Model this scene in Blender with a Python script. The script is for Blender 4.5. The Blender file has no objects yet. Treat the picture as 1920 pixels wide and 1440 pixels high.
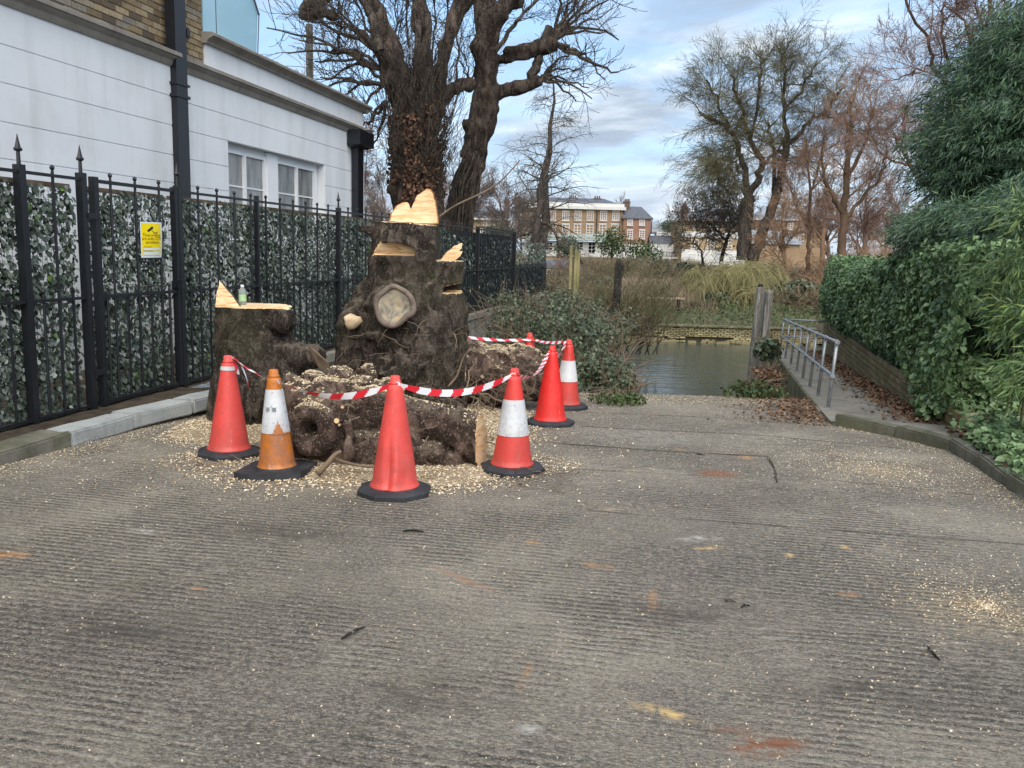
import bpy, bmesh, math, random
import numpy as np
from mathutils import Vector, Matrix, Euler

R = math.radians
random.seed(7); rng = np.random.default_rng(7)
SC = bpy.context.scene
COL = SC.collection

# ------------------------------------------------------------------ camera
FPX = 1600.0; PITCH = math.atan(250 / FPX); ROLL = 0.027; EYE = 1.57
_f = np.array([0, math.cos(PITCH), -math.sin(PITCH)]); _r0 = np.array([1., 0, 0]); _u0 = np.array([0, math.sin(PITCH), math.cos(PITCH)])
_cr, _sr = math.cos(ROLL), math.sin(ROLL)
_ri = _cr * _r0 + _sr * _u0; _ui = _cr * _u0 - _sr * _r0
cam_d = bpy.data.cameras.new('camera'); cam = bpy.data.objects.new('camera', cam_d); COL.objects.link(cam)
cam_d.sensor_width = 36.0; cam_d.lens = 36.0 * FPX / 1920.0; cam_d.clip_end = 3000; cam_d.clip_start = 0.05
m = Matrix(((_ri[0], _ui[0], -_f[0], 0), (_ri[1], _ui[1], -_f[1], 0), (_ri[2], _ui[2], -_f[2], EYE), (0, 0, 0, 1)))
cam.matrix_world = m
SC.camera = cam
SC.view_settings.view_transform = 'Standard'; SC.view_settings.look = 'None'
SC.view_settings.gamma = 1; SC.view_settings.use_curve_mapping = False
SC.view_settings.exposure = 1.14

# ------------------------------------------------------------------ world and sun
SUN_EL, SUN_AZ = R(48), R(172)      # azimuth measured clockwise from +Y
W = bpy.data.worlds.new('World'); SC.world = W; W.use_nodes = True
wt = W.node_tree; wt.nodes.clear()
def wn(t, **k):
    n = wt.nodes.new(t)
    for a, b in k.items(): setattr(n, a, b)
    return n
out = wn('ShaderNodeOutputWorld'); bg = wn('ShaderNodeBackground'); sky = wn('ShaderNodeTexSky', sky_type='NISHITA')
sky.sun_disc = False; sky.sun_elevation = SUN_EL; sky.sun_rotation = SUN_AZ; sky.air_density = 1.0; sky.dust_density = 1.5; sky.ozone_density = 2.0
bg.inputs['Strength'].default_value = 0.108
tc = wn('ShaderNodeTexCoord'); sep = wn('ShaderNodeSeparateXYZ'); wt.links.new(tc.outputs['Generated'], sep.inputs[0])
def wm(op, a, b=None, c=None):
    n = wn('ShaderNodeMath', operation=op)
    for i, v in enumerate((a, b, c)):
        if v is None: continue
        if isinstance(v, (int, float)): n.inputs[i].default_value = v
        else: wt.links.new(v, n.inputs[i])
    return n.outputs[0]
zz = wm('ADD', wm('MAXIMUM', sep.outputs[2], 0.0), 0.17)
cx = wm('DIVIDE', sep.outputs[0], zz); cy = wm('DIVIDE', sep.outputs[1], zz)
comb = wn('ShaderNodeCombineXYZ'); wt.links.new(cx, comb.inputs[0]); wt.links.new(wm('ADD', wm('MULTIPLY', cy, 1.1), wm('MULTIPLY', cx, 0.45)), comb.inputs[1]); comb.inputs[2].default_value = 4.3
def wnoise(scale, detail, rough, dist=0.0, vec=None):
    n = wn('ShaderNodeTexNoise'); n.inputs['Scale'].default_value = scale; n.inputs['Detail'].default_value = detail
    n.inputs['Roughness'].default_value = rough; n.inputs['Distortion'].default_value = dist
    wt.links.new(vec or comb.outputs[0], n.inputs['Vector']); return n.outputs['Fac']
def wramp(fac, stops):
    n = wn('ShaderNodeValToRGB'); e = n.color_ramp.elements
    while len(e) < len(stops): e.new(0.5)
    for i, (p, c) in enumerate(stops):
        e[i].position = p; e[i].color = (*c, 1) if len(c) == 3 else c
    wt.links.new(fac, n.inputs[0]); return n.outputs[0]
def wmix(f, a, b):
    n = wn('ShaderNodeMix', data_type='RGBA')
    for s, v in ((0, f), (6, a), (7, b)):
        if isinstance(v, (int, float)): n.inputs[s].default_value = v
        elif isinstance(v, tuple): n.inputs[s].default_value = (*v, 1)
        else: wt.links.new(v, n.inputs[s])
    return n.outputs[2]
cover = wramp(wnoise(0.9, 6, 0.55, 0.5), [(0.38, (0, 0, 0)), (0.56, (1, 1, 1))])
shade = wnoise(1.5, 7, 0.58, 0.4)
tone = wramp(shade, [(0.34, (1.75, 2.15, 2.80)), (0.48, (2.15, 2.60, 3.20)), (0.57, (3.3, 3.75, 4.25)), (0.68, (5.8, 5.9, 5.9))])
skyb = wmix(0.55, sky.outputs[0], (2.2, 3.6, 5.4))
col = wmix(cover, skyb, tone)
hz = wramp(sep.outputs[2], [(0.0, (1, 1, 1)), (0.13, (0.0, 0.0, 0.0))])
col = wmix(wm('MULTIPLY', hz, 0.5), col, (3.7, 4.1, 4.6))
wt.links.new(col, bg.inputs['Color']); wt.links.new(bg.outputs[0], out.inputs[0])
sd = bpy.data.lights.new('sun', 'SUN'); sd.energy = 2.0; sd.angle = R(75); sd.color = (1.0, 0.93, 0.83)
sun = bpy.data.objects.new('sun', sd); COL.objects.link(sun)
_sv = Vector((math.sin(SUN_AZ) * math.cos(SUN_EL), math.cos(SUN_AZ) * math.cos(SUN_EL), math.sin(SUN_EL)))
sun.rotation_euler = _sv.to_track_quat('Z', 'Y').to_euler(); sun.location = (0, 0, 30)

# ------------------------------------------------------------------ measuring helpers (photo point + distance -> place)
def ray(px, py): return _f + _ri * ((px - 960) / FPX) - _ui * ((py - 720) / FPX)
def at(px, py, D):
    d = ray(px, py); k = D / d[1]; return np.array([d[0] * k, D, EYE + d[2] * k])
def gnd(px, py, z=0.0):
    d = ray(px, py); k = (z - EYE) / d[2]; return np.array([d[0] * k, d[1] * k, z])
FA = R(11.25); FU = np.array([math.sin(FA), math.cos(FA), 0]); FN = np.array([-math.cos(FA), math.sin(FA), 0]); FO = np.array([-4.05, 6.4, 0])
UP = np.array([0, 0, 1.])
def fw(s, w, z): return FO + FU * s + FN * w + UP * z        # fence frame: s along, w to the left, z up
def onf(px, py, w=0.0):                                      # -> (s, z) on the vertical plane at offset w
    d = ray(px, py); o = np.array([0, 0, EYE]) - FO
    k = (w - o @ FN) / (d @ FN); q = o + d * k; return q @ FU, q[2]
RA = math.atan(0.253); RU = np.array([math.sin(RA), math.cos(RA), 0]); RN = np.array([math.cos(RA), -math.sin(RA), 0]); RO = np.array([3.5, 9.5, 0])
def rw(s, w, z): return RO + RU * s + RN * w + UP * z        # walkway frame: s riverward, w to the right

# ------------------------------------------------------------------ mesh helpers
class MB:
    def __init__(s): s.v = []; s.f = []; s.m = []; s.n = 0; s.uv = None
    def add(s, v, f, mi=0):
        v = np.asarray(v, float).reshape(-1, 3); s.v.append(v)
        b = s.n
        s.f.extend([[i + b for i in q] for q in f]); s.m.extend([mi] * len(f)); s.n += len(v); return s
    def arr(s, v, f, mi=0):                                  # f numpy (k,3|4)
        v = np.asarray(v, float).reshape(-1, 3); s.v.append(v)
        s.f.extend((np.asarray(f) + s.n).tolist()); s.m.extend([mi] * len(f)); s.n += len(v); return s
    def box(s, c, h, ax=None, mi=0, taper=1.0):              # centre, half sizes, axes
        ax = ax if ax is not None else np.eye(3)
        sg = [(-1, -1, -1), (1, -1, -1), (1, 1, -1), (-1, 1, -1), (-1, -1, 1), (1, -1, 1), (1, 1, 1), (-1, 1, 1)]
        v = []
        for a in sg:
            t = taper if a[2] > 0 else 1.0
            v.append(np.asarray(c) + ax[0] * a[0] * h[0] * t + ax[1] * a[1] * h[1] * t + ax[2] * a[2] * h[2])
        return s.add(v, [(0, 3, 2, 1), (4, 5, 6, 7), (0, 1, 5, 4), (1, 2, 6, 5), (2, 3, 7, 6), (3, 0, 4, 7)], mi)
    def fbox(s, s0, s1, w0, w1, z0, z1, mi=0):
        return s.box(fw((s0 + s1) / 2, (w0 + w1) / 2, (z0 + z1) / 2), (abs(s1 - s0) / 2, abs(w1 - w0) / 2, abs(z1 - z0) / 2), (FU, FN, UP), mi)
    def rbox(s, s0, s1, w0, w1, z0, z1, mi=0):
        return s.box(rw((s0 + s1) / 2, (w0 + w1) / 2, (z0 + z1) / 2), (abs(s1 - s0) / 2, abs(w1 - w0) / 2, abs(z1 - z0) / 2), (RU, RN, UP), mi)
    def prism(s, poly, ext, mi=0, mside=None):               # poly list of 3d points, ext vector
        p = np.asarray(poly, float); n = len(p); q = p + np.asarray(ext, float)
        s.add(np.vstack([p, q]), [list(range(n))[::-1], list(range(n, 2 * n))], mi)
        return s.add(np.vstack([p, q]), [(i, (i + 1) % n, n + (i + 1) % n, n + i) for i in range(n)], mi if mside is None else mside)
    def lathe(s, prof, n=24, c=(0, 0, 0), mi=0, ax=None, cap=True, wob=None):
        ax = ax if ax is not None else np.eye(3); a = np.linspace(0, 2 * math.pi, n, endpoint=False); v = []
        for r, z in prof:
            for t in a:
                rr = r * (wob(t, z) if wob else 1.0)
                v.append(np.asarray(c) + ax[0] * math.cos(t) * rr + ax[1] * math.sin(t) * rr + ax[2] * z)
        f = []
        for i in range(len(prof) - 1):
            for j in range(n):
                k = (j + 1) % n; f.append((i * n + j, i * n + k, (i + 1) * n + k, (i + 1) * n + j))
        if cap: f.append(list(range(n))[::-1]); f.append([(len(prof) - 1) * n + j for j in range(n)])
        return s.add(v, f, mi)
    def tube(s, pts, rad, n=8, mi=0, cap=True):
        pts = np.asarray(pts, float); k = len(pts)
        rad = np.full(k, rad) if np.isscalar(rad) else np.asarray(rad, float)
        t = np.gradient(pts, axis=0); t /= np.linalg.norm(t, axis=1)[:, None] + 1e-9
        ref = np.array([0.31, 0.17, 0.93]) if abs(t[0, 2]) < 0.8 else np.array([1., 0.1, 0])
        u = np.cross(t, ref); u /= np.linalg.norm(u, axis=1)[:, None] + 1e-9; w = np.cross(t, u)
        a = np.linspace(0, 2 * math.pi, n, endpoint=False)
        v = pts[:, None] + rad[:, None, None] * (np.cos(a)[None, :, None] * u[:, None] + np.sin(a)[None, :, None] * w[:, None])
        f = [(i * n + j, i * n + (j + 1) % n, (i + 1) * n + (j + 1) % n, (i + 1) * n + j) for i in range(k - 1) for j in range(n)]
        if cap: f.append(list(range(n))[::-1]); f.append([(k - 1) * n + j for j in range(n)])
        return s.add(v.reshape(-1, 3), f, mi)
ORG = {}
def fill_mesh(me, V, faces, mats_i=None):
    V = np.asarray(V, np.float32)
    ln = np.fromiter((len(q) for q in faces), np.int32, len(faces))
    li = np.fromiter((i for q in faces for i in q), np.int32, int(ln.sum()))
    me.vertices.add(len(V)); me.vertices.foreach_set('co', V.ravel())
    me.loops.add(len(li)); me.loops.foreach_set('vertex_index', li)
    me.polygons.add(len(ln)); st = np.concatenate([[0], np.cumsum(ln)[:-1]]).astype(np.int32)
    me.polygons.foreach_set('loop_start', st)
    if mats_i is not None: me.polygons.foreach_set('material_index', np.asarray(mats_i, np.int32))
    me.update(calc_edges=True)
def mesh_of(name, mb, mats, origin=(0, 0, 0), smooth=False):
    me = bpy.data.meshes.new(name); V = np.vstack(mb.v) - np.asarray(origin)
    fill_mesh(me, V, mb.f, mb.m)
    for mt in (mats if isinstance(mats, (list, tuple)) else [mats]): me.materials.append(mt)
    me.polygons.foreach_set('use_smooth', np.full(len(me.polygons), bool(smooth)))
    return me
def tag(o, label=None, cat=None, group=None, kind=None):
    if label: o['label'] = label
    if cat: o['category'] = cat
    if group: o['group'] = group
    if kind: o['kind'] = kind
    return o
def obj(name, mb, mat, parent=None, smooth=False, origin=None, **k):
    org = ORG[parent.name] if parent else (np.asarray(origin, float) if origin is not None else np.zeros(3))
    o = bpy.data.objects.new(name, mesh_of(name, mb, mat, org, smooth)); COL.objects.link(o)
    if parent: o.parent = parent
    else: o.location = tuple(org)
    ORG[o.name] = org; tag(o, **k); return o
def inst(name, me, parent, loc, rot=(0, 0, 0), scale=(1, 1, 1)):     # alike piece sharing mesh data
    o = bpy.data.objects.new(name, me); COL.objects.link(o); o.parent = parent
    o.location = tuple(np.asarray(loc, float) - (ORG[parent.name] if parent else 0)); o.rotation_euler = rot; o.scale = scale; return o
def empty(name, loc, label, cat, group=None):
    o = bpy.data.objects.new(name, None); COL.objects.link(o); o.location = tuple(loc); o.empty_display_size = 0.2
    ORG[o.name] = np.asarray(loc, float); return tag(o, label, cat, group)
def quads_to(mb, V, nper, faces, mi=0):                      # V (N,nper,3); same face pattern per item
    V = np.asarray(V); N = len(V); base = np.arange(N)[:, None] * nper
    for q in faces: mb_f = (base + np.asarray(q)[None]).tolist(); mb.f.extend([[i + mb.n for i in r] for r in mb_f]); mb.m.extend([mi] * N)
    mb.v.append(V.reshape(-1, 3)); mb.n += N * nper

# lattice noise for shaping
def _h(ix, iy, iz, seed):
    x = (ix * 374761393 + iy * 668265263 + iz * 2147483647 % 1013904223 + seed * 974634777) & 0xffffffff
    x = ((x ^ (x >> 13)) * 1274126177) & 0xffffffff; x = x ^ (x >> 16)
    return (x & 0xffff) / 65535.0
def vnoise(p, scale=1.0, seed=0):
    p = np.asarray(p, float) * scale; i = np.floor(p).astype(np.int64); f = p - i; f = f * f * (3 - 2 * f); r = 0
    for a in (0, 1):
        for b in (0, 1):
            for c in (0, 1):
                wgt = (f[..., 0] if a else 1 - f[..., 0]) * (f[..., 1] if b else 1 - f[..., 1]) * (f[..., 2] if c else 1 - f[..., 2])
                r = r + wgt * _h(i[..., 0] + a, i[..., 1] + b, i[..., 2] + c, seed)
    return r * 2 - 1
def fbm(p, scale, octv=3, seed=0, g=0.5):
    r = 0; a = 1.0; t = 0
    for k in range(octv): r = r + a * vnoise(p, scale * 2 ** k, seed + k); t += a; a *= g
    return r / t
def surfnets(S, o, h):
    ins = S < 0; nx, ny, nz = S.shape
    cnt = np.zeros((nx - 1, ny - 1, nz - 1), np.int8); 
    for a in (0, 1):
        for b in (0, 1):
            for c in (0, 1): cnt += ins[a:nx - 1 + a, b:ny - 1 + b, c:nz - 1 + c]
    act = (cnt > 0) & (cnt < 8); idx = -np.ones(act.shape, np.int64); I = np.argwhere(act); idx[act] = np.arange(len(I))
    acc = np.zeros((len(I), 3)); w = np.zeros(len(I)); x, y, z = I.T
    cs = [(a, b, c) for a in (0, 1) for b in (0, 1) for c in (0, 1)]
    for A in cs:
        for k in range(3):
            if A[k]: continue
            B = list(A); B[k] = 1
            sa = S[x + A[0], y + A[1], z + A[2]]; sb = S[x + B[0], y + B[1], z + B[2]]
            cr = (sa < 0) != (sb < 0); t = np.where(cr, sa / np.where(sa == sb, 1, sa - sb), 0)
            for d in range(3): acc[:, d] += np.where(cr, A[d] + (t if d == k else 0), 0)
            w += cr
    V = (I + acc / w[:, None]) * h + np.asarray(o)
    F = []
    def em(c, q, flip):
        Q = np.stack(q, 1); ok = (Q >= 0).all(1); Q = Q[ok]; fl = flip[ok]; Q[fl] = Q[fl][:, ::-1]; F.append(Q)
    e = ins[:-1, 1:-1, 1:-1] != ins[1:, 1:-1, 1:-1]; i, j, k = np.argwhere(e).T; j = j + 1; k = k + 1
    em(0, (idx[i, j - 1, k - 1], idx[i, j, k - 1], idx[i, j, k], idx[i, j - 1, k]), ~ins[i, j, k])
    e = ins[1:-1, :-1, 1:-1] != ins[1:-1, 1:, 1:-1]; i, j, k = np.argwhere(e).T; i = i + 1; k = k + 1
    em(1, (idx[i - 1, j, k - 1], idx[i - 1, j, k], idx[i, j, k], idx[i, j, k - 1]), ~ins[i, j, k])
    e = ins[1:-1, 1:-1, :-1] != ins[1:-1, 1:-1, 1:]; i, j, k = np.argwhere(e).T; i = i + 1; j = j + 1
    em(2, (idx[i - 1, j - 1, k], idx[i, j - 1, k], idx[i, j, k], idx[i - 1, j, k]), ~ins[i, j, k])
    return V, np.vstack(F)
def cap(P, a, b, ra, rb):
    a = np.asarray(a, float); b = np.asarray(b, float); d = b - a; t = np.clip(((P - a) @ d) / (d @ d), 0, 1)
    return np.linalg.norm(P - a - t[..., None] * d, axis=-1) - (ra + t * (rb - ra))
def ball(P, c, r): return np.linalg.norm((P - np.asarray(c)) / np.asarray(r), axis=-1) * min(r) - min(r) if np.ndim(r) else np.linalg.norm(P - np.asarray(c), axis=-1) - r
def smin(a, b, k=0.08):
    h = np.clip(0.5 + 0.5 * (b - a) / k, 0, 1); return b * (1 - h) + a * h - k * h * (1 - h)
def smax(a, b, k=0.01): return -smin(-a, -b, k)
def grid(lo, hi, h):
    ax = [np.arange(lo[i], hi[i] + h, h) for i in range(3)]; return np.stack(np.meshgrid(*ax, indexing='ij'), -1)
# ------------------------------------------------------------------ materials
class NT:
    def __init__(s, name, rough=0.8, spec=0.3, metal=0.0):
        s.m = bpy.data.materials.new(name); s.m.use_nodes = True; s.t = s.m.node_tree; s.t.nodes.clear()
        s.o = s.n('ShaderNodeOutputMaterial'); s.b = s.n('ShaderNodeBsdfPrincipled'); s.t.links.new(s.b.outputs[0], s.o.inputs[0])
        s.b.inputs['Roughness'].default_value = rough; s.b.inputs['Metallic'].default_value = metal
        s.b.inputs['Specular IOR Level'].default_value = spec
        s.tc = s.n('ShaderNodeTexCoord')
        s.gp = s.n('ShaderNodeNewGeometry'); s.P = s.gp.outputs['Position']
    def n(s, t, **k):
        q = s.t.nodes.new(t)
        for a, b in k.items(): setattr(q, a, b)
        return q
    def put(s, sock, v):
        if isinstance(v, (int, float)): sock.default_value = v
        elif isinstance(v, (tuple, list)): sock.default_value = (*v, 1) if (len(v) == 3 and sock.type == 'RGBA') else v
        else: s.t.links.new(v, sock)
    def M(s, op, a, b=None, c=None, clamp=False):
        q = s.n('ShaderNodeMath', operation=op, use_clamp=clamp)
        for i, v in enumerate((a, b, c)):
            if v is not None: s.put(q.inputs[i], v)
        return q.outputs[0]
    def map(s, v, loc=(0, 0, 0), rot=(0, 0, 0), sc=(1, 1, 1), vt='POINT'):
        q = s.n('ShaderNodeMapping', vector_type=vt); s.put(q.inputs[0], v); q.inputs[1].default_value = loc; q.inputs[2].default_value = rot; q.inputs[3].default_value = sc; return q.outputs[0]
    def noise(s, sc, det=4, ro=0.5, v=None, dist=0.0, color=False):
        q = s.n('ShaderNodeTexNoise'); s.put(q.inputs['Vector'], v or s.P); q.inputs['Scale'].default_value = sc
        q.inputs['Detail'].default_value = det; q.inputs['Roughness'].default_value = ro; q.inputs['Distortion'].default_value = dist
        return q.outputs['Color' if color else 'Fac']
    def vor(s, sc, feat='F1', v=None, o='Distance', rnd=1.0):
        q = s.n('ShaderNodeTexVoronoi', feature=feat); s.put(q.inputs['Vector'], v or s.P); q.inputs['Scale'].default_value = sc; q.inputs['Randomness'].default_value = rnd; return q.outputs[o]
    def ramp(s, f, stops, interp='LINEAR'):
        q = s.n('ShaderNodeValToRGB'); q.color_ramp.interpolation = interp; e = q.color_ramp.elements
        while len(e) < len(stops): e.new(0.5)
        for i, (p, c) in enumerate(stops):
            if isinstance(c, (int, float)): c = (c, c, c)
            e[i].position = p; e[i].color = (*c, 1)
        s.put(q.inputs[0], f); return q.outputs[0]
    def mix(s, f, a, b, mode='MIX'):
        q = s.n('ShaderNodeMix', data_type='RGBA', blend_type=mode); s.put(q.inputs[0], f); s.put(q.inputs[6], a); s.put(q.inputs[7], b); return q.outputs[2]
    def bump(s, h, st=0.5, d=0.01, nrm=None):
        q = s.n('ShaderNodeBump'); q.inputs['Strength'].default_value = st; q.inputs['Distance'].default_value = d; s.put(q.inputs['Height'], h)
        if nrm: s.put(q.inputs['Normal'], nrm)
        return q.outputs[0]
    def col(s, c): s.put(s.b.inputs['Base Color'], c); return s
    def nor(s, c): s.put(s.b.inputs['Normal'], c); return s
    def rgh(s, c): s.put(s.b.inputs['Roughness'], c); return s
    def rand(s): return s.n('ShaderNodeObjectInfo').outputs['Random']
    def nz(s):
        q = s.n('ShaderNodeSeparateXYZ'); s.put(q.inputs[0], s.gp.outputs['Normal']); return q.outputs[2]

def simple(name, c, rough=0.7, spec=0.3, metal=0.0, var=0.25, nsc=6.0, bump=0.0, bsc=60.0):
    t = NT(name, rough, spec, metal); c = np.array(c)
    t.col(t.ramp(t.noise(nsc, 5, 0.6), [(0.3, tuple(c * (1 - var))), (0.7, tuple(np.minimum(c * (1 + var), 1)))]))
    if bump: t.nor(t.bump(t.noise(bsc, 4, 0.6), bump, 0.005))
    return t.m
def leafmat(name, stops, rough=0.5, spec=0.4, trans=0.0, back=None, nsc=1.2):
    t = NT(name, rough, spec)
    # a leaf's own tone: random per island, plus slow drift over the plant
    r = t.gp.outputs['Random Per Island']
    c = t.ramp(t.M('ADD', t.M('MULTIPLY', r, 0.75), t.M('MULTIPLY', t.noise(nsc, 2), 0.25)), stops)
    if back is not None: c = t.mix(t.gp.outputs['Backfacing'], c, back)
    t.col(c)
    if trans:
        tr = t.n('ShaderNodeBsdfTranslucent'); t.put(tr.inputs[0], c); mx = t.n('ShaderNodeMixShader'); mx.inputs[0].default_value = trans
        t.t.links.new(t.b.outputs[0], mx.inputs[1]); t.t.links.new(tr.outputs[0], mx.inputs[2]); t.t.links.new(mx.outputs[0], t.o.inputs[0])
    return t.m
MT = {}
# --- concrete slipway with brushed ribs, chips and stains
t = NT('ribbed_concrete', 0.85, 0.25)
v = t.map(t.P, rot=(0, 0, FA))
sp = t.n('ShaderNodeSeparateXYZ'); t.put(sp.inputs[0], v); along = sp.outputs[1]
wobble = t.M('MULTIPLY', t.noise(1.6, 3, 0.55, t.map(t.P, sc=(0.5, 1.2, 1))), 0.09)
wob2 = t.M('MULTIPLY', t.noise(13, 4, 0.65, t.map(t.P, sc=(0.5, 1, 1))), 0.040)
ph = t.M('MULTIPLY', t.M('ADD', t.M('ADD', along, wobble), wob2), 2 * math.pi / 0.047)
rib = t.M('ADD', t.M('MULTIPLY', t.M('SINE', ph), 0.5), 0.5)
wear = t.ramp(t.noise(0.8, 5, 0.65), [(0.40, 0.05), (0.58, 1.0)])
streak = t.ramp(t.noise(7, 6, 0.7, t.map(v, sc=(0.4, 3.2, 1))), [(0.36, 0), (0.6, 1)])
grain = t.noise(85, 5, 0.8, t.map(v, sc=(0.6, 1.1, 1)))
fine = t.noise(170, 3, 0.7)
groove = t.M('MULTIPLY', t.M('SUBTRACT', 1.0, rib), wear)
base = t.ramp(t.noise(0.45, 5, 0.62), [(0.37, (0.145, 0.126, 0.102)), (0.50, (0.225, 0.198, 0.160)), (0.62, (0.335, 0.298, 0.240))])
base = t.mix(t.ramp(t.noise(0.9, 4, 0.6, t.map(t.P, loc=(7, 3, 0))), [(0.50, 0), (0.62, 0.6)]), base, (0.12, 0.105, 0.092))
c = t.mix(t.M('MULTIPLY', t.ramp(groove, [(0.40, 0), (0.74, 1)]), 0.85), base, (0.052, 0.045, 0.038))
c = t.mix(t.M('MULTIPLY', streak, 0.30), c, (0.09, 0.078, 0.065))
c = t.mix(t.ramp(grain, [(0.50, 0), (0.61, 0.62)]), c, (0.47, 0.42, 0.345))
c = t.mix(t.ramp(grain, [(0.37, 0.70), (0.47, 0)]), c, (0.045, 0.042, 0.04))
blot = t.noise(22, 6, 0.75, t.map(v, sc=(0.7, 1.6, 1)))
c = t.mix(t.ramp(blot, [(0.53, 0), (0.64, 0.32)]), c, (0.42, 0.37, 0.30))
c = t.mix(t.ramp(blot, [(0.36, 0.45), (0.46, 0)]), c, (0.055, 0.054, 0.048))
c = t.mix(t.ramp(fine, [(0.60, 0), (0.66, 0.75)]), c, (0.66, 0.62, 0.52))
c = t.mix(t.ramp(t.noise(1.7, 4, 0.7, t.map(t.P, loc=(2, 9, 0))), [(0.60, 0), (0.75, 0.35)]), c, (0.13, 0.14, 0.075))
def spot(px, py, rx, ry, rot, colr, amt, base_c, sc=18):
    g = gnd(px, py, 0.0)
    mp = t.map(t.map(t.P, loc=(-g[0], -g[1], 0)), rot=(0, 0, rot))
    mp = t.map(mp, sc=(1 / rx, 1 / ry, 0.0))
    ln = t.n('ShaderNodeVectorMath', operation='LENGTH'); t.put(ln.inputs[0], mp)
    f = t.M('SUBTRACT', 1.25, ln.outputs['Value'], clamp=True)
    f = t.M('MULTIPLY', f, t.ramp(t.noise(sc, 5, 0.7), [(0.40, 0), (0.62, 1)])); return t.mix(t.M('MULTIPLY', f, amt, clamp=True), base_c, colr)
for _k in range(6): c = spot(1625 + _k * 9, 842 + _k * 13, .13, .018, .25, (0.50, 0.42, 0.30), 1.3, c, 30)
for _k in range(5): c = spot(1440 + _k * 12, 1180 + _k * 17, .10, .016, -.2, (0.36, 0.33, 0.28), 1.0, c, 30)
for a_ in ((520, 1000, .5, .22), (250, 1180, .4, .2), (1250, 1150, .5, .16), (800, 1300, .35, .14), (1650, 1300, .45, .16)): c = spot(*a_, .1, (0.085, 0.074, 0.062), .85, c, 5)
OR = (0.55, 0.28, 0.12); YE = (0.66, 0.47, 0.22); RB = (0.26, 0.12, 0.07); WH = (0.5, 0.48, 0.43); TAN = (0.46, 0.36, 0.23)
for a in [(15, 1040, .10, .07, 0, OR, 1.2), (1120, 1062, .09, .035, .3, OR, 1.2), (1000, 1018, .05, .03, .7, OR, 1), (870, 1085, .24, .025, .75, (0.42, .2, .1), 1.0),
          (1330, 1028, .09, .03, -.3, YE, 1.3), (1585, 1028, .03, .04, 0, YE, 1.3), (1480, 1043, .03, .05, 0, YE, 1.0), (1240, 1335, .11, .035, .5, YE, 1.5),
          (1440, 1400, .14, .06, -.25, RB, 1.8), (1380, 1370, .1, .04, 0, RB, .8), (1346, 880, .17, .13, 0, RB, 2.0), (1400, 845, .08, .1, 0, OR, 1.0),
          (1590, 1115, .05, .03, 0, OR, 1.2), (1275, 828, .06, .06, 0, OR, .8), (1560, 835, .12, .1, 0, OR, .35), (1310, 1010, .15, .06, -.2, WH, 1), (990, 1370, .05, .035, 0, WH, 1.2),
          (270, 995, .10, .05, .2, WH, 1), (1140, 955, .09, .05, -.2, TAN, 1), (1650, 870, .35, .35, .2, TAN, .8), (1840, 1135, .10, .06, -.2, (0.12, 0.05, .04), 1.8), (1850, 1150, .4, .3, 0, TAN, .7),
          (370, 1102, .05, .02, 0, OR, .8), (1225, 1125, .03, .12, .2, OR, .8), (985, 1270, .02, .12, .2, OR, .6), (700, 900, .7, .35, 0, TAN, .8), (1460, 800, .5, .35, 0, (0.40, 0.36, .30), .8), (1200, 800, .8, .5, 0, (0.38, 0.36, .31), .7)]:
    c = spot(*a[:7], c)
t.col(c)
hgt = t.M('ADD', t.M('MULTIPLY', t.M('MULTIPLY', rib, wear), 0.8), t.M('ADD', t.M('MULTIPLY', grain, 1.0), t.M('MULTIPLY', streak, -0.35)))
t.nor(t.bump(hgt, 0.9, 0.016)); t.rgh(t.ramp(grain, [(0.3, 0.95), (0.7, 0.7)]))
MT['concrete'] = t.m
# --- old smooth concrete for walkway, kerb
def conc(name, c0, c1, moss=0.0, rough=0.85):
    t = NT(name, rough, 0.25)
    c = t.ramp(t.noise(2.2, 6, 0.65), [(0.3, c0), (0.7, c1)])
    c = t.mix(t.ramp(t.noise(90, 3, 0.7), [(0.45, 0), (0.7, 0.5)]), c, tuple(np.array(c0) * 0.45))
    if moss: c = t.mix(t.M('MULTIPLY', t.ramp(t.noise(3.0, 6, 0.7), [(0.42, 0), (0.6, 1)]), moss), c, (0.075, 0.085, 0.022))
    c = t.mix(t.ramp(t.noise(6.0, 5, 0.7, t.map(t.P, sc=(1, 1, 0.15))), [(0.5, 0), (0.75, 0.55)]), c, tuple(np.array(c0) * 0.4))
    t.col(c); t.nor(t.bump(t.noise(45, 6, 0.7), 0.5, 0.006)); return t.m
MT['kerb_old'] = conc('weathered_kerb_stone', (0.11, 0.105, 0.085), (0.25, 0.235, 0.19), 0.45)
MT['kerb_new'] = conc('pale_kerb_stone', (0.34, 0.36, 0.35), (0.45, 0.46, 0.45), 0.0)
MT['walk'] = conc('walkway_concrete', (0.20, 0.185, 0.155), (0.33, 0.30, 0.26), 0.2)
MT['wall_conc'] = conc('retaining_concrete', (0.20, 0.20, 0.18), (0.32, 0.31, 0.28), 0.45)
MT['moss_wall'] = conc('mossy_concrete', (0.14, 0.125, 0.075), (0.27, 0.25, 0.18), 0.95)
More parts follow.
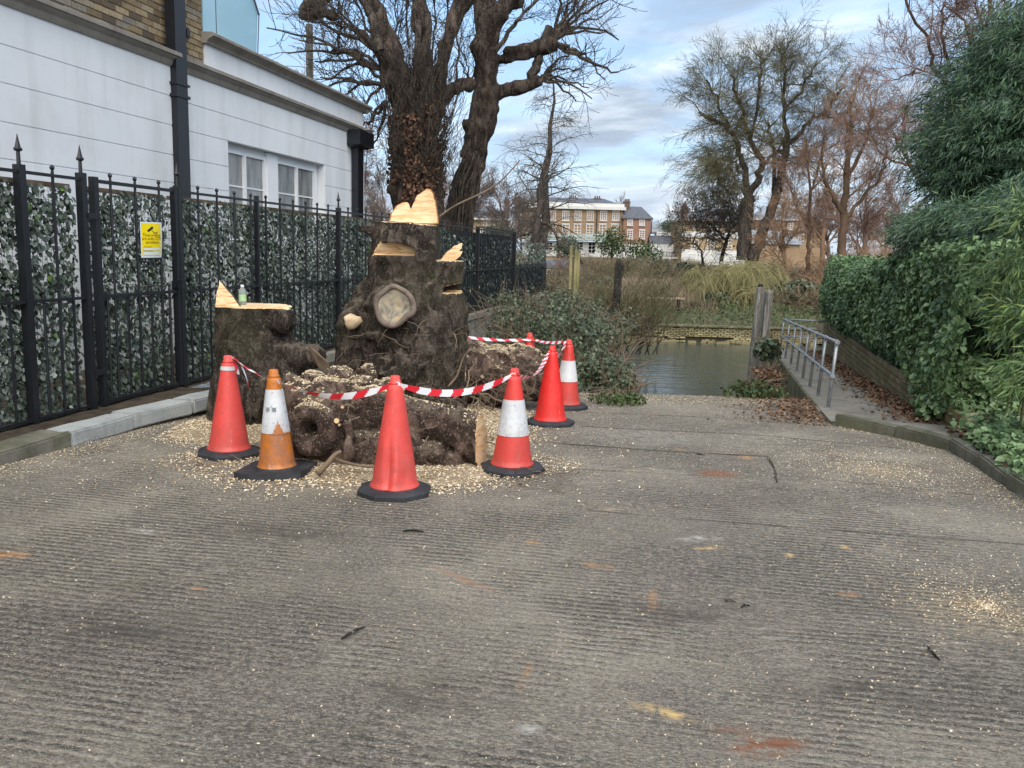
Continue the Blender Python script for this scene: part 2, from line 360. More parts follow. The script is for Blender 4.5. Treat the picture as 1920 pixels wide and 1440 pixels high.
# --- render, stone trim
t = NT('pale_render', 0.8, 0.2)
c = t.ramp(t.noise(0.5, 5, 0.6), [(0.3, (0.70, 0.715, 0.735)), (0.7, (0.78, 0.79, 0.80))])
c = t.mix(t.ramp(t.noise(3, 6, 0.65, t.map(t.P, sc=(1, 1, 0.10))), [(0.46, 0), (0.72, 0.35)]), c, (0.40, 0.40, 0.38))
c = t.mix(t.ramp(t.noise(1.1, 6, 0.7), [(0.5, 0), (0.7, 0.22)]), c, (0.45, 0.44, 0.40))
t.col(c); t.nor(t.bump(t.noise(220, 3, 0.6), 0.25, 0.003)); MT['render'] = t.m
MT['trim'] = conc('stone_cornice', (0.22, 0.195, 0.165), (0.33, 0.30, 0.26), 0.0, 0.7)
MT['iron'] = simple('black_painted_iron', (0.010, 0.0115, 0.015), 0.38, 0.5, 0.0, 0.3, 30, 0.25, 200)
MT['pipe'] = simple('black_cast_pipe', (0.009, 0.0105, 0.015), 0.33, 0.5, 0, 0.2, 10)
# --- bricks
def brickmat(name, stops, moss=0.0, rough=0.9):
    t = NT(name, rough, 0.15); r = t.rand()
    c = t.ramp(r, stops); c = t.mix(t.M('MULTIPLY', t.ramp(t.noise(14, 6, 0.7), [(0.42, 0), (0.7, 1)]), 0.6), c, (0.09, 0.075, 0.06))
    c = t.mix(t.ramp(t.noise(35, 4, 0.7), [(0.6, 0), (0.75, 0.5)]), c, (0.42, 0.37, 0.28))
    if moss: c = t.mix(t.M('MULTIPLY', t.ramp(t.noise(1.6, 5, 0.7), [(0.42, 0), (0.6, 1)]), moss), c, (0.13, 0.125, 0.05))
    t.col(c); t.nor(t.bump(t.noise(60, 5, 0.7), 0.6, 0.006)); return t.m
MT['stock'] = brickmat('yellow_stock_brick', [(0, (0.10, 0.075, 0.055)), (0.2, (0.20, 0.145, 0.085)), (0.55, (0.33, 0.25, 0.14)), (0.8, (0.37, 0.29, 0.19)), (1, (0.22, 0.20, 0.17))])
MT['bank_brick'] = brickmat('river_wall_brick', [(0, (0.22, 0.18, 0.095)), (0.4, (0.36, 0.31, 0.17)), (0.8, (0.44, 0.40, 0.23)), (1, (0.30, 0.23, 0.13))], 0.35)
MT['low_brick'] = brickmat('mossy_low_brick', [(0, (0.19, 0.145, 0.075)), (0.5, (0.27, 0.22, 0.12)), (0.85, (0.31, 0.25, 0.15)), (1, (0.22, 0.11, 0.07))], 0.55)
MT['mortar'] = simple('mortar', (0.21, 0.195, 0.165), 0.95, 0.1, 0, 0.3, 20, 0.4)
MT['mortar_l'] = simple('mossy_mortar', (0.38, 0.36, 0.24), 0.95, 0.1, 0, 0.3, 6, 0.4)
MT['mortar_d'] = simple('dark_mortar', (0.085, 0.08, 0.055), 0.95, 0.1, 0, 0.3, 6, 0.4)
def wallmat(name, c1, c2, mort, sc=1.0):     # far brick: courses only a pixel or less
    t = NT(name, 0.9, 0.15); q = t.n('ShaderNodeTexBrick'); t.put(q.inputs['Vector'], t.map(t.P, rot=(R(90), 0, 0)))
    q.inputs['Color1'].default_value = (*c1, 1); q.inputs['Color2'].default_value = (*c2, 1); q.inputs['Mortar'].default_value = (*mort, 1)
    q.inputs['Scale'].default_value = 1; q.inputs['Brick Width'].default_value = 0.24; q.inputs['Row Height'].default_value = 0.08; q.inputs['Mortar Size'].default_value = 0.012
    c = t.mix(t.ramp(t.noise(0.5, 5, 0.6), [(0.4, 0), (0.7, 0.45)]), q.outputs['Color'], tuple(np.array(c1) * 0.45)); t.col(c); return t.m
MT['far_brown'] = wallmat('brown_london_brick', (0.37, 0.24, 0.14), (0.30, 0.19, 0.11), (0.3, 0.24, 0.17))
MT['far_red'] = wallmat('red_house_brick', (0.33, 0.17, 0.11), (0.26, 0.13, 0.085), (0.3, 0.22, 0.17))
MT['far_yellow'] = wallmat('yellow_house_brick', (0.41, 0.29, 0.155), (0.33, 0.23, 0.125), (0.36, 0.3, 0.2))
MT['white_paint'] = simple('white_house_paint', (0.60, 0.59, 0.56), 0.7, 0.3, 0, 0.08, 0.8)
MT['white_gloss'] = simple('white_window_paint', (0.78, 0.79, 0.80), 0.4, 0.4, 0, 0.04, 3)
MT['slate'] = simple('grey_slate', (0.10, 0.105, 0.12), 0.6, 0.4, 0, 0.35, 2.5)
MT['lead'] = simple('grey_lead', (0.24, 0.26, 0.28), 0.5, 0.4, 0, 0.2, 1.5)
MT['pot'] = simple('clay_chimney', (0.13, 0.09, 0.07), 0.9, 0.2, 0, 0.3, 2)
MT['green_rail'] = simple('verdigris_balcony', (0.36, 0.46, 0.44), 0.5, 0.4, 0, 0.1, 3)
t = NT('window_glass', 0.06, 0.8); t.col(t.ramp(t.noise(0.9, 3), [(0.35, (0.035, 0.04, 0.045)), (0.7, (0.09, 0.095, 0.1))])); MT['glass'] = t.m
t = NT('painted_reflection_glass', 0.12, 0.6)
c = t.ramp(t.noise(2.6, 5, 0.65, t.map(t.P, sc=(1.6, 1.6, 0.5))), [(0.35, (0.10, 0.10, 0.098)), (0.6, (0.27, 0.28, 0.27)), (0.75, (0.36, 0.37, 0.36))])  # stretched grey mottling paints tree reflections into the pane colour
MT['reflection_pane'] = t.col(c).m
t = NT('blue_glass', 0.08, 0.7); t.col(t.ramp(t.noise(0.6, 2), [(0.3, (0.33, 0.56, 0.68)), (0.7, (0.40, 0.63, 0.74))])); MT['blue'] = t.m
# --- bark
def bark(name, c0, c1, dust=0.0, sc=1.0, stretch=0.35, bd=0.02, bs=0.9, green=0.0):
    t = NT(name, 0.92, 0.15)
    v0 = t.map(t.P, sc=(1, 1, stretch))
    sub = t.n('ShaderNodeVectorMath', operation='MULTIPLY_ADD'); t.put(sub.inputs[0], t.noise(7 * sc, 5, 0.7, v0, color=True)); sub.inputs[1].default_value = (.26,) * 3; t.put(sub.inputs[2], v0); v = sub.outputs[0]
    ed = t.vor(24 * sc, 'DISTANCE_TO_EDGE', v); big = t.noise(3.0 * sc, 6, 0.7); fi = t.noise(38 * sc, 8, 0.8, v0)
    rid = t.M('ABSOLUTE', t.M('SUBTRACT', t.noise(11 * sc, 7, 0.72, v, 0.6), 0.5)); msk = t.ramp(t.noise(4.5 * sc, 4, 0.6), [(0.42, 0.1), (0.62, 1)])
    c = t.ramp(t.M('ADD', t.M('MULTIPLY', big, 0.5), t.M('MULTIPLY', fi, 0.55)), [(0.42, c0), (0.50, tuple((np.array(c0) + np.array(c1)) / 2)), (0.60, c1)])
    c = t.mix(t.ramp(rid, [(0.0, 1.0), (0.045, 0.7), (0.11, 0)]), c, tuple(np.array(c0) * 0.30))
    c = t.mix(t.M('MULTIPLY', t.ramp(ed, [(0.0, 0.6), (0.08, 0)]), msk), c, tuple(np.array(c0) * 0.35))
    pl = t.n('ShaderNodeSeparateColor'); t.put(pl.inputs[0], t.vor(13 * sc, 'F1', v, 'Color')); c = t.mix(t.ramp(pl.outputs[0], [(0.20, 0.5), (0.65, 0)]), c, tuple(np.array(c0) * 0.55)); c = t.mix(t.ramp(pl.outputs[1], [(0.55, 0), (1.0, 0.35)]), c, tuple(np.array(c1) * 1.3))
    if green: c = t.mix(t.M('MULTIPLY', t.ramp(t.noise(1.3, 4, 0.6), [(0.45, 0), (0.62, 1)]), green), c, (0.12, 0.125, 0.06))
    c = t.mix(t.ramp(t.noise(70 * sc, 3, 0.6), [(0.58, 0), (0.68, 0.60)]), c, (0.40, 0.335, 0.27))
    if dust:
        up = t.ramp(t.nz(), [(0.50, 0), (0.90, 1)]); pat = t.ramp(t.noise(9, 7, 0.8), [(0.40, 0), (0.58, 1)])
        d = t.M('MULTIPLY', t.M('MULTIPLY', up, pat), dust)
        c = t.mix(d, c, t.ramp(t.noise(60, 3, 0.7), [(0.35, (0.26, 0.20, 0.145)), (0.65, (0.52, 0.44, 0.34))]))
    t.col(c); h = t.M('ADD', t.M('MULTIPLY', t.M('MULTIPLY', t.ramp(ed, [(0.0, 0), (0.16, 1)]), msk), 0.30), t.M('ADD', t.M('MULTIPLY', t.ramp(rid, [(0, 0), (0.14, 1)]), 0.55), t.M('ADD', t.M('MULTIPLY', fi, 0.8), t.M('ADD', t.M('MULTIPLY', pl.outputs[0], 0.55), t.M('MULTIPLY', big, 0.4)))))
    t.nor(t.bump(h, bs, bd)); return t.m
MT['bark_stump'] = bark('stump_bark', (0.075, 0.057, 0.047), (0.27, 0.215, 0.178), 0.85, 0.8, 0.55, 0.05, 1.0, 0.3)
MT['bark_log'] = bark('log_bark', (0.085, 0.056, 0.043), (0.27, 0.185, 0.145), .45, 0.9, 0.9, 0.02, 0.8)
MT['bark_big'] = bark('rough_tree_bark', (0.070, 0.051, 0.041), (0.25, 0.188, 0.15), 0, 0.8, 0.3, 0.05, 1.0)
MT['bark_grey'] = bark('grey_branch_bark', (0.060, 0.049, 0.040), (0.15, 0.122, 0.10), 0, 0.8, 0.4, 0.02, 0.6)
def twigmat(name, c0, c1): return simple(name, tuple((np.array(c0) + np.array(c1)) / 2), 0.85, 0.15, 0, 0.3, 0.7)
MT['twig_grey'] = simple('grey_twigs', (0.085, 0.075, 0.062), 0.85, 0.15, 0, 0.3, 0.8)
MT['twig_olive'] = simple('olive_twigs', (0.115, 0.105, 0.06), 0.85, 0.15, 0, 0.3, 0.8)
MT['twig_pink'] = simple('pinkish_twigs', (0.20, 0.130, 0.105), 0.85, 0.15, 0, 0.3, 0.8)
MT['twig_orange'] = simple('orange_twigs', (0.25, 0.158, 0.098), 0.85, 0.15, 0, 0.35, 0.5)
MT['trunk_orange'] = simple('orange_brown_trunk', (0.135, 0.088, 0.058), 0.85, 0.15, 0, 0.4, 1.5)
MT['twig_far'] = simple('distant_twigs', (0.16, 0.125, 0.11), 0.85, 0.15, 0, 0.25, 0.4)
MT['willow'] = simple('willow_strands', (0.25, 0.225, 0.105), 0.8, 0.2, 0, 0.35, 1.2)
MT['reed'] = simple('dead_reeds', (0.27, 0.205, 0.15), 0.9, 0.1, 0, 0.35, 0.8)
MT['scrub'] = simple('brown_scrub', (0.18, 0.145, 0.095), 0.9, 0.1, 0, 0.4, 0.7)
MT['dead_leaf'] = leafmat('dead_leaves', [(0.1, (0.055, 0.03, 0.02)), (0.5, (0.14, 0.08, 0.05)), (0.9, (0.27, 0.17, 0.10))], 0.8, 0.2)
# --- cut wood
t = NT('fresh_cut_wood', 0.6, 0.25)
vz = t.map(t.P, rot=(0.12, 0.06, 0.0), sc=(0.7, 0.7, 5.0)); g1 = t.noise(4.2, 6, 0.65, vz, 1.2); g2 = t.noise(26, 4, 0.6, vz)
c = t.ramp(t.M('ADD', t.M('MULTIPLY', g1, 0.75), t.M('MULTIPLY', g2, 0.25)), [(0.36, (0.42, 0.21, 0.085)), (0.45, (0.66, 0.42, 0.21)), (0.55, (0.78, 0.58, 0.34)), (0.68, (0.83, 0.68, 0.46))])
t.col(c); t.nor(t.bump(g2, 0.4, 0.004)); MT['cut'] = t.m
MT['cut_rim'] = simple('cut_sapwood_rim', (0.30, 0.14, 0.055), 0.8, 0.2, 0, 0.3, 20, 0.4)
t = NT('pale_saw_cut', 0.85, 0.15); t.col(t.ramp(t.noise(14, 6, 0.7), [(0.3, (0.36, 0.26, 0.16)), (0.6, (0.66, 0.52, 0.34))])); t.nor(t.bump(t.noise(90, 4), 0.5, 0.005)); MT['cut_pale'] = t.m
t = NT('old_wound_wood', 0.75, 0.25)
c = t.ramp(t.noise(6, 6, 0.7, None, 1.5), [(0.32, (0.10, 0.09, 0.07)), (0.48, (0.30, 0.27, 0.21)), (0.66, (0.50, 0.38, 0.20))]); t.col(c); t.nor(t.bump(t.noise(25, 5, 0.7), 0.7, 0.01)); MT['wound'] = t.m
MT['callus'] = simple('callus_rim', (0.17, 0.135, 0.11), 0.8, 0.2, 0, 0.35, 14, 0.6, 40)
t = NT('wood_chips', 0.85, 0.15); t.col(t.ramp(t.gp.outputs['Random Per Island'], [(0.0, (0.27, 0.17, 0.09)), (0.3, (0.52, 0.40, 0.25)), (0.7, (0.69, 0.57, 0.39)), (1, (0.80, 0.72, 0.56))])); MT['chips'] = t.m
MT['chip_dust'] = conc('sawdust_bed', (0.20, 0.155, 0.105), (0.46, 0.37, 0.26), 0.0)
MT['soil'] = simple('dark_soil', (0.065, 0.052, 0.038), 0.95, 0.1, 0, 0.5, 7, 1.0, 30)
MT['stick'] = simple('dry_sticks', (0.17, 0.125, 0.085), 0.85, 0.2, 0, 0.4, 5)
# --- leaves
MT['screen_leaf'] = leafmat('faded_plastic_leaves', [(0.05, (0.020, 0.032, 0.022)), (0.45, (0.055, 0.078, 0.055)), (0.80, (0.17, 0.20, 0.165)), (0.90, (0.48, 0.52, 0.47))], 0.45, 0.5)
MT['fresh_leaf'] = leafmat('bright_green_leaves', [(0.2, (0.06, 0.12, 0.025)), (0.9, (0.17, 0.27, 0.06))], 0.4, 0.5)
MT['screen_net'] = simple('dark_plastic_net', (0.02, 0.025, 0.022), 0.7, 0.3)
MT['ivy'] = leafmat('glossy_ivy_leaves', [(0.05, (0.050, 0.095, 0.036)), (0.4, (0.112, 0.19, 0.073)), (0.75, (0.195, 0.30, 0.125)), (1, (0.34, 0.45, 0.25))], 0.34, 0.5, 0.22, (0.10, 0.16, 0.07))
MT['bush_leaf'] = leafmat('bramble_leaves', [(0.05, (0.020, 0.034, 0.016)), (0.5, (0.060, 0.085, 0.042)), (0.95, (0.165, 0.19, 0.12))], 0.45, 0.45, 0.1, (0.10, 0.12, 0.08))
MT['bamboo'] = leafmat('dark_bamboo_leaves', [(0.05, (0.020, 0.050, 0.028)), (0.5, (0.050, 0.105, 0.052)), (0.9, (0.125, 0.205, 0.095))], 0.4, 0.5, 0.25)
MT['bamboo_y'] = leafmat('yellow_green_bamboo', [(0.05, (0.04, 0.085, 0.03)), (0.55, (0.095, 0.17, 0.05)), (0.85, (0.19, 0.26, 0.07)), (1, (0.42, 0.38, 0.11))], 0.4, 0.5, 0.2)
MT['cane'] = simple('bamboo_cane', (0.13, 0.14, 0.05), 0.5, 0.4)
MT['dark_core'] = simple('painted_shade_core', (0.022, 0.032, 0.018), 0.95, 0.05, 0, 0.6, 14, 1.0, 25)  # near-black green carrying the shade inside foliage as colour
MT['bank_green'] = leafmat('bank_ground_cover', [(0.1, (0.025, 0.045, 0.018)), (0.6, (0.06, 0.09, 0.03)), (0.95, (0.13, 0.15, 0.06))], 0.6, 0.3)
MT['brown_leaf'] = leafmat('withered_ivy', [(0.1, (0.035, 0.02, 0.014)), (0.5, (0.11, 0.06, 0.04)), (0.95, (0.24, 0.14, 0.09))], 0.8, 0.2)
MT['bank_soil'] = conc('winter_grass_bank', (0.10, 0.085, 0.05), (0.17, 0.14, 0.09), 0.5)
# --- cones, tape
def conemat(name, c, dirt):
    t = NT(name, 0.42, 0.45); c = np.array(c)
    k = t.ramp(t.noise(5, 5, 0.65), [(0.3, tuple(c * 0.82)), (0.7, tuple(np.minimum(c * 1.08, 1)))])
    og = t.n('ShaderNodeSeparateXYZ'); t.put(og.inputs[0], t.tc.outputs['Object']); low = t.ramp(og.outputs[2], [(0.05, 0.75), (0.38, 0.12)])
    k = t.mix(t.M('MULTIPLY', t.M('MULTIPLY', low, t.ramp(t.noise(9, 6, 0.75), [(0.35, 0.1), (0.65, 1)])), dirt), k, (0.15, 0.09, 0.07))
    k = t.mix(t.M('MULTIPLY', t.ramp(t.noise(38, 5, 0.8), [(0.56, 0), (0.68, 1)]), dirt * 0.9, clamp=True), k, (0.10, 0.075, 0.065))
    k = t.mix(t.M('MULTIPLY', t.ramp(t.noise(7, 6, 0.8, t.map(t.tc.outputs['Object'], sc=(1, 1, 0.22))), [(0.52, 0), (0.66, 1)]), dirt * 0.45, clamp=True), k, (0.20, 0.13, 0.11))
    k = t.mix(t.ramp(t.noise(26, 5, 0.75, t.map(t.tc.outputs['Object'], sc=(1, 1, 0.3))), [(0.62, 0), (0.68, 0.35)]), k, (0.75, 0.55, 0.50))
    t.col(k); t.nor(t.bump(t.noise(14, 4, 0.6), 0.25, 0.01)); t.rgh(t.ramp(t.noise(9, 4), [(0.3, 0.35), (0.7, 0.6)])); return t.m
MT['cone_red'] = conemat('faded_red_plastic', (0.66, 0.045, 0.035), 0.6)
MT['cone_bright'] = conemat('bright_red_plastic', (0.78, 0.022, 0.018), 0.35)
MT['cone_pink'] = conemat('sunbleached_red_plastic', (0.70, 0.070, 0.058), 0.5)
MT['cone_orange'] = conemat('orange_brown_plastic', (0.56, 0.165, 0.012), 1.2)
MT['sleeve'] = conemat('white_reflective_sleeve', (0.66, 0.67, 0.68), 0.35)
MT['sleeve_d'] = conemat('dirty_reflective_sleeve', (0.60, 0.62, 0.64), 0.8)
MT['rubber'] = simple('black_rubber', (0.030, 0.031, 0.036), 0.7, 0.35, 0, 0.45, 9, 0.3, 80)
MT['tape_r'] = simple('red_tape', (0.68, 0.02, 0.035), 0.35, 0.5, 0, 0.15, 12); MT['tape_w'] = simple('white_tape', (0.80, 0.78, 0.80), 0.35, 0.5, 0, 0.06, 12)
MT['galv'] = simple('galvanised_steel', (0.30, 0.32, 0.335), 0.42, 0.5, 0.5, 0.3, 12)
MT['pile'] = bark('weathered_pile_timber', (0.26, 0.255, 0.23), (0.46, 0.44, 0.40), 0, 0.6, 0.12, 0.015, 0.6)
MT['pile_d'] = bark('dark_pile_timber', (0.025, 0.025, 0.022), (0.085, 0.08, 0.07), 0, 0.6, 0.15, 0.015, 0.6)
MT['yel'] = simple('yellow_sign', (0.86, 0.66, 0.0), 0.4, 0.4, 0, 0.04, 5); MT['sign_w'] = simple('sign_white', (0.68, 0.74, 0.76), 0.4, 0.4, 0, 0.03, 5)
MT['ink'] = simple('sign_ink', (0.02, 0.015, 0.01), 0.6, 0.2)
MT['ink_soft'] = simple('sign_print', (0.16, 0.09, 0.01), 0.6, 0.2)
t = NT('clear_plastic', 0.1, 0.5); t.col((0.75, 0.82, 0.78)); t.b.inputs['Transmission Weight'].default_value = 0.75; t.b.inputs['IOR'].default_value = 1.2; MT['bottle'] = t.m
MT['label_g'] = simple('bottle_label', (0.35, 0.55, 0.30), 0.5, 0.3)
# --- water
t = NT('river_water', 0.10, 0.5); t.col((0.065, 0.076, 0.062)); t.b.inputs['IOR'].default_value = 1.333
t.nor(t.bump(t.M('ADD', t.noise(1.1, 4, 0.55, t.map(t.P, sc=(0.5, 1.6, 1))), t.M('MULTIPLY', t.noise(6, 3, 0.5, t.map(t.P, sc=(0.5, 1.5, 1))), 0.22)), 0.6, 0.06)); MT['water'] = t.m
# ------------------------------------------------------------------ ground, slipway, water
WATER = -1.95
def slipz(y):
    y = np.asarray(y, float); z = -0.035 * np.clip(y - 5.2, 0, None); t = np.clip(y - 10.4, 0, None)
    return z - 0.185 * t * t / (t + 1.2)
def xl(y): return -4.05 + 0.199 * (y - 6.4) + 0.10
KR = [(-6, 3.2), (3.5, 3.25), (5.62, 3.49), (7.21, 3.88), (7.92, 3.74), (8.66, 3.30), (9.5, 3.5), (30, 3.5 + .253 * 20.5)]
def xr(y): return np.interp(y, [k[0] for k in KR], [k[1] for k in KR])
ys = np.concatenate([np.arange(-6, 12, 0.15), np.arange(12, 24, 0.4)]); us = np.linspace(0, 1, 50)
V = []
for y in ys:
    a, b = xl(y), xr(y); x = a + (b - a) * us; V.append(np.stack([x, np.full_like(x, y), slipz(y) + 0 * x], 1))
V = np.array(V); nr, nc = V.shape[:2]; Vf = V.reshape(-1, 3).copy(); Vf[:, 2] += 0.012 * fbm(Vf, 0.5, 3, 3)
F = [(i * nc + j, i * nc + j + 1, (i + 1) * nc + j + 1, (i + 1) * nc + j) for i in range(nr - 1) for j in range(nc - 1)]
slip = obj('slipway', MB().add(Vf, F), MT['concrete'], smooth=True, kind='structure')
def joint(pts, w=0.012, name='joint'):
    pts = np.array(pts); n = 60; k = np.linspace(0, len(pts) - 1, n); p = np.stack([np.interp(k, range(len(pts)), pts[:, d]) for d in range(3)], 1)
    p[:, 2] = slipz(p[:, 1]) + 0.012 * fbm(np.c_[p[:, 0], p[:, 1], slipz(p[:, 1])], 0.5, 3, 3) + 0.006
    t = np.gradient(p, axis=0); s = np.stack([-t[:, 1], t[:, 0], 0 * t[:, 0]], 1); s /= np.linalg.norm(s, axis=1)[:, None]
    j = vnoise(p, 9, 5)[:, None] * 0.006; wv = w * (0.6 + 0.5 * vnoise(p, 5, 9)[:, None])
    V = np.stack([p + s * (j + wv), p + s * (j - wv)], 1).reshape(-1, 3)
    return obj(name, MB().add(V, [(2 * i, 2 * i + 1, 2 * i + 3, 2 * i + 2) for i in range(n - 1)]), MT['soil'], slip)
for pl, w in (([(1000, 826), (1200, 843), (1442, 857)], .012), ([(1440, 857), (1452, 885), (1456, 915)], .014), ([(1090, 792), (1400, 806), (1690, 838)], .009), ([(1456, 897), (1700, 925), (1915, 950)], .006),
              ([(1100, 975), (1500, 1010), (1919, 1042)], .005), ([(1010, 880), (1200, 893), (1400, 905)], .005), ([(1080, 760), (1300, 768), (1560, 790)], .008)):
    joint([gnd(*q, -0.06) for q in pl], w)
# side ground sheets
def sheet(name, rows, mat, kind='structure', noise=0.0, nsc=1.0, **k):   # rows: list of arrays (n,3)
    V = np.array(rows); nr, nc = V.shape[:2]; Vf = V.reshape(-1, 3).copy()
    if noise: Vf[:, 2] += noise * fbm(Vf, nsc, 4, 11)
    F = [(i * nc + j, i * nc + j + 1, (i + 1) * nc + j + 1, (i + 1) * nc + j) for i in range(nr - 1) for j in range(nc - 1)]
    return obj(name, MB().add(Vf, F), mat, smooth=True, kind=kind, **k)
sheet('planting_strip', [[[xl(y) - u * 60 - .02, y, 0.03 + (0 if u < .2 else 0)] for u in (0, .005, .02, .1, 1)] for y in np.arange(-8, 31, 0.5)], MT['soil'], noise=0.02, nsc=2)
bed_l = [(-6, 3.35), (5.62, 3.64), (7.21, 4.03), (7.62, 4.06), (8.0, 4.3), (8.6, 4.55), (9.5, 4.76), (30, 4.76 + .253 * 20.5)]
def xbed(y): return np.interp(y, [k[0] for k in bed_l], [k[1] for k in bed_l])
us2 = np.array([0, .01, .02, .035, .05, .08, .12, .2, .4, 1.0])
sheet('garden_bed', [[[xbed(y) + u * 40, y, 0.02 - 0.02 * max(0, y - 7) * (u < .03) + 0.10 * min(1, u * 20)] for u in us2] for y in np.arange(-8, 25, 0.3)], MT['soil'], noise=0.06, nsc=1.6)
kb_ = [(-6, -4.05 + .199 * -12.4 + .45), (2.0, -4.62), (5.87, -3.86), (7.1, -3.66), (8.33, -3.22), (9.0, -3.1)]
sheet('fence_strip', [[[xl(y) - .15 + (np.interp(y, [k[0] for k in kb_], [k[1] for k in kb_]) + .06 - xl(y) + .15) * u, y, .045] for u in (0, .25, .5, .75, 1)] for y in np.arange(-5, 9.1, .15)], MT['soil'], noise=.02, nsc=5)
# walkway slab
wl = [np.array([3.78, 7.84, -0.045]), np.array([3.30, 8.66, -0.085]), rw(0.0, 0, -0.12)] + [rw(s, 0, -0.12 - 0.045 * s) for s in (2, 4, 6, 8, 10, 12)]
wr = [np.array([4.02, 7.66, -0.045]), np.array([4.48, 8.62, -0.085]), rw(0.0, 1.12, -0.12)] + [rw(s, 1.12, -0.12 - 0.045 * s) for s in (2, 4, 6, 8, 10, 12)]
rows = []
for a, b in zip(wl, wr): rows.append([a + (b - a) * u for u in np.linspace(0, 1, 6)])
sheet('walkway', rows, MT['walk'], noise=0.008, nsc=3)
# mossy side wall of the walkway down to the slip, with its own coping edge
mb = MB(); wt_ = 0.16
for i in range(2, len(wl) - 1):
    a, b = wl[i], wl[i + 1]; q = [a - RN * .03, b - RN * .03, b + RN * wt_, a + RN * wt_]; q = [p - UP * .006 for p in q]
    lo = [np.array([p[0], p[1], min(-0.35, float(slipz(p[1])) - 0.6)]) for p in q]
    mb.add(np.array(q + lo), [(0, 1, 2, 3), (0, 4, 5, 1), (1, 5, 6, 2), (2, 6, 7, 3), (3, 7, 4, 0)])
obj('side_wall', mb, MT['moss_wall'], label='mossy concrete side wall under the handrail, dropping to the water', cat='wall')
def wz(s): return -0.12 - 0.045 * s
# retaining wall under the far railings
e = empty('retaining_wall', fw(12, 0, -1), 'grey concrete retaining wall under the far black railings', 'wall')
mb = MB(); mb.fbox(3.6, 27, -.17, .12, -3.2, -0.10); obj('wall_face', mb, MT['wall_conc'], e)
mb = MB(); mb.fbox(3.6, 27, -.24, .16, -0.10, 0.02); obj('coping', mb, MT['walk'], e)
# water, river bed, far bank
obj('water', MB().add([(-150, 13, WATER), (150, 13, WATER), (150, 37, WATER), (-150, 37, WATER)], [(0, 1, 2, 3)]), MT['water'], kind='structure')
by = [35.2, 36, 38, 42, 48, 56, 70, 90, 115, 160, 260, 600]; bz = [-1.30, -1.25, -0.95, -0.55, -0.25, 0.0, 0.15, 0.25, 0.35, 0.5, 1.0, 2.0]
xsb = np.concatenate([np.arange(-160, -30, 10), np.arange(-30, 60, 1.5), np.arange(60, 260, 10)])
rows = []
for y, z in zip(np.interp(np.linspace(0, 11, 60), range(12), by), np.interp(np.linspace(0, 11, 60), range(12), bz)):
    r = np.stack([xsb * (1 + y / 150), 0 * xsb + y, 0 * xsb + z], 1); r[:, 2] += 0.30 * fbm(r, 0.22, 3, 8) * min(1, (y - 35.2) / 6); rows.append(r)
sheet('far_bank', rows, MT['bank_soil'])
sheet('river_bed', [[[x, y, -3.2] for x in (-150, 150)] for y in (10, 40)], MT['soil'])
# ------------------------------------------------------------------ far river wall: bricks one by one where they are in view
BW, BH = 0.245, 0.070
e = empty('river_wall', (6, 35, WATER), 'weathered yellow brick river wall on the far bank, eroded above the water', 'wall')
mb = MB(); mb.box((0, 35.32, -2.35), (60, 0.14, 1.03)); obj('mortar_backing', mb, MT['mortar_d'], e)
unit = MB(); unit.box((0, 0, 0), (.5, .5, .5), taper=0.94); ubrick = mesh_of('brick', unit, MT['bank_brick'])
bx_l = at(1130, 600, 35.1)[0]; bx_r = at(1425, 600, 35.1)[0]
jn = MB(); cnt = 0
def eroded(x, z): 
    p = np.array([[x, 0.0, 0.0]]); lo = -1.70 + 0.12 * float(vnoise(p, 0.55, 4)[0]) - 0.03 * x; hi = lo + 0.10 + 0.08 * float(vnoise(p, 0.9, 6)[0])
    return (x < 9.0 and lo < z < hi and float(vnoise(np.array([[x * 1.0, z * 4, 0.]]), 1.4, 9)[0]) > -.45) or float(vnoise(np.array([[x, z * 3, 5.]]), 2.2, 12)[0]) > .82
for r in range(11):
    z = -1.345 - r * BH
    for k in range(-105, 115):
        x = 4 + (k + 0.5 * (r % 2)) * BW
        if x < -22 or x > 32: continue
        if eroded(x, z) or (z < -1.86 and rng.random() < 0.35): continue
        out_ = 0.10 if z > -1.75 else 0.16
        w = BW - 0.018 - rng.random() * 0.02; c = (x, 35.14 - rng.random() * 0.05 - (0.0 if z > -1.75 else 0.10), z)
        sc = (w, out_ * 2, BH - 0.017); ro = (0, 0, rng.normal() * 0.02)
        if bx_l < x < bx_r and cnt < 296: inst('brick', ubrick, e, c, ro, sc); cnt += 1
        else: jn.box(c, np.array(sc) / 2)
o = obj('brick', jn, MT['bank_brick'], e, kind='stuff')
mb = MB()
for k in range(150):                               # rubble ledge at the foot
    x = rng.uniform(-15, 26); s_ = rng.uniform(.06, .22); mb.box((x, 34.9 + rng.normal() * .12, WATER + rng.uniform(-.03, .10)), (s_, s_ * .7, s_ * .5), taper=.7)
obj('rubble', mb, MT['bank_brick'], e, kind='stuff')
mb = MB(); mb.box((0, 35.15, -1.285), (60, .24, .03)); obj('coping', mb, MT['moss_wall'], e)
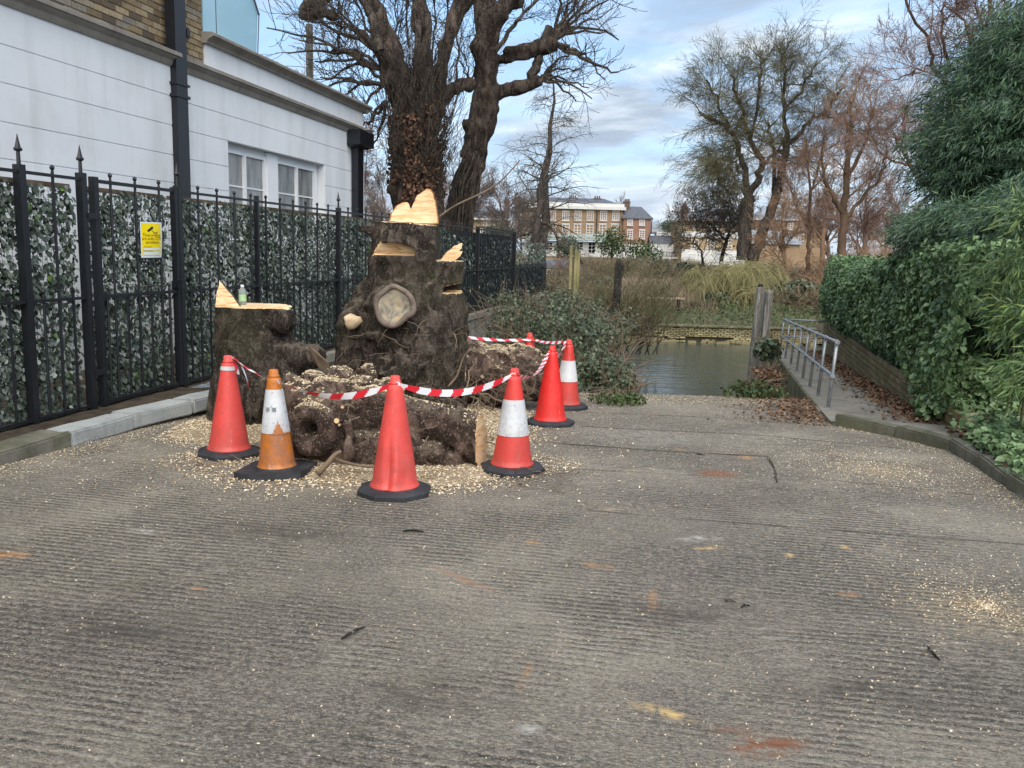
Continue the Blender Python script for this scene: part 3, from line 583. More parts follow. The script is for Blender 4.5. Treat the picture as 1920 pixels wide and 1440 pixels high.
# ------------------------------------------------------------------ low brick wall beside the walkway
e = empty('low_brick_wall', rw(4, 1.2, -0.4), 'low mossy brick wall between the walkway and the ivy hedge', 'wall')
mb = MB(); mb.rbox(-1.15, 12, 1.17, 1.38, -1.1, 0.095); obj('mortar_backing', mb, MT['mortar_l'], e)
unit = MB(); unit.box((0, 0, 0), (.5, .5, .5)); ub2 = mesh_of('brick', unit, MT['low_brick'])
cnt = 0; jn = MB(); rot = (0, 0, math.atan2(RU[1], RU[0]))
for r in range(10):
    z = 0.085 - r * 0.088
    for k in range(0, 56):
        s = -1.1 + (k + .5 * (r % 2)) * 0.235
        if s > 11.9 or z < wz(s) - 0.09: continue
        c = rw(s, 1.17 + rng.normal() * .003, z)
        if cnt < 296: inst('brick', ub2, e, c, (0, 0, rot[2] + rng.normal() * .01), (0.222, .045, 0.072)); cnt += 1
        else: jn.box(c, (.111, .0225, .036), (RU, RN, UP))
if jn.n: obj('brick', jn, MT['low_brick'], e, kind='stuff')
# ------------------------------------------------------------------ kerbs
def kerb(name, path, w, h, z0, mat, e, seg):
    path = np.array(path); L = np.concatenate([[0], np.cumsum(np.linalg.norm(np.diff(path, axis=0), axis=1))]); n = max(1, round(L[-1] / seg))
    for i in range(n):
        a = [np.interp(L[-1] * i / n + .008, L, path[:, d]) for d in (0, 1)]; b = [np.interp(L[-1] * (i + 1) / n - .008, L, path[:, d]) for d in (0, 1)]
        a = np.array([*a, 0]); b = np.array([*b, 0]); u = (b - a); l = np.linalg.norm(u); u /= l; nn = np.array([u[1], -u[0], 0])
        bm = bmesh.new(); bmesh.ops.create_cube(bm, size=1); bmesh.ops.scale(bm, vec=(l, w, h), verts=bm.verts)
        bmesh.ops.bevel(bm, geom=bm.edges[:], offset=0.014, segments=2, affect='EDGES'); bmesh.ops.subdivide_edges(bm, edges=bm.edges[:], cuts=2, use_grid_fill=True)
        vv = np.array([v.co[:] for v in bm.verts]); ff = [[v.index for v in f.verts] for f in bm.faces]; bm.free()
        c = (a + b) / 2 + UP * (z0(a[1]) + h / 2 + rng.normal() * .004); Wd = c + vv[:, :1] * u + vv[:, 1:2] * nn + vv[:, 2:] * UP
        Wd += 0.010 * np.stack([fbm(Wd, 9, 2, 1), fbm(Wd, 9, 2, 2), fbm(Wd, 9, 2, 3)], 1)
        obj('kerb_stone', MB().add(Wd, ff), mat(i, n), e)
kp = [(xl(-4) + .35, -4), (-4.45, 2.0), (-3.70, 5.87), (-3.50, 7.1), (-3.07, 8.33), (-2.95, 8.8)]
e = empty('left_kerb', (-3.5, 6, 0), 'kerb at the foot of the railings, dark old stones then two pale new ones', 'kerb')
kerb('kerb', kp, .27, .13, lambda y: -.06, lambda i, n: MT['kerb_new'] if i >= n - 3 else MT['kerb_old'], e, .78)
e = empty('right_kerb', (3.9, 7, 0), 'low chipped concrete kerb curving along the garden bed on the right', 'kerb')
kerb('kerb', [(3.28, -4), (3.33, 3.5), (3.57, 5.62), (3.96, 7.21), (3.84, 7.86), (3.38, 8.64)], .16, .15, lambda y: -.05 + float(slipz(y)), lambda i, n: MT['kerb_old'], e, .72)

# ------------------------------------------------------------------ white rendered house on the left
WB = 1.8
H1 = empty('white_house', fw(8, 5, 0), 'long white rendered house with stone cornices behind the railings', 'house')
S_END = 12.62; G = [3.50, 3.12, 2.73, 2.36, 1.98, 1.60, 1.22, .84, .46]; gp = 0.009
mb = MB(); mb.fbox(-9, 12.58, WB + .02, WB + .30, -.1, 3.0); 
mb = MB()   # solid core behind the bands, leaving the window opening
mb.fbox(-9, 5.43, WB - .082, WB + .01, 0, 4.0); mb.fbox(-9, 6.92, WB + .01, 8, 0, 4.0); mb.fbox(10.52, S_END - .02, WB + .01, 8, 0, 4.0); mb.fbox(6.92, 10.52, WB + .01, 8, 3.12, 4.0); mb.fbox(6.92, 10.52, WB + .01, 8, 0, 1.6)
mb.fbox(6.92, 10.52, WB + .24, 8, 1.6, 3.12)
obj('wall_core', mb, MT['render'], H1)
edges = [3.93] + G + [0.0]
for i in range(len(edges) - 1):
    z1, z0 = edges[i] - (gp if i else 0), edges[i + 1] + gp
    m_ = MB(); m_.fbox(-9, 5.44, WB - .09, WB + .03, z0, z1); obj('render_band', m_, MT['render'], H1)
    if z0 > 3.1: segs = [(5.44, S_END)]
    elif z1 > 1.7: segs = [(5.44, 6.90), (10.54, S_END)]
    else: segs = [(5.44, S_END)]
    for a, b in segs: m_ = MB(); m_.fbox(a, b, WB, WB + .04, z0, z1); obj('render_band', m_, MT['render'], H1)
    m_ = MB(); m_.fbox(S_END - .04, S_END, WB + .04, 8, z0, z1); obj('render_band', m_, MT['render'], H1)
def cornice(name, s0, s1, w, z, prof, ret=None):            # prof: list of (out, dz)
    pts = [fw(s0, w - o_, z + d) for o_, d in prof]; mb = MB(); mb.prism(pts, FU * (s1 - s0)); return obj(name, mb, MT['trim'], H1)
PR = [(-.05, 0), (.02, 0), (.035, .03), (.05, .07), (.085, .10), (.10, .125), (.125, .13), (.125, .175), (.105, .185), (-.05, .21)]
cornice('cornice', -9, 5.40, WB - .09, 3.89, PR); cornice('cornice', 5.60, S_END + .02, WB, 3.90, PR)
m_ = MB(); m_.fbox(6.36, S_END - .03, WB + .01, WB + .35, 4.05, 4.42); m_.fbox(S_END - .35, S_END - .03, WB + .35, 8, 4.05, 4.42); obj('parapet', m_, MT['render'], H1)
PR2 = [(-.05, 0), (.05, 0), (.06, .03), (.09, .06), (.15, .09), (.17, .10), (.17, .135), (.15, .15), (-.35, .17)]
cornice('parapet_cornice', 6.30, S_END + .10, WB + .01, 4.42, PR2)
pts = [fw(S_END - .03 + o_, WB - .10, 4.42 + d) for o_, d in PR2]; m_ = MB(); m_.prism(pts, FN * 6.3); obj('parapet_cornice', m_, MT['trim'], H1)
m_ = MB(); m_.fbox(-9, S_END - .2, WB + .2, 8, 4.0, 4.2); obj('roof', m_, MT['lead'], H1)
# upper brick storey, bricks one by one in view
m_ = MB(); m_.fbox(-9, 6.33, WB + .05, 7, 4.0, 8.5); obj('upper_wall', m_, MT['mortar'], H1)
unit = MB(); unit.box((0, 0, 0), (.5, .5, .5)); ub3 = mesh_of('brick', unit, MT['stock']); jn = MB(); cnt = 0; ang = math.atan2(FU[1], FU[0])
for r in range(50):
    z = 4.14 + r * .082
    for k in range(60):
        s1 = 6.34 - (k + .5 * (r % 2)) * 0.262; s0 = max(s1 - .248, -9); s1 = min(s1, 6.34)
        if s0 < -5: break
        if k == 0 and r % 2: pass
        c = fw((s0 + s1) / 2, WB + .05 + rng.normal() * .0025, z); L = s1 - s0
        vis = s0 > 2.9 and z < 5.45
        if r % 2 and k == 0: jn.box(fw(6.34 - .06, WB + .05, z), (.058, .014, .034), (FU, FN, UP))
        if vis and cnt < 298: inst('brick', ub3, H1, c, (0, 0, ang + rng.normal() * .004), (L, .028, .068)); cnt += 1
        else: jn.box(c, (L / 2, .014, .034), (FU, FN, UP))
obj('brick', jn, MT['stock'], H1, kind='stuff')
# light blue glazed side box
gz = MB(); Pz = [onf(px, py, 2.35) for px, py in ((380, 120), (480, 120), (483, 28), (455, -60), (380, -80))]
gz.prism([fw(s, 2.35, z) for s, z in Pz], FN * 2.5); obj('blue_glazed_side', gz, MT['blue'], H1)
m_ = MB()
for (a, b) in ((2, 3), (1, 2)):
    p, q = Pz[a], Pz[b]; m_.tube([fw(p[0] + .01, 2.33, p[1]), fw(q[0] + .01, 2.33, q[1])], .018 if a == 2 else .010, 6)
obj('trim_bar', m_, MT['slate'], H1)
s_, z_ = onf(405, 40, 2.35); m_ = MB(); m_.fbox(s_ - .006, s_ + .006, 2.343, 2.352, 4.3, 6.0); obj('glass_seam', m_, MT['slate'], H1)
# wall lamp box on brick
m_ = MB(); m_.fbox(5.70, 5.84, WB - .06, WB + .04, 4.36, 4.50); m_.fbox(5.73, 5.81, WB - .09, WB - .06, 4.38, 4.47)
tag(obj('wall_lamp', m_, MT['pipe']), 'small black box lamp on the brickwork beside the tall downpipe', 'lamp')
# windows
def casement(s0, s1):
    z0, z1 = 1.62, 3.03; w = WB + .13; fr = MB()
    fr.fbox(s0, s1, w, w + .07, z1 - .055, z1); fr.fbox(s0, s1, w, w + .07, z0, z0 + .06); fr.fbox(s0, s0 + .055, w, w + .07, z0 + .06, z1 - .055); fr.fbox(s1 - .055, s1, w, w + .07, z0 + .06, z1 - .055)
    f = obj('window', fr, MT['white_gloss'], H1); mid = (s0 + s1) / 2
    g = MB(); g.fbox(mid - .03, mid + .03, w - .012, w + .06, z0 + .06, z1 - .055); obj('glazing_bar', g, MT['white_gloss'], f)
    g = MB(); g.fbox(s0 + .055, mid - .03, w + .02, w + .05, z1 - .57, z1 - .545); obj('glazing_bar', g, MT['white_gloss'], f)
    g = MB(); g.fbox(mid + .03, s1 - .055, w + .02, w + .05, z1 - .57, z1 - .545); obj('glazing_bar', g, MT['white_gloss'], f)
    for a, b in ((s0 + .055, mid - .03), (mid + .03, s1 - .055)):
        g = MB(); g.fbox(a, b, w + .035, w + .045, z0 + .06, z1 - .055); obj('pane', g, MT['reflection_pane'], f)
casement(6.93, 8.36); casement(8.76, 10.36)
g = MB(); g.fbox(8.37, 8.75, WB + .10, WB + .23, 1.6, 3.11); obj('window_pier', g, MT['white_gloss'], H1)
g = MB(); g.fbox(6.93, 8.36, WB + .15, WB + .23, 3.035, 3.12); g.fbox(8.76, 10.5, WB + .15, WB + .23, 3.035, 3.12); g.fbox(10.37, 10.5, WB + .15, WB + .23, 1.6, 3.035); obj('window_head', g, MT['white_gloss'], H1)
# downpipes and hopper
def pipe(s0, s1, z0, z1, wf, label):
    e = empty('downpipe', fw((s0 + s1) / 2, wf, z0), label, 'downpipe')
    m_ = MB(); m_.fbox(s0, s1, wf - .16, wf - .02, z0, z1); obj('pipe', m_, MT['pipe'], e); return e
p1 = pipe(5.30, 5.56, 0.0, 7.5, WB - .02, 'tall black square downpipe crossing the cornice and brickwork')
m_ = MB(); m_.fbox(5.27, 5.59, WB - .20, WB - .03, 3.50, 3.54); m_.fbox(5.27, 5.59, WB - .20, WB - .03, 3.66, 3.69); m_.fbox(5.20, 5.66, WB - .05, WB - .0, 3.55, 3.64); obj('pipe_collar', m_, MT['pipe'], p1)
p2 = pipe(11.86, 12.16, 0, 3.70, WB, 'short black downpipe with square hopper at the house corner')
m_ = MB(); m_.box(fw(12.02, WB - .16, 3.80), (.40, .14, .15), (FU, FN, UP)); obj('hopper', m_, MT['pipe'], p2)
m_ = MB(); m_.box(fw(12.02, WB - .12, 3.63), (.40, .12, .03), (FU, FN, -UP), taper=.6); obj('hopper_base', m_, MT['pipe'], p2)
m_ = MB(); m_.fbox(12.3, 12.6, WB - .25, WB - .02, 4.02, 4.05); m_.fbox(12.34, 12.56, WB - .22, WB - .05, 3.955, 4.02)
tag(obj('floodlight', m_, MT['trim']), 'small beige floodlight above the hopper at the house corner', 'floodlight')

# ------------------------------------------------------------------ railings
ZR, ZM, ZB = 2.085, 1.055, 0.08
def bar_mesh(h, n=8, ball=.021, r=.0125):
    m_ = MB(); m_.lathe([(r, 0), (r, h - .03), (r * .7, h - .025), (ball * .8, h - .012), (ball, h), (ball * .8, h + .012), (.002, h + .024)], n); return mesh_of('bar', m_, MT['iron'], smooth=False)
LBAR = bar_mesh(2.10); SBAR = bar_mesh(1.08, 6, .018)
pm = MB(); pm.box((0, 0, 1.07), (.033, .033, 1.07)); POST = mesh_of('post', pm, MT['iron'])
fm = MB(); fm.lathe([(.016, 0), (.014, .10), (.028, .105), (.034, .12), (.022, .135), (.014, .17), (.002, .235)], 8); FIN = mesh_of('finial', fm, MT['iron'])
def post(e, s, w=0.0, fin=True):
    p = inst('post', POST, e, fw(s, w, 0.0), (0, 0, ang)); ORG[p.name] = fw(s, w, 0)
    if fin: f = inst('finial', FIN, p, fw(s, w, 2.14))
def bars(e, ss, short=True, z0=.05, longm=LBAR, w=0):
    for s in ss: inst('bar', longm, e, fw(s, w, z0), (0, 0, rng.random()))
def rail(e, s0, s1, z, h=.012, t_=.022, w=0): m_ = MB(); m_.fbox(s0, s1, w - t_, w + t_, z - h, z + h); obj('rail', m_, MT['iron'], e)
f1 = empty('iron_railing', fw(-.5, 0, 0), 'black spear-topped iron railing panel left of the gate', 'railing')
f2 = empty('iron_railing', fw(5, 0, 0), 'long black iron railing from the gate past the tree stumps', 'railing')
f3 = empty('iron_railing', fw(18, 0, 0), 'far dense black railing panel with tall end post, right of the big stump', 'railing')
f4 = empty('iron_railing', fw(23, 0, 0), 'low black iron railing beyond the tall panels, above the bushes', 'railing')
D0 = .379
for s in (-2.9, .53, 1.24): post(f1, s)
for z in (ZR, ZM, ZB): rail(f1, -5.0, 1.22, z)
bars(f1, [.53 - D0 * k for k in range(1, 12) if abs(.53 - D0 * k + 2.9) > .1] + [.895]); bars(f1, [.53 - D0 * (k + .5) for k in range(0, 12)] + [.715, 1.07], longm=SBAR)
for s in (2.69, 6.91): post(f2, s)
for a, b in ((2.71, 6.9), (6.93, 15.8)):
    for z in (ZR, ZM, ZB): rail(f2, a, b, z)
bars(f2, [2.69 + .3836 * k for k in range(1, 11)] + [6.91 + D0 * k for k in range(1, 24)]); bars(f2, [2.69 + .3836 * (k + .5) for k in range(0, 11)] + [6.91 + D0 * (k + .5) for k in range(0, 23)], longm=SBAR)
m_ = MB(); m_.fbox(4.35, 4.39, -.025, .025, .08, 2.15); obj('stay', m_, MT['iron'], f2)
for s in (15.82, 20.5): post(f3, s, fin=False)
for z in (ZR, ZM, ZB): rail(f3, 15.84, 20.5, z)
bars(f3, [15.82 + .185 * k for k in range(1, 25)])
m_ = MB(); m_.fbox(20.45, 20.56, -.06, .06, -.3, 2.12); obj('end_post', m_, MT['iron'], f3)
for z in (ZM, ZB): rail(f4, 20.6, 27, z)
bars(f4, [20.6 + .2 * k for k in range(1, 32)], longm=SBAR)
# gate
gt = empty('iron_gate', fw(2.0, 0, 0), 'black iron garden gate with ball-topped bars, yellow sign fixed on it', 'gate')
for a, b in ((1.37, 1.43), (2.60, 2.65)): m_ = MB(); m_.fbox(a, b, -.03, .03, .06, 2.12); obj('stile', m_, MT['iron'], gt)
for z in (ZR, ZM + .0, ZB + .0): rail(gt, 1.43, 2.60, z, .015)
bars(gt, [1.63, 1.99, 2.37]); bars(gt, [1.52, 1.81, 2.18, 2.49], longm=SBAR)
m_ = MB(); m_.fbox(2.50, 2.66, -.05, -.02, 1.10, 1.17); m_.box(fw(2.6, -.07, 1.13), (.035, .03, .05), (FU, FN, UP)); obj('latch', m_, MT['iron'], gt)
for z in (.35, 1.75): m_ = MB(); m_.fbox(1.26, 1.40, -.045, -.02, z, z + .05); obj('hinge', m_, MT['iron'], gt)
# CCTV notice
sg = empty('warning_sign', fw(2.16, -.035, 1.57), 'yellow surveillance notice with a black camera symbol on the gate', 'sign')
NS = 12
def bend(u, v, off=0.0):     # u 0..1 across, v 0..1 up; gentle curl at the right edge
    s = 1.995 + .325 * u - .02 * (1 - v) * u; return fw(s, -.036 - .03 * math.sin(u * 2.4) * (0.7 + .3 * math.sin(v * 3)) - off, 1.405 + .345 * v + .004 * u)
def patch(name, u0, u1, v0, v1, off, mat, parent=sg, n=NS):
    V = []; 
    for j in range(n + 1):
        for i in range(n + 1): V.append(bend(u0 + (u1 - u0) * i / n, v0 + (v1 - v0) * j / n, off))
    F = [(j * (n + 1) + i, j * (n + 1) + i + 1, (j + 1) * (n + 1) + i + 1, (j + 1) * (n + 1) + i) for j in range(n) for i in range(n)]
    V2 = [bend(u0 + (u1 - u0) * i / n, v0 + (v1 - v0) * j / n, off - .001) for j in range(n + 1) for i in range(n + 1)]
    m_ = MB(); m_.add(V, F); m_.add(V2, [q[::-1] for q in F]); return obj(name, m_, mat, parent)
patch('backing', 0, 1, 0, 1, 0.000, MT['sign_w']); pf = patch('printed_face', .04, .90, .06, .965, .002, MT['yel'])
patch('blank_field', .10, .84, .21, .275, .004, MT['sign_w'], pf, 4); patch('blank_field', .10, .84, .08, .16, .004, MT['sign_w'], pf, 4)
def flat(name, polys, mat, parent, off=.005):
    m_ = MB()
    for p in polys: m_.add([bend(u, v, off) for u, v in p], [list(range(len(p)))])
    return obj(name, m_, mat, parent)
flat('camera_symbol', [[(.24, .76), (.30, .72), (.52, .83), (.50, .86), (.46, .885)], [(.42, .78), (.45, .77), (.57, .70), (.54, .69)], [(.52, .70), (.54, .68), (.68, .695), (.68, .71)], [(.67, .67), (.70, .67), (.70, .74), (.67, .74)]], MT['ink'], pf)
def letters(txt, u, v, size, mat, parent):
    cu = bpy.data.curves.new('lettering', 'FONT'); cu.body = txt; cu.size = size; cu.align_x = 'CENTER'; cu.resolution_u = 2
    to = bpy.data.objects.new('tmp_text', cu); COL.objects.link(to); bpy.context.view_layer.update()
    me = bpy.data.meshes.new_from_object(to); vv = np.array([w_.co[:] for w_ in me.vertices]); ff = [list(p.vertices) for p in me.polygons]
    bpy.data.objects.remove(to); m_ = MB(); m_.add([bend(u + x / .325, v + y / .345, .005) for x, y, _ in vv], ff); return obj('lettering', m_, mat, parent)
letters('These premises', .47, .60, .041, MT['ink_soft'], pf); letters('are under CCTV', .47, .50, .041, MT['ink_soft'], pf); letters('surveillance', .47, .40, .041, MT['ink_soft'], pf)
letters('Operated by', .25, .29, .020, MT['ink_soft'], pf); letters('For information', .29, .175, .020, MT['ink_soft'], pf)

# ------------------------------------------------------------------ artificial leaf screens behind the bars
LP = np.array([(0, 0, 0), (-.36, .30, .10), (-.30, .72, .05), (0, 1, -.08), (.30, .72, .05), (.36, .30, .10), (0, .5, .0)])
LF = [(0, 5, 6), (5, 4, 6), (4, 3, 6), (3, 2, 6), (2, 1, 6), (1, 0, 6)]
LFq = [(0, 5, 4, 6), (6, 4, 3, 2), (0, 6, 2, 1)]
def leaves(mb, C, size, X, Y, Z, pat=LP, faces=LFq, mi=0):   # C (N,3) positions, X,Y,Z (N,3) leaf frame
    V = C[:, None] + size[:, None, None] * (pat[None, :, :1] * X[:, None] + pat[None, :, 1:2] * Y[:, None] + pat[None, :, 2:] * Z[:, None]); quads_to(mb, V, len(pat), faces, mi)
def unit_rows(a): return a / (np.linalg.norm(a, axis=1)[:, None] + 1e-9)
def frames(N, nrm, down=None, jit=0.6):                    # leaf plane normal ~ nrm, tip direction ~ down
    Z = unit_rows(nrm + rng.normal(size=(N, 3)) * jit); d = (down if down is not None else np.tile([0, 0, -1.], (N, 1))) + rng.normal(size=(N, 3)) * .45
    X = unit_rows(np.cross(d, Z)); Y = np.cross(Z, X); return X, Y, Z
def screen(s0, s1, dens, e, z0=.04, z1=2.03, sz=.049, net=True, single=0):
    N = int((s1 - s0) * (z1 - z0) * dens); s = rng.uniform(s0, s1, N); z = rng.uniform(z0, z1, N)
    cl = vnoise(np.stack([s, 0 * s, z], 1), 3.5, 21) + rng.normal(size=N) * .5; keep = cl > -.75; s, z = s[keep], z[keep]; N = len(s)
    w = rng.uniform(.055, .13, N); C = FO + FU * s[:, None] + FN * w[:, None] + UP * z[:, None]
    X, Y, Z = frames(N, np.tile(-FN, (N, 1)) + UP * .35, None, .42); size = sz * rng.uniform(.75, 1.3, N)
    g = rng.random(N) < .015; order = np.argsort(-(size + (C[:, 1] < 9) * .01)); one = order[:single]; rest = np.ones(N, bool); rest[one] = False
    mb = MB(); leaves(mb, C[rest & ~g], size[rest & ~g], X[rest & ~g], Y[rest & ~g], Z[rest & ~g]); obj('leaf', mb, MT['screen_leaf'], e, kind='stuff')
    if g.any(): mb = MB(); leaves(mb, C[g], size[g] * 1.1, X[g], Y[g], Z[g]); obj('leaf', mb, MT['fresh_leaf'], e, kind='stuff', label='bright green sprigs among the faded leaves')
    if single:
        lm = MB(); lm.add(LP, LFq); lme = mesh_of('leaf', lm, MT['screen_leaf'])
        for i in one:
            M_ = Matrix(((X[i][0], Y[i][0], Z[i][0]), (X[i][1], Y[i][1], Z[i][1]), (X[i][2], Y[i][2], Z[i][2])))
            inst('leaf', lme, e, C[i] - FN * .02, M_.to_euler(), (size[i] * 1.1,) * 3)
    if net:
        mb = MB()
        for k in np.arange(s0, s1, .055): mb.fbox(k, k + .0025, .132, .134, z0, z1)
        for k in np.arange(z0, z1, .055): mb.fbox(s0, s1, .136, .138, k, k + .0025)
        obj('net', mb, MT['screen_net'], e, kind='stuff')
        mb = MB(); mb.fbox(s0, s1, .10, .15, z1 - .03, z1 + .01); obj('batten', mb, MT['stick'], e)
e = empty('leaf_screen', fw(0, .1, 0), 'faded plastic leaf screen behind the railing panel left of the gate', 'leaf screen'); screen(-5, 1.22, 2200, e, single=290)
e = empty('leaf_screen', fw(5, .1, 0), 'long faded plastic leaf screen behind the railings right of the gate', 'leaf screen'); screen(2.72, 13.5, 2200, e, single=290)
e = empty('leaf_screen', fw(17, .1, 0), 'sparse leaf screen on the far dense railing panel by the bushes', 'leaf screen'); screen(13.5, 26.8, 170, e, z1=1.9, sz=.085, net=False)
mb = MB(); mb.fbox(13.5, 20.4, .10, .13, .05, 2.0); obj('backing', mb, MT['screen_net'], e); mb = MB(); mb.fbox(20.6, 26.8, .10, .13, -.2, 1.0); obj('backing', mb, MT['screen_net'], e)
screen(1.44, 2.59, 2100, gt, single=200)
# ------------------------------------------------------------------ far houses across the water
def facade_at(px, py, D): p = at(px, py, D); return p[0], p[2]
def win_obj(e, x0, x1, z0, z1, y, bars_=(2, 2), sill=True, arch=False):
    f = MB(); t_ = .055
    f.box(((x0 + x1) / 2, y, z1 - t_ / 2), ((x1 - x0) / 2, .06, t_ / 2)); f.box(((x0 + x1) / 2, y, z0 + t_ / 2), ((x1 - x0) / 2, .06, t_ / 2))
    for x in (x0 + t_ / 2, x1 - t_ / 2): f.box((x, y, (z0 + z1) / 2), (t_ / 2, .06, (z1 - z0) / 2 - t_))
    for i in range(1, bars_[0]): f.box((x0 + (x1 - x0) * i / bars_[0], y, (z0 + z1) / 2), (.022, .045, (z1 - z0) / 2 - t_))
    for i in range(1, bars_[1]): f.box(((x0 + x1) / 2, y, z0 + (z1 - z0) * i / bars_[1]), ((x1 - x0) / 2 - t_, .04, .022))
    w = obj('window', f, MT['white_gloss'], e)
    g = MB(); g.box(((x0 + x1) / 2, y + .05, (z0 + z1) / 2), ((x1 - x0) / 2, .01, (z1 - z0) / 2)); obj('pane', g, MT['glass'], w)
    if sill: g = MB(); g.box(((x0 + x1) / 2, y - .08, z0 - .09), ((x1 - x0) / 2 + .08, .10, .05)); g.box(((x0 + x1) / 2, y - .03, z1 + .09), ((x1 - x0) / 2 + .06, .06, .06)); obj('sill', g, MT['white_paint'], w)
    return w
def house_block(e, D, px0, px1, pytop, zbase, mat, depth=10, name='wall'):
    xa, zt = facade_at(px0, pytop, D); xb, _ = facade_at(px1, pytop, D)
    m_ = MB(); m_.box(((xa + xb) / 2, D + depth / 2, (zt + zbase) / 2), ((xb - xa) / 2, depth / 2, (zt - zbase) / 2)); return obj(name, m_, mat, e), xa, xb, zt
def hip(e, x0, x1, y0, y1, z, h, mat, ov=.35, ridge=.35):
    xm0 = x0 + (x1 - x0) * ridge; xm1 = x1 - (x1 - x0) * ridge; ym = (y0 + y1) / 2
    v = [(x0 - ov, y0 - ov, z), (x1 + ov, y0 - ov, z), (x1 + ov, y1 + ov, z), (x0 - ov, y1 + ov, z), (xm0, ym, z + h), (xm1, ym, z + h), (x0 - ov, y0 - ov, z - .12), (x1 + ov, y0 - ov, z - .12), (x1 + ov, y1 + ov, z - .12), (x0 - ov, y1 + ov, z - .12)]
    m_ = MB(); m_.add(v, [(0, 1, 5, 4), (1, 2, 5), (2, 3, 4, 5), (3, 0, 4), (6, 7, 1, 0), (7, 8, 2, 1), (8, 9, 3, 2), (9, 6, 0, 3), (9, 8, 7, 6)]); return obj('roof', m_, mat, e)
def chimney(e, x, y, z, w=.9, h=1.3, d=.6, parent=None):
    m_ = MB(); m_.box((x, y, z + h / 2), (w / 2, d / 2, h / 2)); m_.box((x, y, z + h + .05), (w / 2 + .08, d / 2 + .08, .07))
    for k in range(3): m_.lathe([(.11, 0), (.09, .35)], 8, (x + (k - 1) * w * .3, y, z + h + .1))
    obj('chimney', m_, MT['pot'], parent or e)
def px_win(e, D, px, py0, py1, w, bars_=(2, 4), **k):
    a = at(px, py0, D); b = at(px, py1, D); win_obj(e, a[0] - w / 2, a[0] + w / 2, b[2], a[2], D - .02, bars_, **k)
DM = 118.0
e = empty('terraced_mansion', (9, DM, .5), 'long three-storey brown brick mansion with white cornice across the river', 'house')
_, xa, xb, zt = house_block(e, DM, 980, 1169, 388, 3.3, MT['far_brown'])
house_block(e, DM - .05, 980, 1169, 450, -1, MT['white_paint'], name='ground_floor_wall')
m_ = MB(); m_.box(((xa + xb) / 2, DM + 4.9, zt + .10), ((xb - xa) / 2 + .3, 5.5, .20)); m_.box(((xa + xb) / 2, DM + 4.9, zt + .5), ((xb - xa) / 2 + .1, 5.1, .24)); obj('cornice', m_, MT['white_paint'], e)
r_ = hip(e, xa + 1.5, xb - 1, DM + 1.2, DM + 9.6, zt + .8, .9, MT['slate'], ridge=.1)
for px in (1079, 1126, 1020): x = at(px, 380, DM)[0]; chimney(e, x, DM + 5, zt + .9, 1.0, .7, .6, r_)
for px in (1012, 1036, 1061, 1084, 1107, 1132, 1155): px_win(e, DM, px, 397, 413, 0.92, (3, 4))
for px in (1010, 1036, 1061, 1083, 1106, 1130, 1153): px_win(e, DM, px, 421, 442, 0.98, (2, 4))
for px in (1005, 1030, 1052, 1087, 1131): px_win(e, DM - .07, px, 454, 469, 0.98, (2, 3), sill=False)
for px in (1068, 1110): px_win(e, DM - .07, px, 454, 475, 1.0, (2, 3), sill=False)
x0 = at(985, 446, DM)[0]; x1 = at(1140, 446, DM)[0]; zb = at(1060, 449, DM)[2]
m_ = MB(); m_.box(((x0 + x1) / 2, DM - .65, zb), ((x1 - x0) / 2, .6, .06)); m_.box(((x0 + x1) / 2, DM - 1.2, zb + .75), ((x1 - x0) / 2, .04, .05)); m_.box(((x0 + x1) / 2, DM - 1.2, zb + .3), ((x1 - x0) / 2, .03, .03))
for k in range(60): m_.box((x0 + (x1 - x0) * k / 59, DM - 1.2, zb + .40), (.05, .02, .36))
obj('balcony', m_, MT['green_rail'], e)
m_ = MB(); xm = at(1118.5, 420, DM)[0]; m_.box((xm, DM - .1, 5.0), (.06, .07, 2.2)); obj('drainpipe', m_, MT['iron'], e)
e = empty('red_brick_wing', (17, DM - 1, .5), 'red brick wing with grey slate hipped roof at the mansion end', 'house')
_, xa, xb, zt = house_block(e, DM - 1, 1169.5, 1221, 408, 2.5, MT['far_red'], 8); house_block(e, DM - 1.05, 1169.5, 1221, 458, -1, MT['white_paint'], 8, 'ground_floor_wall')
r_ = hip(e, xa, xb, DM - 1, DM + 7, zt, 1.7, MT['slate'], ridge=.22, ov=.25); chimney(e, xa + .7, DM + 2, zt + .3, .8, 1.9, .7, r_)
for px in (1181.5, 1204): px_win(e, DM - 1, px, 411, 422, .72, (3, 4)); px_win(e, DM - 1, px, 432, 447, .74, (2, 4))
px_win(e, DM - 1.07, 1184, 461, 470, .9, (2, 2), sill=False)
m_ = MB(); m_.tube([(xb + .1, DM - 1.2, zt + .1), (xb + .05, DM - 1.2, zt - 1.8), (xb - .25, DM - 1.15, zt - 2.6), (xb - .25, DM - 1.15, 0)], .07, 6); obj('drainpipe', m_, MT['iron'], e)
e = empty('low_white_house', (21, DM - 2, .5), 'low white house with slate roof and a strip of skylights, wing on its left', 'house')
_, xa, xb, zt = house_block(e, DM - 2, 1219, 1279, 455, -1, MT['white_paint'], 8)
hz0 = at(1240, 441, DM)[2]
m_ = MB(); m_.prism([(xa, DM - 2.2, zt), (xa, DM + .5, zt + 1.0), (xa, DM + 5.5, zt + 1.0), (xa, DM + 5.5, zt)], (xb - xa, 0, 0)); lr = obj('roof', m_, MT['slate'], e)
xs0 = at(1232, 440, DM)[0]; xs1 = at(1271, 440, DM)[0]; zc0 = at(1250, 443, DM)[2]; zc1 = at(1250, 435, DM)[2]
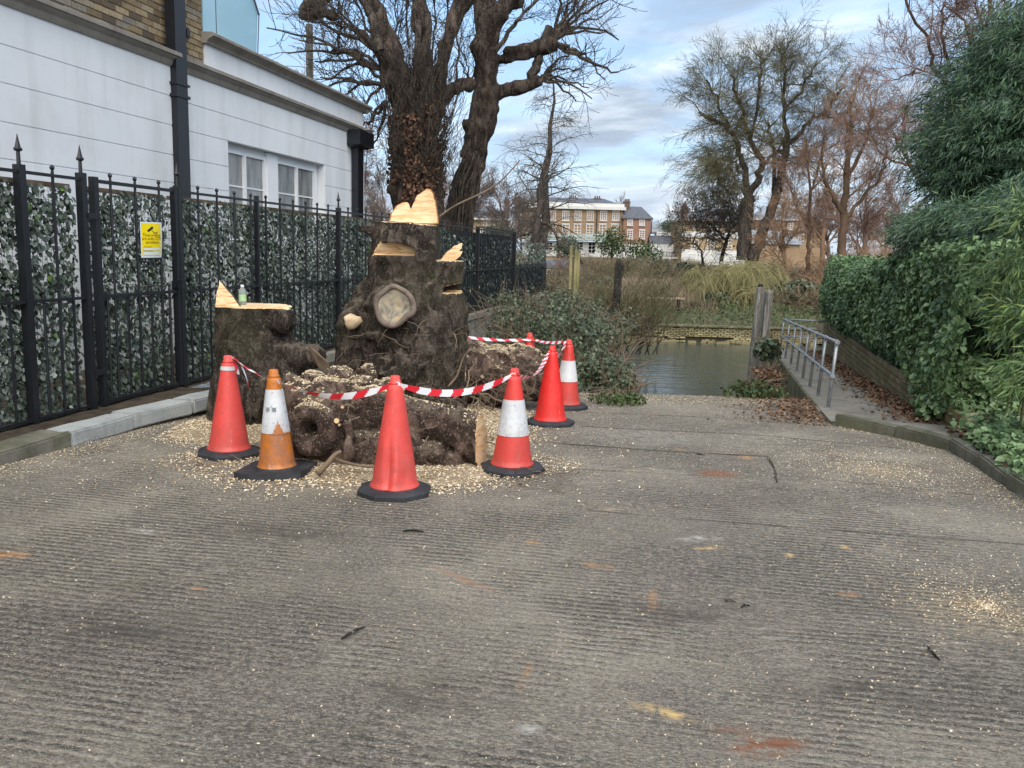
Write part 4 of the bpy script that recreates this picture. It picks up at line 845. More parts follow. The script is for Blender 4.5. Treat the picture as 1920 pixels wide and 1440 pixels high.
m_ = MB(); m_.box(((xs0 + xs1) / 2, DM + 1.4, (zc0 + zc1) / 2), ((xs1 - xs0) / 2, .9, (zc1 - zc0) / 2)); obj('dormer', m_, MT['white_paint'], lr)
for k in range(5): xx = xs0 + (xs1 - xs0) * (k + .5) / 5; w_ = win_obj(e, xx - .24, xx + .24, zc0 + .1, zc1 - .1, DM + .47, (1, 1), sill=False)
m_ = MB(); x2 = at(1222, 420, DM)[0]; x3 = at(1279, 420, DM)[0]; zz_ = at(1250, 433, DM)[2]; zt_ = at(1250, 416, DM)[2]
m_.prism([(x2, DM + 2.5, zz_ - .2), (x2, DM + 5, zt_), (x2, DM + 9, zt_), (x2, DM + 10, zz_ - .2)], (x3 - x2, 0, 0)); obj('roof', m_, MT['lead'], e)
for px in (1235, 1257): px_win(e, DM - 2, px, 461, 479, 1.25, (4, 3), sill=False)
m_ = MB(); x0 = at(1217, 483, DM)[0]; x1 = at(1290, 483, DM)[0]; zb = at(1250, 483, DM)[2]; m_.box(((x0 + x1) / 2, DM - 4, zb), ((x1 - x0) / 2, 1.6, .09))
for k in range(4): m_.box((x0 + .3 + (x1 - x0 - .6) * k / 3, DM - 5.5, zb - .8), (.09, .09, .8))
obj('veranda', m_, MT['white_paint'], e)
m_ = MB(); m_.box(((x0 + x1) / 2, DM - 5.5, zb + .75), ((x1 - x0) / 2, .03, .03))
for k in range(28): m_.box((x0 + (x1 - x0) * k / 27, DM - 5.5, zb + .42), (.025, .02, .33))
obj('railing', m_, MT['iron'], e)
DY = 110.0
e = empty('yellow_brick_villa', (27, DY, .5), 'yellow brick villa with a broad white band, behind the twin-stemmed tree', 'house')
_, xa, xb, zt = house_block(e, DY, 1282, 1402, 413, -1, MT['far_yellow'], 9)
z1 = at(1340, 435, DY)[2]; z0 = at(1340, 446, DY)[2]; m_ = MB(); m_.box(((xa + xb) / 2, DY - .06, (z0 + z1) / 2), ((xb - xa) / 2 + .1, .1, (z1 - z0) / 2)); z2 = at(1340, 469, DY)[2]
m_.box(((xa + xb) / 2, DY - .06, (z2 - 1) / 2), ((xb - xa) / 2 + .05, .1, (z2 + 1) / 2)); obj('white_band', m_, MT['white_paint'], e)
m_ = MB(); m_.box(((xa + xb) / 2, DY + 4.4, zt + .06), ((xb - xa) / 2 + .25, 4.9, .12)); obj('cornice', m_, MT['trim'], e)
r_ = hip(e, xa + 2.2, xb, DY + .5, DY + 8.5, zt + .19, 1.6, MT['slate'], ridge=.25, ov=.1); chimney(e, xa + .6, DY + 3, zt + .2, .7, 1.6, .7, r_)
for px in (1303, 1333, 1366): px_win(e, DY, px, 449, 467, .95, (2, 3), sill=False)
for px in (1332, 1342, 1303, 1366): px_win(e, DY, px, 424, 431, .55, (2, 2), sill=False)
for px in (1298, 1345, 1368, 1385): px_win(e, DY - .15, px, 476, 490, 1.0, (3, 3), sill=False)
e = empty('left_villa', (-2, 105, .5), 'yellow brick villa with grey hipped roof, seen above the far railing', 'house')
_, xa, xb, zt = house_block(e, 105, 884, 946, 409, -1, MT['far_yellow'], 8)
r_ = hip(e, xa, xb, 105, 113, zt, 1.7, MT['slate'], ridge=.42, ov=.6); chimney(e, xb + 1.6, 109, zt - 1, .7, 3.4, .7); chimney(e, xb + .2, 110, zt - 1, .7, 3.3, .7)
m_ = MB(); m_.box(((xa + xb) / 2, 104.9, zt - .08), ((xb - xa) / 2 + .62, .75, .10)); obj('gutter', m_, MT['white_paint'], e)
for px in (912.5, 933): px_win(e, 105, px, 413, 427, .85, (2, 3), sill=False)
m_ = MB(); x0, zb = facade_at(900, 433, 104); x1, _ = facade_at(930, 433, 104); m_.box(((x0 + x1) / 2, 103.6, zb), ((x1 - x0) / 2, .7, .35)); obj('bay_roof', m_, MT['white_paint'], e)
e = empty('grey_roofed_block', (38, 125, .5), 'distant brick block with blue-grey roofs glimpsed between bare trees on the right', 'house')
_, xa, xb, zt = house_block(e, 125, 1418, 1545, 412, -1, MT['far_brown'], 9); m_ = MB(); m_.box(((xa + xb) / 2, 129.5, zt + .12), ((xb - xa) / 2 + .3, 4.9, .14)); obj('cornice', m_, MT['white_paint'], e)
hip(e, xa + 1, xb - 1, 126, 133, zt + .27, 1.8, MT['lead'], ridge=.15); 
for px in (1444, 1463, 1482, 1505, 1528): px_win(e, 125, px, 419, 430, .8, (2, 3))
for px in (1435, 1456, 1478, 1502): px_win(e, 125, px, 440, 452, .8, (2, 3))
e = empty('garage_roofs', (33, 112, .5), 'low outbuilding with lead-grey pitched roof right of the yellow villa', 'outbuilding')
_, xa, xb, zt = house_block(e, 112, 1412, 1500, 455, -1, MT['far_brown'], 7); hip(e, xa, xb, 112, 119, zt, 1.7, MT['lead'], ridge=.1)
for px in (1432, 1463): px_win(e, 112, px, 458, 468, .7, (2, 2), sill=False)
# garden wall, shed and small things on the far side
e = empty('garden_wall', (5, 100, 0), 'long low buff garden wall in front of the mansion', 'wall')
m_ = MB(); x0 = at(960, 480, 98)[0]; x1 = at(1215, 480, 98)[0]; m_.box(((x0 + x1) / 2, 98, -.1), ((x1 - x0) / 2, .15, 1.1)); obj('wall_face', m_, MT['far_yellow'], e)
m_ = MB(); m_.box(((x0 + x1) / 2, 98, 1.04), ((x1 - x0) / 2, .22, .05)); obj('coping', m_, MT['walk'], e)
e = empty('boathouse', (3, 60, 0), 'small glazed boathouse with grey pitched roof beyond the low railing', 'shed')
a = at(1024, 502, 60); b = at(1062, 520, 60); m_ = MB(); m_.box(((a[0] + b[0]) / 2, 61.5, (a[2] + b[2]) / 2 - .2), ((b[0] - a[0]) / 2, 1.5, (a[2] - b[2]) / 2 + .2)); obj('wall', m_, MT['wall_conc'], e)
m_ = MB(); zt = a[2]; m_.prism([(a[0] - .2, 59.8, zt), (a[0] - .2, 61.5, zt + .55), (a[0] - .2, 63.2, zt)], (b[0] - a[0] + .4, 0, 0)); obj('roof', m_, MT['slate'], e)
for k in range(4): xx = a[0] + (b[0] - a[0]) * (k + .5) / 4; win_obj(e, xx - .14, xx + .14, b[2] + .1, a[2] - .08, 59.96, (1, 1), sill=False)
e = empty('timber_gantry', (2.2, 31, 0), 'pale timber gantry posts with a curved dark arm above the bushes', 'post')
m_ = MB()
for px, py0, py1 in ((1070, 487, 565), (1079, 494, 560), (1084, 500, 565)):
    a = at(px, py0, 30); b = at(px - 2, py1, 30); m_.box((a + b) / 2, (.045, .045, (a[2] - b[2]) / 2 + .5))
obj('post', m_, MT['willow'], e); m_ = MB(); m_.tube([at(1075, 484, 30), at(1080, 480, 30), at(1086, 484, 30), at(1093, 495, 30)], .04, 6); obj('arm', m_, MT['pile_d'], e)
def bench(x, y, z):
    e = empty('bench', (x, y, z), 'small wooden bench among the dead reeds on the far bank', 'bench'); m_ = MB()
    m_.box((x, y, z + .5), (.85, .2, .035)); obj('seat', m_, MT['reed'], e)
    for k in (-.6, .6): m_ = MB(); m_.box((x + k, y, z + .22), (.05, .15, .25)); obj('leg', m_, MT['pile_d'], e)
b = at(1247, 559, 37.5); bench(b[0], 37.5, b[2] - .5)

# ------------------------------------------------------------------ bare trees
class Tubes:
    def __init__(s): s.g = {}
    def add(s, pts, r0, r1, n=3): s.g.setdefault((len(pts), n), []).append((pts, r0, r1))
    def to(s, mb, mi=0):
        for (k, n), L in s.g.items():
            P_ = np.array([l[0] for l in L], float); ra = np.array([l[1] for l in L]); rb = np.array([l[2] for l in L]); N = len(L)
            T = np.gradient(P_, axis=1); T /= np.linalg.norm(T, axis=2)[..., None] + 1e-9
            ref = np.where(np.abs(T[:, :1, 2:3]) < .85, np.array([.0, .1, 1.]), np.array([1., .1, 0])); U = np.cross(T, ref); U /= np.linalg.norm(U, axis=2)[..., None] + 1e-9; Wv = np.cross(T, U)
            t = np.linspace(0, 1, k)[None]; r = (ra[:, None] * (1 - t) + rb[:, None] * t)[..., None, None]
            a = np.linspace(0, 2 * math.pi, n, endpoint=False)
            V = P_[:, :, None] + r * (np.cos(a)[None, None, :, None] * U[:, :, None] + np.sin(a)[None, None, :, None] * Wv[:, :, None])
            fc = [(i * n + j, i * n + (j + 1) % n, (i + 1) * n + (j + 1) % n, (i + 1) * n + j) for i in range(k - 1) for j in range(n)]
            quads_to(mb, V.reshape(N, k * n, 3), k * n, fc, mi)
rr = random.Random(5)
def wander(p, d, L, k, bend, up):
    pts = [p]; st = L / k
    for i in range(k):
        d = (d + Vector((rr.gauss(0, bend), rr.gauss(0, bend), rr.gauss(0, bend) + up))).normalized(); p = p + d * st; pts.append(p)
    return pts, d
def grow(tb, tw, p, d, L, r, lev, maxlev, c):
    k = 5 if lev <= 1 else (4 if lev == 2 else 3)
    pts, de = wander(p, d, L, k, c['bend'] * (1 + .25 * lev), c['up'][min(lev, len(c['up']) - 1)])
    r1 = max(r * c.get('taper', .55), c['rmin'])
    (tb if lev <= c.get('trunklev', 1) else tw).add([q[:] for q in pts], r, r1, 7 if lev == 0 else (5 if lev == 1 else 3))
    if lev >= maxlev: return
    nb = c['n'][min(lev, len(c['n']) - 1)]
    for i in range(nb):
        t = c.get('start', .3) + (1 - c.get('start', .3)) * (i + rr.random()) / nb; x = t * k; j = min(int(x), k - 1); q = pts[j].lerp(pts[j + 1], x - j)
        dd = (pts[j + 1] - pts[j]).normalized(); ax = dd.orthogonal().normalized(); ax.rotate(Matrix.Rotation(rr.uniform(0, 6.283), 3, dd))
        nd = (dd * math.cos(c['ang']) + ax * math.sin(c['ang']) * rr.uniform(.7, 1.25)).normalized()
        grow(tb, tw, q, nd, L * c['len'] * rr.uniform(.65, 1.2) * (1.15 - .45 * t), max(r + (r1 - r) * t, 0) * c['rad'], lev + 1, maxlev, c)
    grow(tb, tw, pts[-1], de, L * c['len'] * .9, r1 * .95, lev + 1, maxlev, c)
def tree_obj(name, base, label, tb, tw, mt, mc, extra=None, group=None, cat='tree'):
    e = empty(name, base, label, cat, group); a = MB(); tb.to(a); obj('trunk', a, mt, e, smooth=True)
    b = MB(); tw.to(b); 
    if b.n: obj('crown', b, mc, e)
    return e
def trace(tb, pix, D, r0, r1, n=10, jit=0.02):            # limb through photo points at real distances
    P_ = np.array([at(p[0], p[1], D + (p[2] if len(p) > 2 else 0)) for p in pix]); k = len(P_); m = max(8, k * 3)
    u = np.linspace(0, k - 1, m); Q = np.stack([np.interp(u, range(k), P_[:, d]) for d in range(3)], 1)
    for _ in range(2): Q[1:-1] = (Q[:-2] + Q[1:-1] * 2 + Q[2:]) / 4
    Q[1:-1] += rng.normal(size=(m - 2, 3)) * jit; tb.add(Q.tolist(), r0, r1, n); return [Vector(q) for q in Q]
def sprout(tb, tw, pts, r, L, cnt, c, lev=2, maxlev=4, t0=.3, fwd=.5, upb=.4):
    for i in range(cnt):
        t = t0 + (1 - t0) * (i + rr.random()) / cnt; x = t * (len(pts) - 1); j = min(int(x), len(pts) - 2); q = pts[j].lerp(pts[j + 1], x - j); dd = (pts[j + 1] - pts[j]).normalized()
        nd = (dd * fwd + Vector((rr.gauss(0, .6), rr.gauss(0, .6), rr.gauss(0, .5) + upb))).normalized()
        grow(tb, tw, q, nd, L * rr.uniform(.6, 1.2), r * rr.uniform(.6, 1.1), lev, maxlev, c)

# --- the two big rough trees behind the railings
def knobbly(paths, h=.055):
    pts = np.vstack([p for p, _ in paths]); lo = pts.min(0) - 1.2; hi = pts.max(0) + 1.2; P_ = grid(lo, hi, h); S = np.full(P_.shape[:3], 9.)
    for p, rads in paths:
        for i in range(len(p) - 1): S = smin(S, cap(P_, p[i], p[i + 1], rads[i], rads[i + 1]), .07)
    S += .13 * fbm(P_, 1.7, 2, 31) + .10 * (np.abs(vnoise(P_ * [1, 1, .4], 4.0, 33)) - .3) + .05 * (np.abs(vnoise(P_ * [1, 1, .5], 8.0, 39)) - .3) - .16 * np.clip(vnoise(P_, 2.8, 35) - .3, 0, 1) * 1.3
    return surfnets(S, lo, h)
def pp(D, *pix): return np.array([at(p[0], p[1], D + (p[2] if len(p) > 2 else 0)) for p in pix])
DA = 20.0; k_ = DA / FPX
A = [(pp(DA, (788, 470), (784, 370), (782, 290), (780, 220)), np.array([56, 46, 42, 45]) * k_), (pp(DA, (757, 215), (744, 155), (735, 100), (718, 50), (697, 0), (680, -40)), np.array([24, 22, 21, 19, 16, 14]) * k_),
     (pp(DA, (797, 215), (805, 155), (797, 100), (792, 50), (790, -50)), np.array([30, 22, 16, 14, 13]) * k_), (pp(DA, (808, 180), (832, 105), (845, 55), (868, 0), (895, -40)), np.array([20, 14, 15, 14, 13]) * k_),
     (pp(DA, (820, 195), (850, 166), (880, 158, .4)), np.array([13, 11, 9]) * k_), (pp(DA, (738, 125), (710, 105), (680, 60)), np.array([11, 8, 5]) * k_)]
V_, F_ = knobbly(A)
base = at(790, 470, DA); e = empty('big_bare_tree', base, 'huge gnarled tree dividing into three upright limbs behind the big stump', 'tree'); TA = e
obj('trunk', MB().arr(V_, F_), MT['bark_big'], e, smooth=True)
DBt = 22.0; k_ = DBt / FPX
B = [(pp(DBt, (856, 470), (866, 370), (886, 305), (899, 245), (907, 200), (913, 130), (917, 60), (905, 0), (898, -50)), np.array([26, 22, 23, 24, 25, 22, 20, 17, 15]) * k_), (pp(DBt, (920, 112), (955, 106), (985, 100), (1012, 90), (1033, 80)), np.array([14, 11, 11, 12, 13]) * k_),
     (pp(DBt, (908, 180), (940, 170), (975, 162), (1003, 157), (1013, 158)), np.array([15, 13, 12, 13, 10]) * k_), (pp(DBt, (918, 70), (938, 30), (960, 0), (980, -40)), np.array([16, 15, 13, 10]) * k_)]
V_, F_ = knobbly(B)
e = empty('leaning_bare_tree', at(856, 470, DBt), 'second gnarled tree leaning right, with two stubby pollarded side limbs', 'tree'); TB = e
obj('trunk', MB().arr(V_, F_), MT['bark_big'], e, smooth=True)
cA = dict(bend=.10, up=(.04, .05, .06, .04), n=(3, 4, 5, 4), len=.62, rad=.62, ang=.7, rmin=.006, taper=.5, trunklev=-1, start=.15)
tb = Tubes(); tw = Tubes()
def fan(D, stub, tips, r0, r1, tw=tw, c=cA, cnt=5, L=.8):
    for t_ in tips:
        mid = ((stub[0] + t_[0]) / 2 + rr.uniform(-6, 6), (stub[1] + t_[1]) / 2 + rr.uniform(-6, 8) + (t_[3] if len(t_) > 3 else 0))
        q = trace(tw, [stub, mid, (t_[0], t_[1], t_[2] if len(t_) > 2 else 0)], D, r0, r1, 5, .03); sprout(tw, tw, q, r1 * .85, L, cnt, c, 2, 3, .25)
fan(DBt, (1035, 72), [(1075, -10), (1055, -30), (1100, 5), (1120, -20), (1095, -25), (1130, 30), (1065, 10), (1135, 60, 0, -10), (1160, 75, .5, -20), (1150, -5)], .055, .016)
fan(DBt, (1045, 84), [(1108, 112, 0, -6), (1160, 135, 0, 4)], .07, .02, cnt=4, L=.6)
fan(DBt, (1108, 112), [(1135, 150, .1, 2)], .03, .012, cnt=2, L=.4)
fan(DBt, (1010, 150), [(1070, 100, .4, -8), (1105, 165, 0, -14), (1110, 185, -.4, -18), (1050, 110), (1080, 190, .6, -14), (1085, 130, .2, -18), (1060, 160, .9, -10)], .045, .014)
q = trace(tw, [(998, 150), (1008, 115), (1018, 80), (1030, 50)], DBt, .13, .10, 7); q = trace(tw, [(930, 95), (960, 50), (985, 20), (1015, -5)], DBt - .5, .06, .03, 6); sprout(tw, tw, q, .02, 1., 6, cA)
fan(DBt, (880, 158), [(905, 120), (895, 90), (870, 100), (858, 110)], .03, .012, cnt=5)
b = MB(); tw.to(b); obj('crown', b, MT['bark_grey'], TB)
tw = Tubes()
for stub, tips in (((712, 100), [(640, 65, 0, -15), (600, 40, 0, -20), (560, 30, .6, -10), (620, 10), (590, -20), (655, -10)]), ((715, 130), [(620, 95, 0, -18), (560, 75, -.5, -16), (500, 52, 0, -16), (590, 115, .5, -15), (540, 100, 1, -18), (610, 150, .4, -22)]),
                   ((720, 160), [(650, 120, .5, -12), (600, 145, 0, -14), (580, 175, .3, -16), (640, 180, 1, -14), (665, 210, -.4, -8)]), ((725, 190), [(690, 235), (670, 250, .5), (700, 270)])):
    fan(DA, stub, tips, .05, .016, tw, cnt=6, L=1.0)
q = trace(tw, [(712, 95), (702, 50), (690, 20), (684, -20)], DA - .6, .12, .08, 7)
q = trace(tw, [(778, 175, -.4), (782, 100, -.5), (785, 40, -.3)], DA, .09, .07, 6)
for t_ in [(640, 20), (760, 20), (740, 60), (840, 20), (860, 90), (745, 120), (815, 60)]:
    q = trace(tw, [(t_[0] + rr.uniform(-8, 8), t_[1] + 70, .5), (t_[0], t_[1], .8), (t_[0] + rr.uniform(-14, 14), t_[1] - 60, .9)], DA, .03, .012, 4); sprout(tw, tw, q, .014, .9, 7, cA)
# dense upright epicormic shoots round the lower trunk
cE = dict(bend=.10, up=(.05, .1), n=(3, 3), len=.6, rad=.6, ang=.45, rmin=.005, taper=.6, trunklev=-1, start=.2)
for i in range(190):
    py = rr.uniform(180, 400); s_ = rr.gauss(0, .55); s_ = max(-1.25, min(1.25, s_)); cx_ = 785 + (py - 300) * .02; wd = 44
    a = at(cx_ + s_ * wd, py, DA - math.sqrt(max(0, 1 - min(1, abs(s_)) ** 2)) * .6 - .02)
    grow(tw, tw, Vector(a), Vector((s_ * .35 + rr.gauss(0, .15), -.25 + rr.gauss(0, .15), 1)).normalized(), rr.uniform(.5, 1.2), .011, 2, 4, cE)
b = MB(); tw.to(b); obj('crown', b, MT['bark_grey'], TA)
N = 3400; py = rng.uniform(195, 380, N); s_ = np.clip(rng.normal(size=N) * .6, -1.2, 1.2); keep = vnoise(np.c_[s_ * 2, py / 40, 0 * s_], 1.6, 5) > -.25; py = py[keep]; s_ = s_[keep]; N = len(py)
C = np.array([at(782 + s * 44, y, DA - math.sqrt(max(0, 1 - min(1, abs(s)) ** 2)) * .65 - rng.random() * .30) for s, y in zip(s_, py)])
X, Y, Z = frames(N, np.tile([0, -1, .2], (N, 1)), None, .8); mb = MB(); leaves(mb, C, rng.uniform(.05, .11, N), X, Y, Z); obj('withered_ivy', mb, MT['brown_leaf'], TA, kind='stuff')
b = MB()     # pale ivy stems on the lower leaning trunk
for i in range(26):
    s = rr.uniform(-1, 1); q = pp(DBt - .30 * math.sqrt(1 - s * s) - .12, (858 + s * 24, 460), (863 + s * 23 + rr.uniform(-4, 4), 400), (870 + s * 22 + rr.uniform(-6, 6), 350), (888 + s * 20 + rr.uniform(-6, 6), rr.uniform(280, 320)))
    b.tube(q, rr.uniform(.010, .022), 5)
obj('ivy_stems', b, MT['bark_grey'], TB, kind='stuff')

# --- other trees
cS = dict(bend=.09, up=(.0, -.02, -.05, -.04), n=(0, 5, 5, 4), len=.6, rad=.55, ang=.75, rmin=.007, taper=.45, trunklev=0, start=.15)
def conif(base_pix, top_pix, D, label, r0, nb, lmax, droop, mt, mc, name='bare_tree', maxlev=4):
    tb = Tubes(); tw = Tubes(); q = trace(tb, [base_pix, ((base_pix[0] * .5 + top_pix[0] * .5) + 2, (base_pix[1] + top_pix[1]) / 2), top_pix], D, r0, r0 * .12, 8, .05); c = dict(cS); c['up'] = (0, droop, droop * 1.4, droop)
    for i in range(nb):
        t = .22 + .78 * (i + rr.random()) / nb; x = t * (len(q) - 1); j = min(int(x), len(q) - 2); p = q[j].lerp(q[j + 1], x - j); a = rr.uniform(0, 6.28)
        L = lmax * math.sin(math.pi * min(1, .22 + .72 * t)) ** .8 * rr.uniform(.6, 1.1); grow(tb, tw, p, Vector((math.cos(a), math.sin(a), .45)).normalized(), L, r0 * .22 * (1.1 - t), 2, maxlev, c)
    return tree_obj(name, at(*base_pix, D), label, tb, tw, mt, mc)
conif((1013, 500), (1037, 150), 42, 'tall slender bare tree with drooping twigs, leaning over the mansion', .27, 44, 2.0, -.10, MT['bark_grey'], MT['twig_grey'])
q_ = Tubes(); w_ = Tubes(); q = trace(q_, [(998, 520), (1002, 460), (1008, 400), (1014, 350), (1022, 300)], 38, .27, .05, 9, .04); sprout(q_, w_, q, .06, 1.5, 9, cS, 2, 4, .45); q = trace(q_, [(1006, 415), (1030, 420), (1045, 445), (1050, 470)], 38, .10, .04, 6); sprout(q_, w_, q, .03, 1.2, 8, cS, 2, 4)
q = trace(q_, [(1003, 430), (985, 440), (960, 445)], 38, .09, .03, 6); sprout(q_, w_, q, .03, 1.2, 8, cS, 2, 4); tree_obj('bare_tree', at(998, 520, 38), 'thick-trunked bare tree leaning just left of the slender tree', q_, w_, MT['bark_grey'], MT['twig_grey'])

cC = dict(bend=.085, up=(.04, .05, .02, -.02, -.06), n=(3, 3, 4, 4, 5), len=.72, rad=.56, ang=.62, rmin=.0072, taper=.55, trunklev=1, start=.25)
# big twin-stemmed tree
DC = 52.0; tb = Tubes(); tw = Tubes(); R_ = lambda px: px * DC / FPX / 2
s1 = trace(tb, [(1393, 488), (1396, 440), (1400, 390), (1402, 370)], DC, R_(26), R_(24), 12, .03)
s2 = trace(tb, [(1412, 488), (1428, 440), (1446, 395), (1460, 345), (1470, 290), (1477, 255)], DC - .6, R_(21), R_(12), 12, .05)
limbs = [([(1402, 372), (1398, 335), (1392, 300), (1380, 265), (1368, 240), (1335, 225), (1312, 210)], 14, 5), ([(1403, 372), (1422, 340), (1432, 310), (1420, 285), (1400, 250), (1395, 220), (1380, 180), (1370, 140)], 14, 5),
         ([(1477, 258), (1470, 225), (1468, 180), (1475, 140), (1465, 110)], 9, 4), ([(1474, 270), (1500, 250), (1520, 225), (1545, 215), (1580, 165)], 9, 4), ([(1446, 395), (1455, 330), (1455, 290), (1445, 255), (1440, 230)], 9, 5),
         ([(1432, 310), (1448, 290), (1470, 285)], 6, 4), ([(1398, 335), (1385, 320), (1378, 300), (1362, 295), (1330, 300)], 6, 3), ([(1402, 372), (1380, 340), (1368, 310), (1345, 330)], 5, 3), ([(1408, 262), (1420, 200), (1425, 150), (1432, 110)], 6, 4),
         ([(1540, 218), (1570, 220), (1600, 250)], 5, 3), ([(1368, 240), (1345, 190), (1325, 150)], 6, 3), ([(1475, 200), (1510, 160), (1530, 120)], 6, 3)]
for pix, w0, w1 in limbs:
    q = trace(tb, pix, DC, R_(w0), R_(w1), 8, .08); sprout(tb, tw, q, R_(w1) * .6, 1.6, 18, cC, 2, 5, .35, .45, .12)
TC = tree_obj('riverside_tree', at(1400, 488, DC), 'tall twin-stemmed bare tree with a wide domed crown on the far bank', tb, tw, MT['bark_grey'], MT['twig_olive'])
# orange willows
cO = dict(bend=.09, up=(.05, .06, .03, .0), n=(3, 4, 4, 4), len=.66, rad=.55, ang=.6, rmin=.0065, taper=.55, trunklev=1, start=.2)
DO_ = 48.0
def traced_tree(name, label, D, stems, mt, mc, c, L, cnt, base, lev=2, maxlev=5, group=None, upb=.5):
    tb = Tubes(); tw = Tubes()
    for pix, w0, w1 in stems:
        q = trace(tb, pix, D, w0 * D / FPX / 2, w1 * D / FPX / 2, 8, .06); sprout(tb, tw, q, w1 * D / FPX / 2 * .8, L, cnt, c, lev, maxlev, .3, .45, upb)
    return tree_obj(name, at(*base, D), label, tb, tw, mt, mc, group=group)
traced_tree('orange_willow', 'orange-barked leafless willow right of the twin-stemmed tree', DO_, [([(1580, 500), (1580, 450), (1582, 400), (1585, 340), (1592, 290), (1598, 220), (1595, 190)], 18, 5), ([(1582, 400), (1560, 370), (1545, 330), (1540, 280)], 11, 4),
    ([(1588, 330), (1615, 290), (1630, 240), (1640, 200)], 8, 3), ([(1582, 410), (1620, 370), (1650, 330), (1660, 290)], 8, 3)], MT['trunk_orange'], MT['twig_orange'], cO, 1.9, 11, (1580, 500))
traced_tree('pink_willow', 'slanting bare willow with pinkish twigs, right of the orange willow', 45, [([(1850, 500), (1835, 430), (1790, 385), (1760, 370), (1735, 350), (1705, 310), (1690, 280), (1675, 250)], 12, 5), ([(1690, 280), (1690, 240), (1700, 200)], 5, 2), ([(1735, 350), (1720, 300), (1740, 250)], 6, 3), ([(1700, 310), (1660, 300), (1640, 260)], 5, 2)], MT['trunk_orange'], MT['twig_pink'], cO, 1.9, 11, (1850, 500))
traced_tree('slim_orange_tree', 'slim orange-stemmed bare tree standing just right of the twin-stemmed tree', 50, [([(1515, 505), (1515, 470), (1518, 400), (1520, 330), (1512, 260)], 9, 3), ([(1517, 430), (1490, 380), (1475, 330)], 6, 2), ([(1519, 360), (1535, 320), (1545, 260)], 5, 2)], MT['trunk_orange'], MT['twig_pink'], cO, 1.6, 10, (1515, 505))
traced_tree('tall_pink_tree', 'tall bare tree with pinkish crown rising above the bamboo, forked low', 27, [([(1795, 560), (1797, 400), (1790, 250), (1782, 180), (1775, 150), (1752, 120), (1740, 80), (1715, 30), (1690, -20)], 10, 4), ([(1778, 155), (1776, 100), (1765, 50), (1770, -10)], 7, 3), ([(1755, 125), (1725, 128), (1700, 140), (1675, 150)], 4, 2)], MT['trunk_orange'], MT['twig_pink'], cO, 1.15, 9, (1795, 560), upb=.3)
traced_tree('tall_pink_tree', 'rightmost tall bare tree with reddish upright twigs behind the bamboo top', 26, [([(1835, 560), (1836, 400), (1838, 250), (1838, 180), (1840, 120), (1850, 60), (1860, -20)], 13, 6), ([(1838, 140), (1825, 90), (1800, 40), (1790, -20)], 7, 3), ([(1842, 110), (1870, 60), (1895, 10)], 7, 3), ([(1850, 60), (1835, 20), (1830, -20)], 5, 2)], MT['trunk_orange'], MT['twig_pink'], cO, 1.15, 9, (1835, 560), upb=.3)
# russet small tree in front of the yellow villa
cR = dict(bend=.16, up=(.02, .01, .0, -.02), n=(3, 4, 5, 4), len=.68, rad=.6, ang=.75, rmin=.014, taper=.55, trunklev=1, start=.2)
TR = traced_tree('russet_tree', 'low dark spreading tree with clinging russet leaves before the yellow villa', 60, [([(1352, 490), (1362, 450), (1372, 420), (1388, 398)], 8, 4), ([(1362, 450), (1340, 425), (1315, 415), (1290, 420)], 5, 2), ([(1372, 420), (1365, 390), (1350, 370)], 5, 2), ([(1320, 500), (1315, 470), (1300, 450)], 5, 2), ([(1380, 405), (1355, 345), (1345, 340)], 3, 2)], MT['pile_d'], MT['twig_grey'], cR, 1.6, 9, (1352, 495))
N = 750; C = np.array([at(rng.normal(1335, 32), rng.normal(415, 30), 60 + rng.normal() * 1.2) for _ in range(N)]); keep = vnoise(C, .9, 3) > .0; C = C[keep]; N = len(C)
X, Y, Z = frames(N, np.tile([0, -1, .2], (N, 1)), None, .9); mb = MB(); leaves(mb, C, rng.uniform(.10, .20, N), X, Y, Z); obj('leaf_clusters', mb, MT['brown_leaf'], TR, kind='stuff')
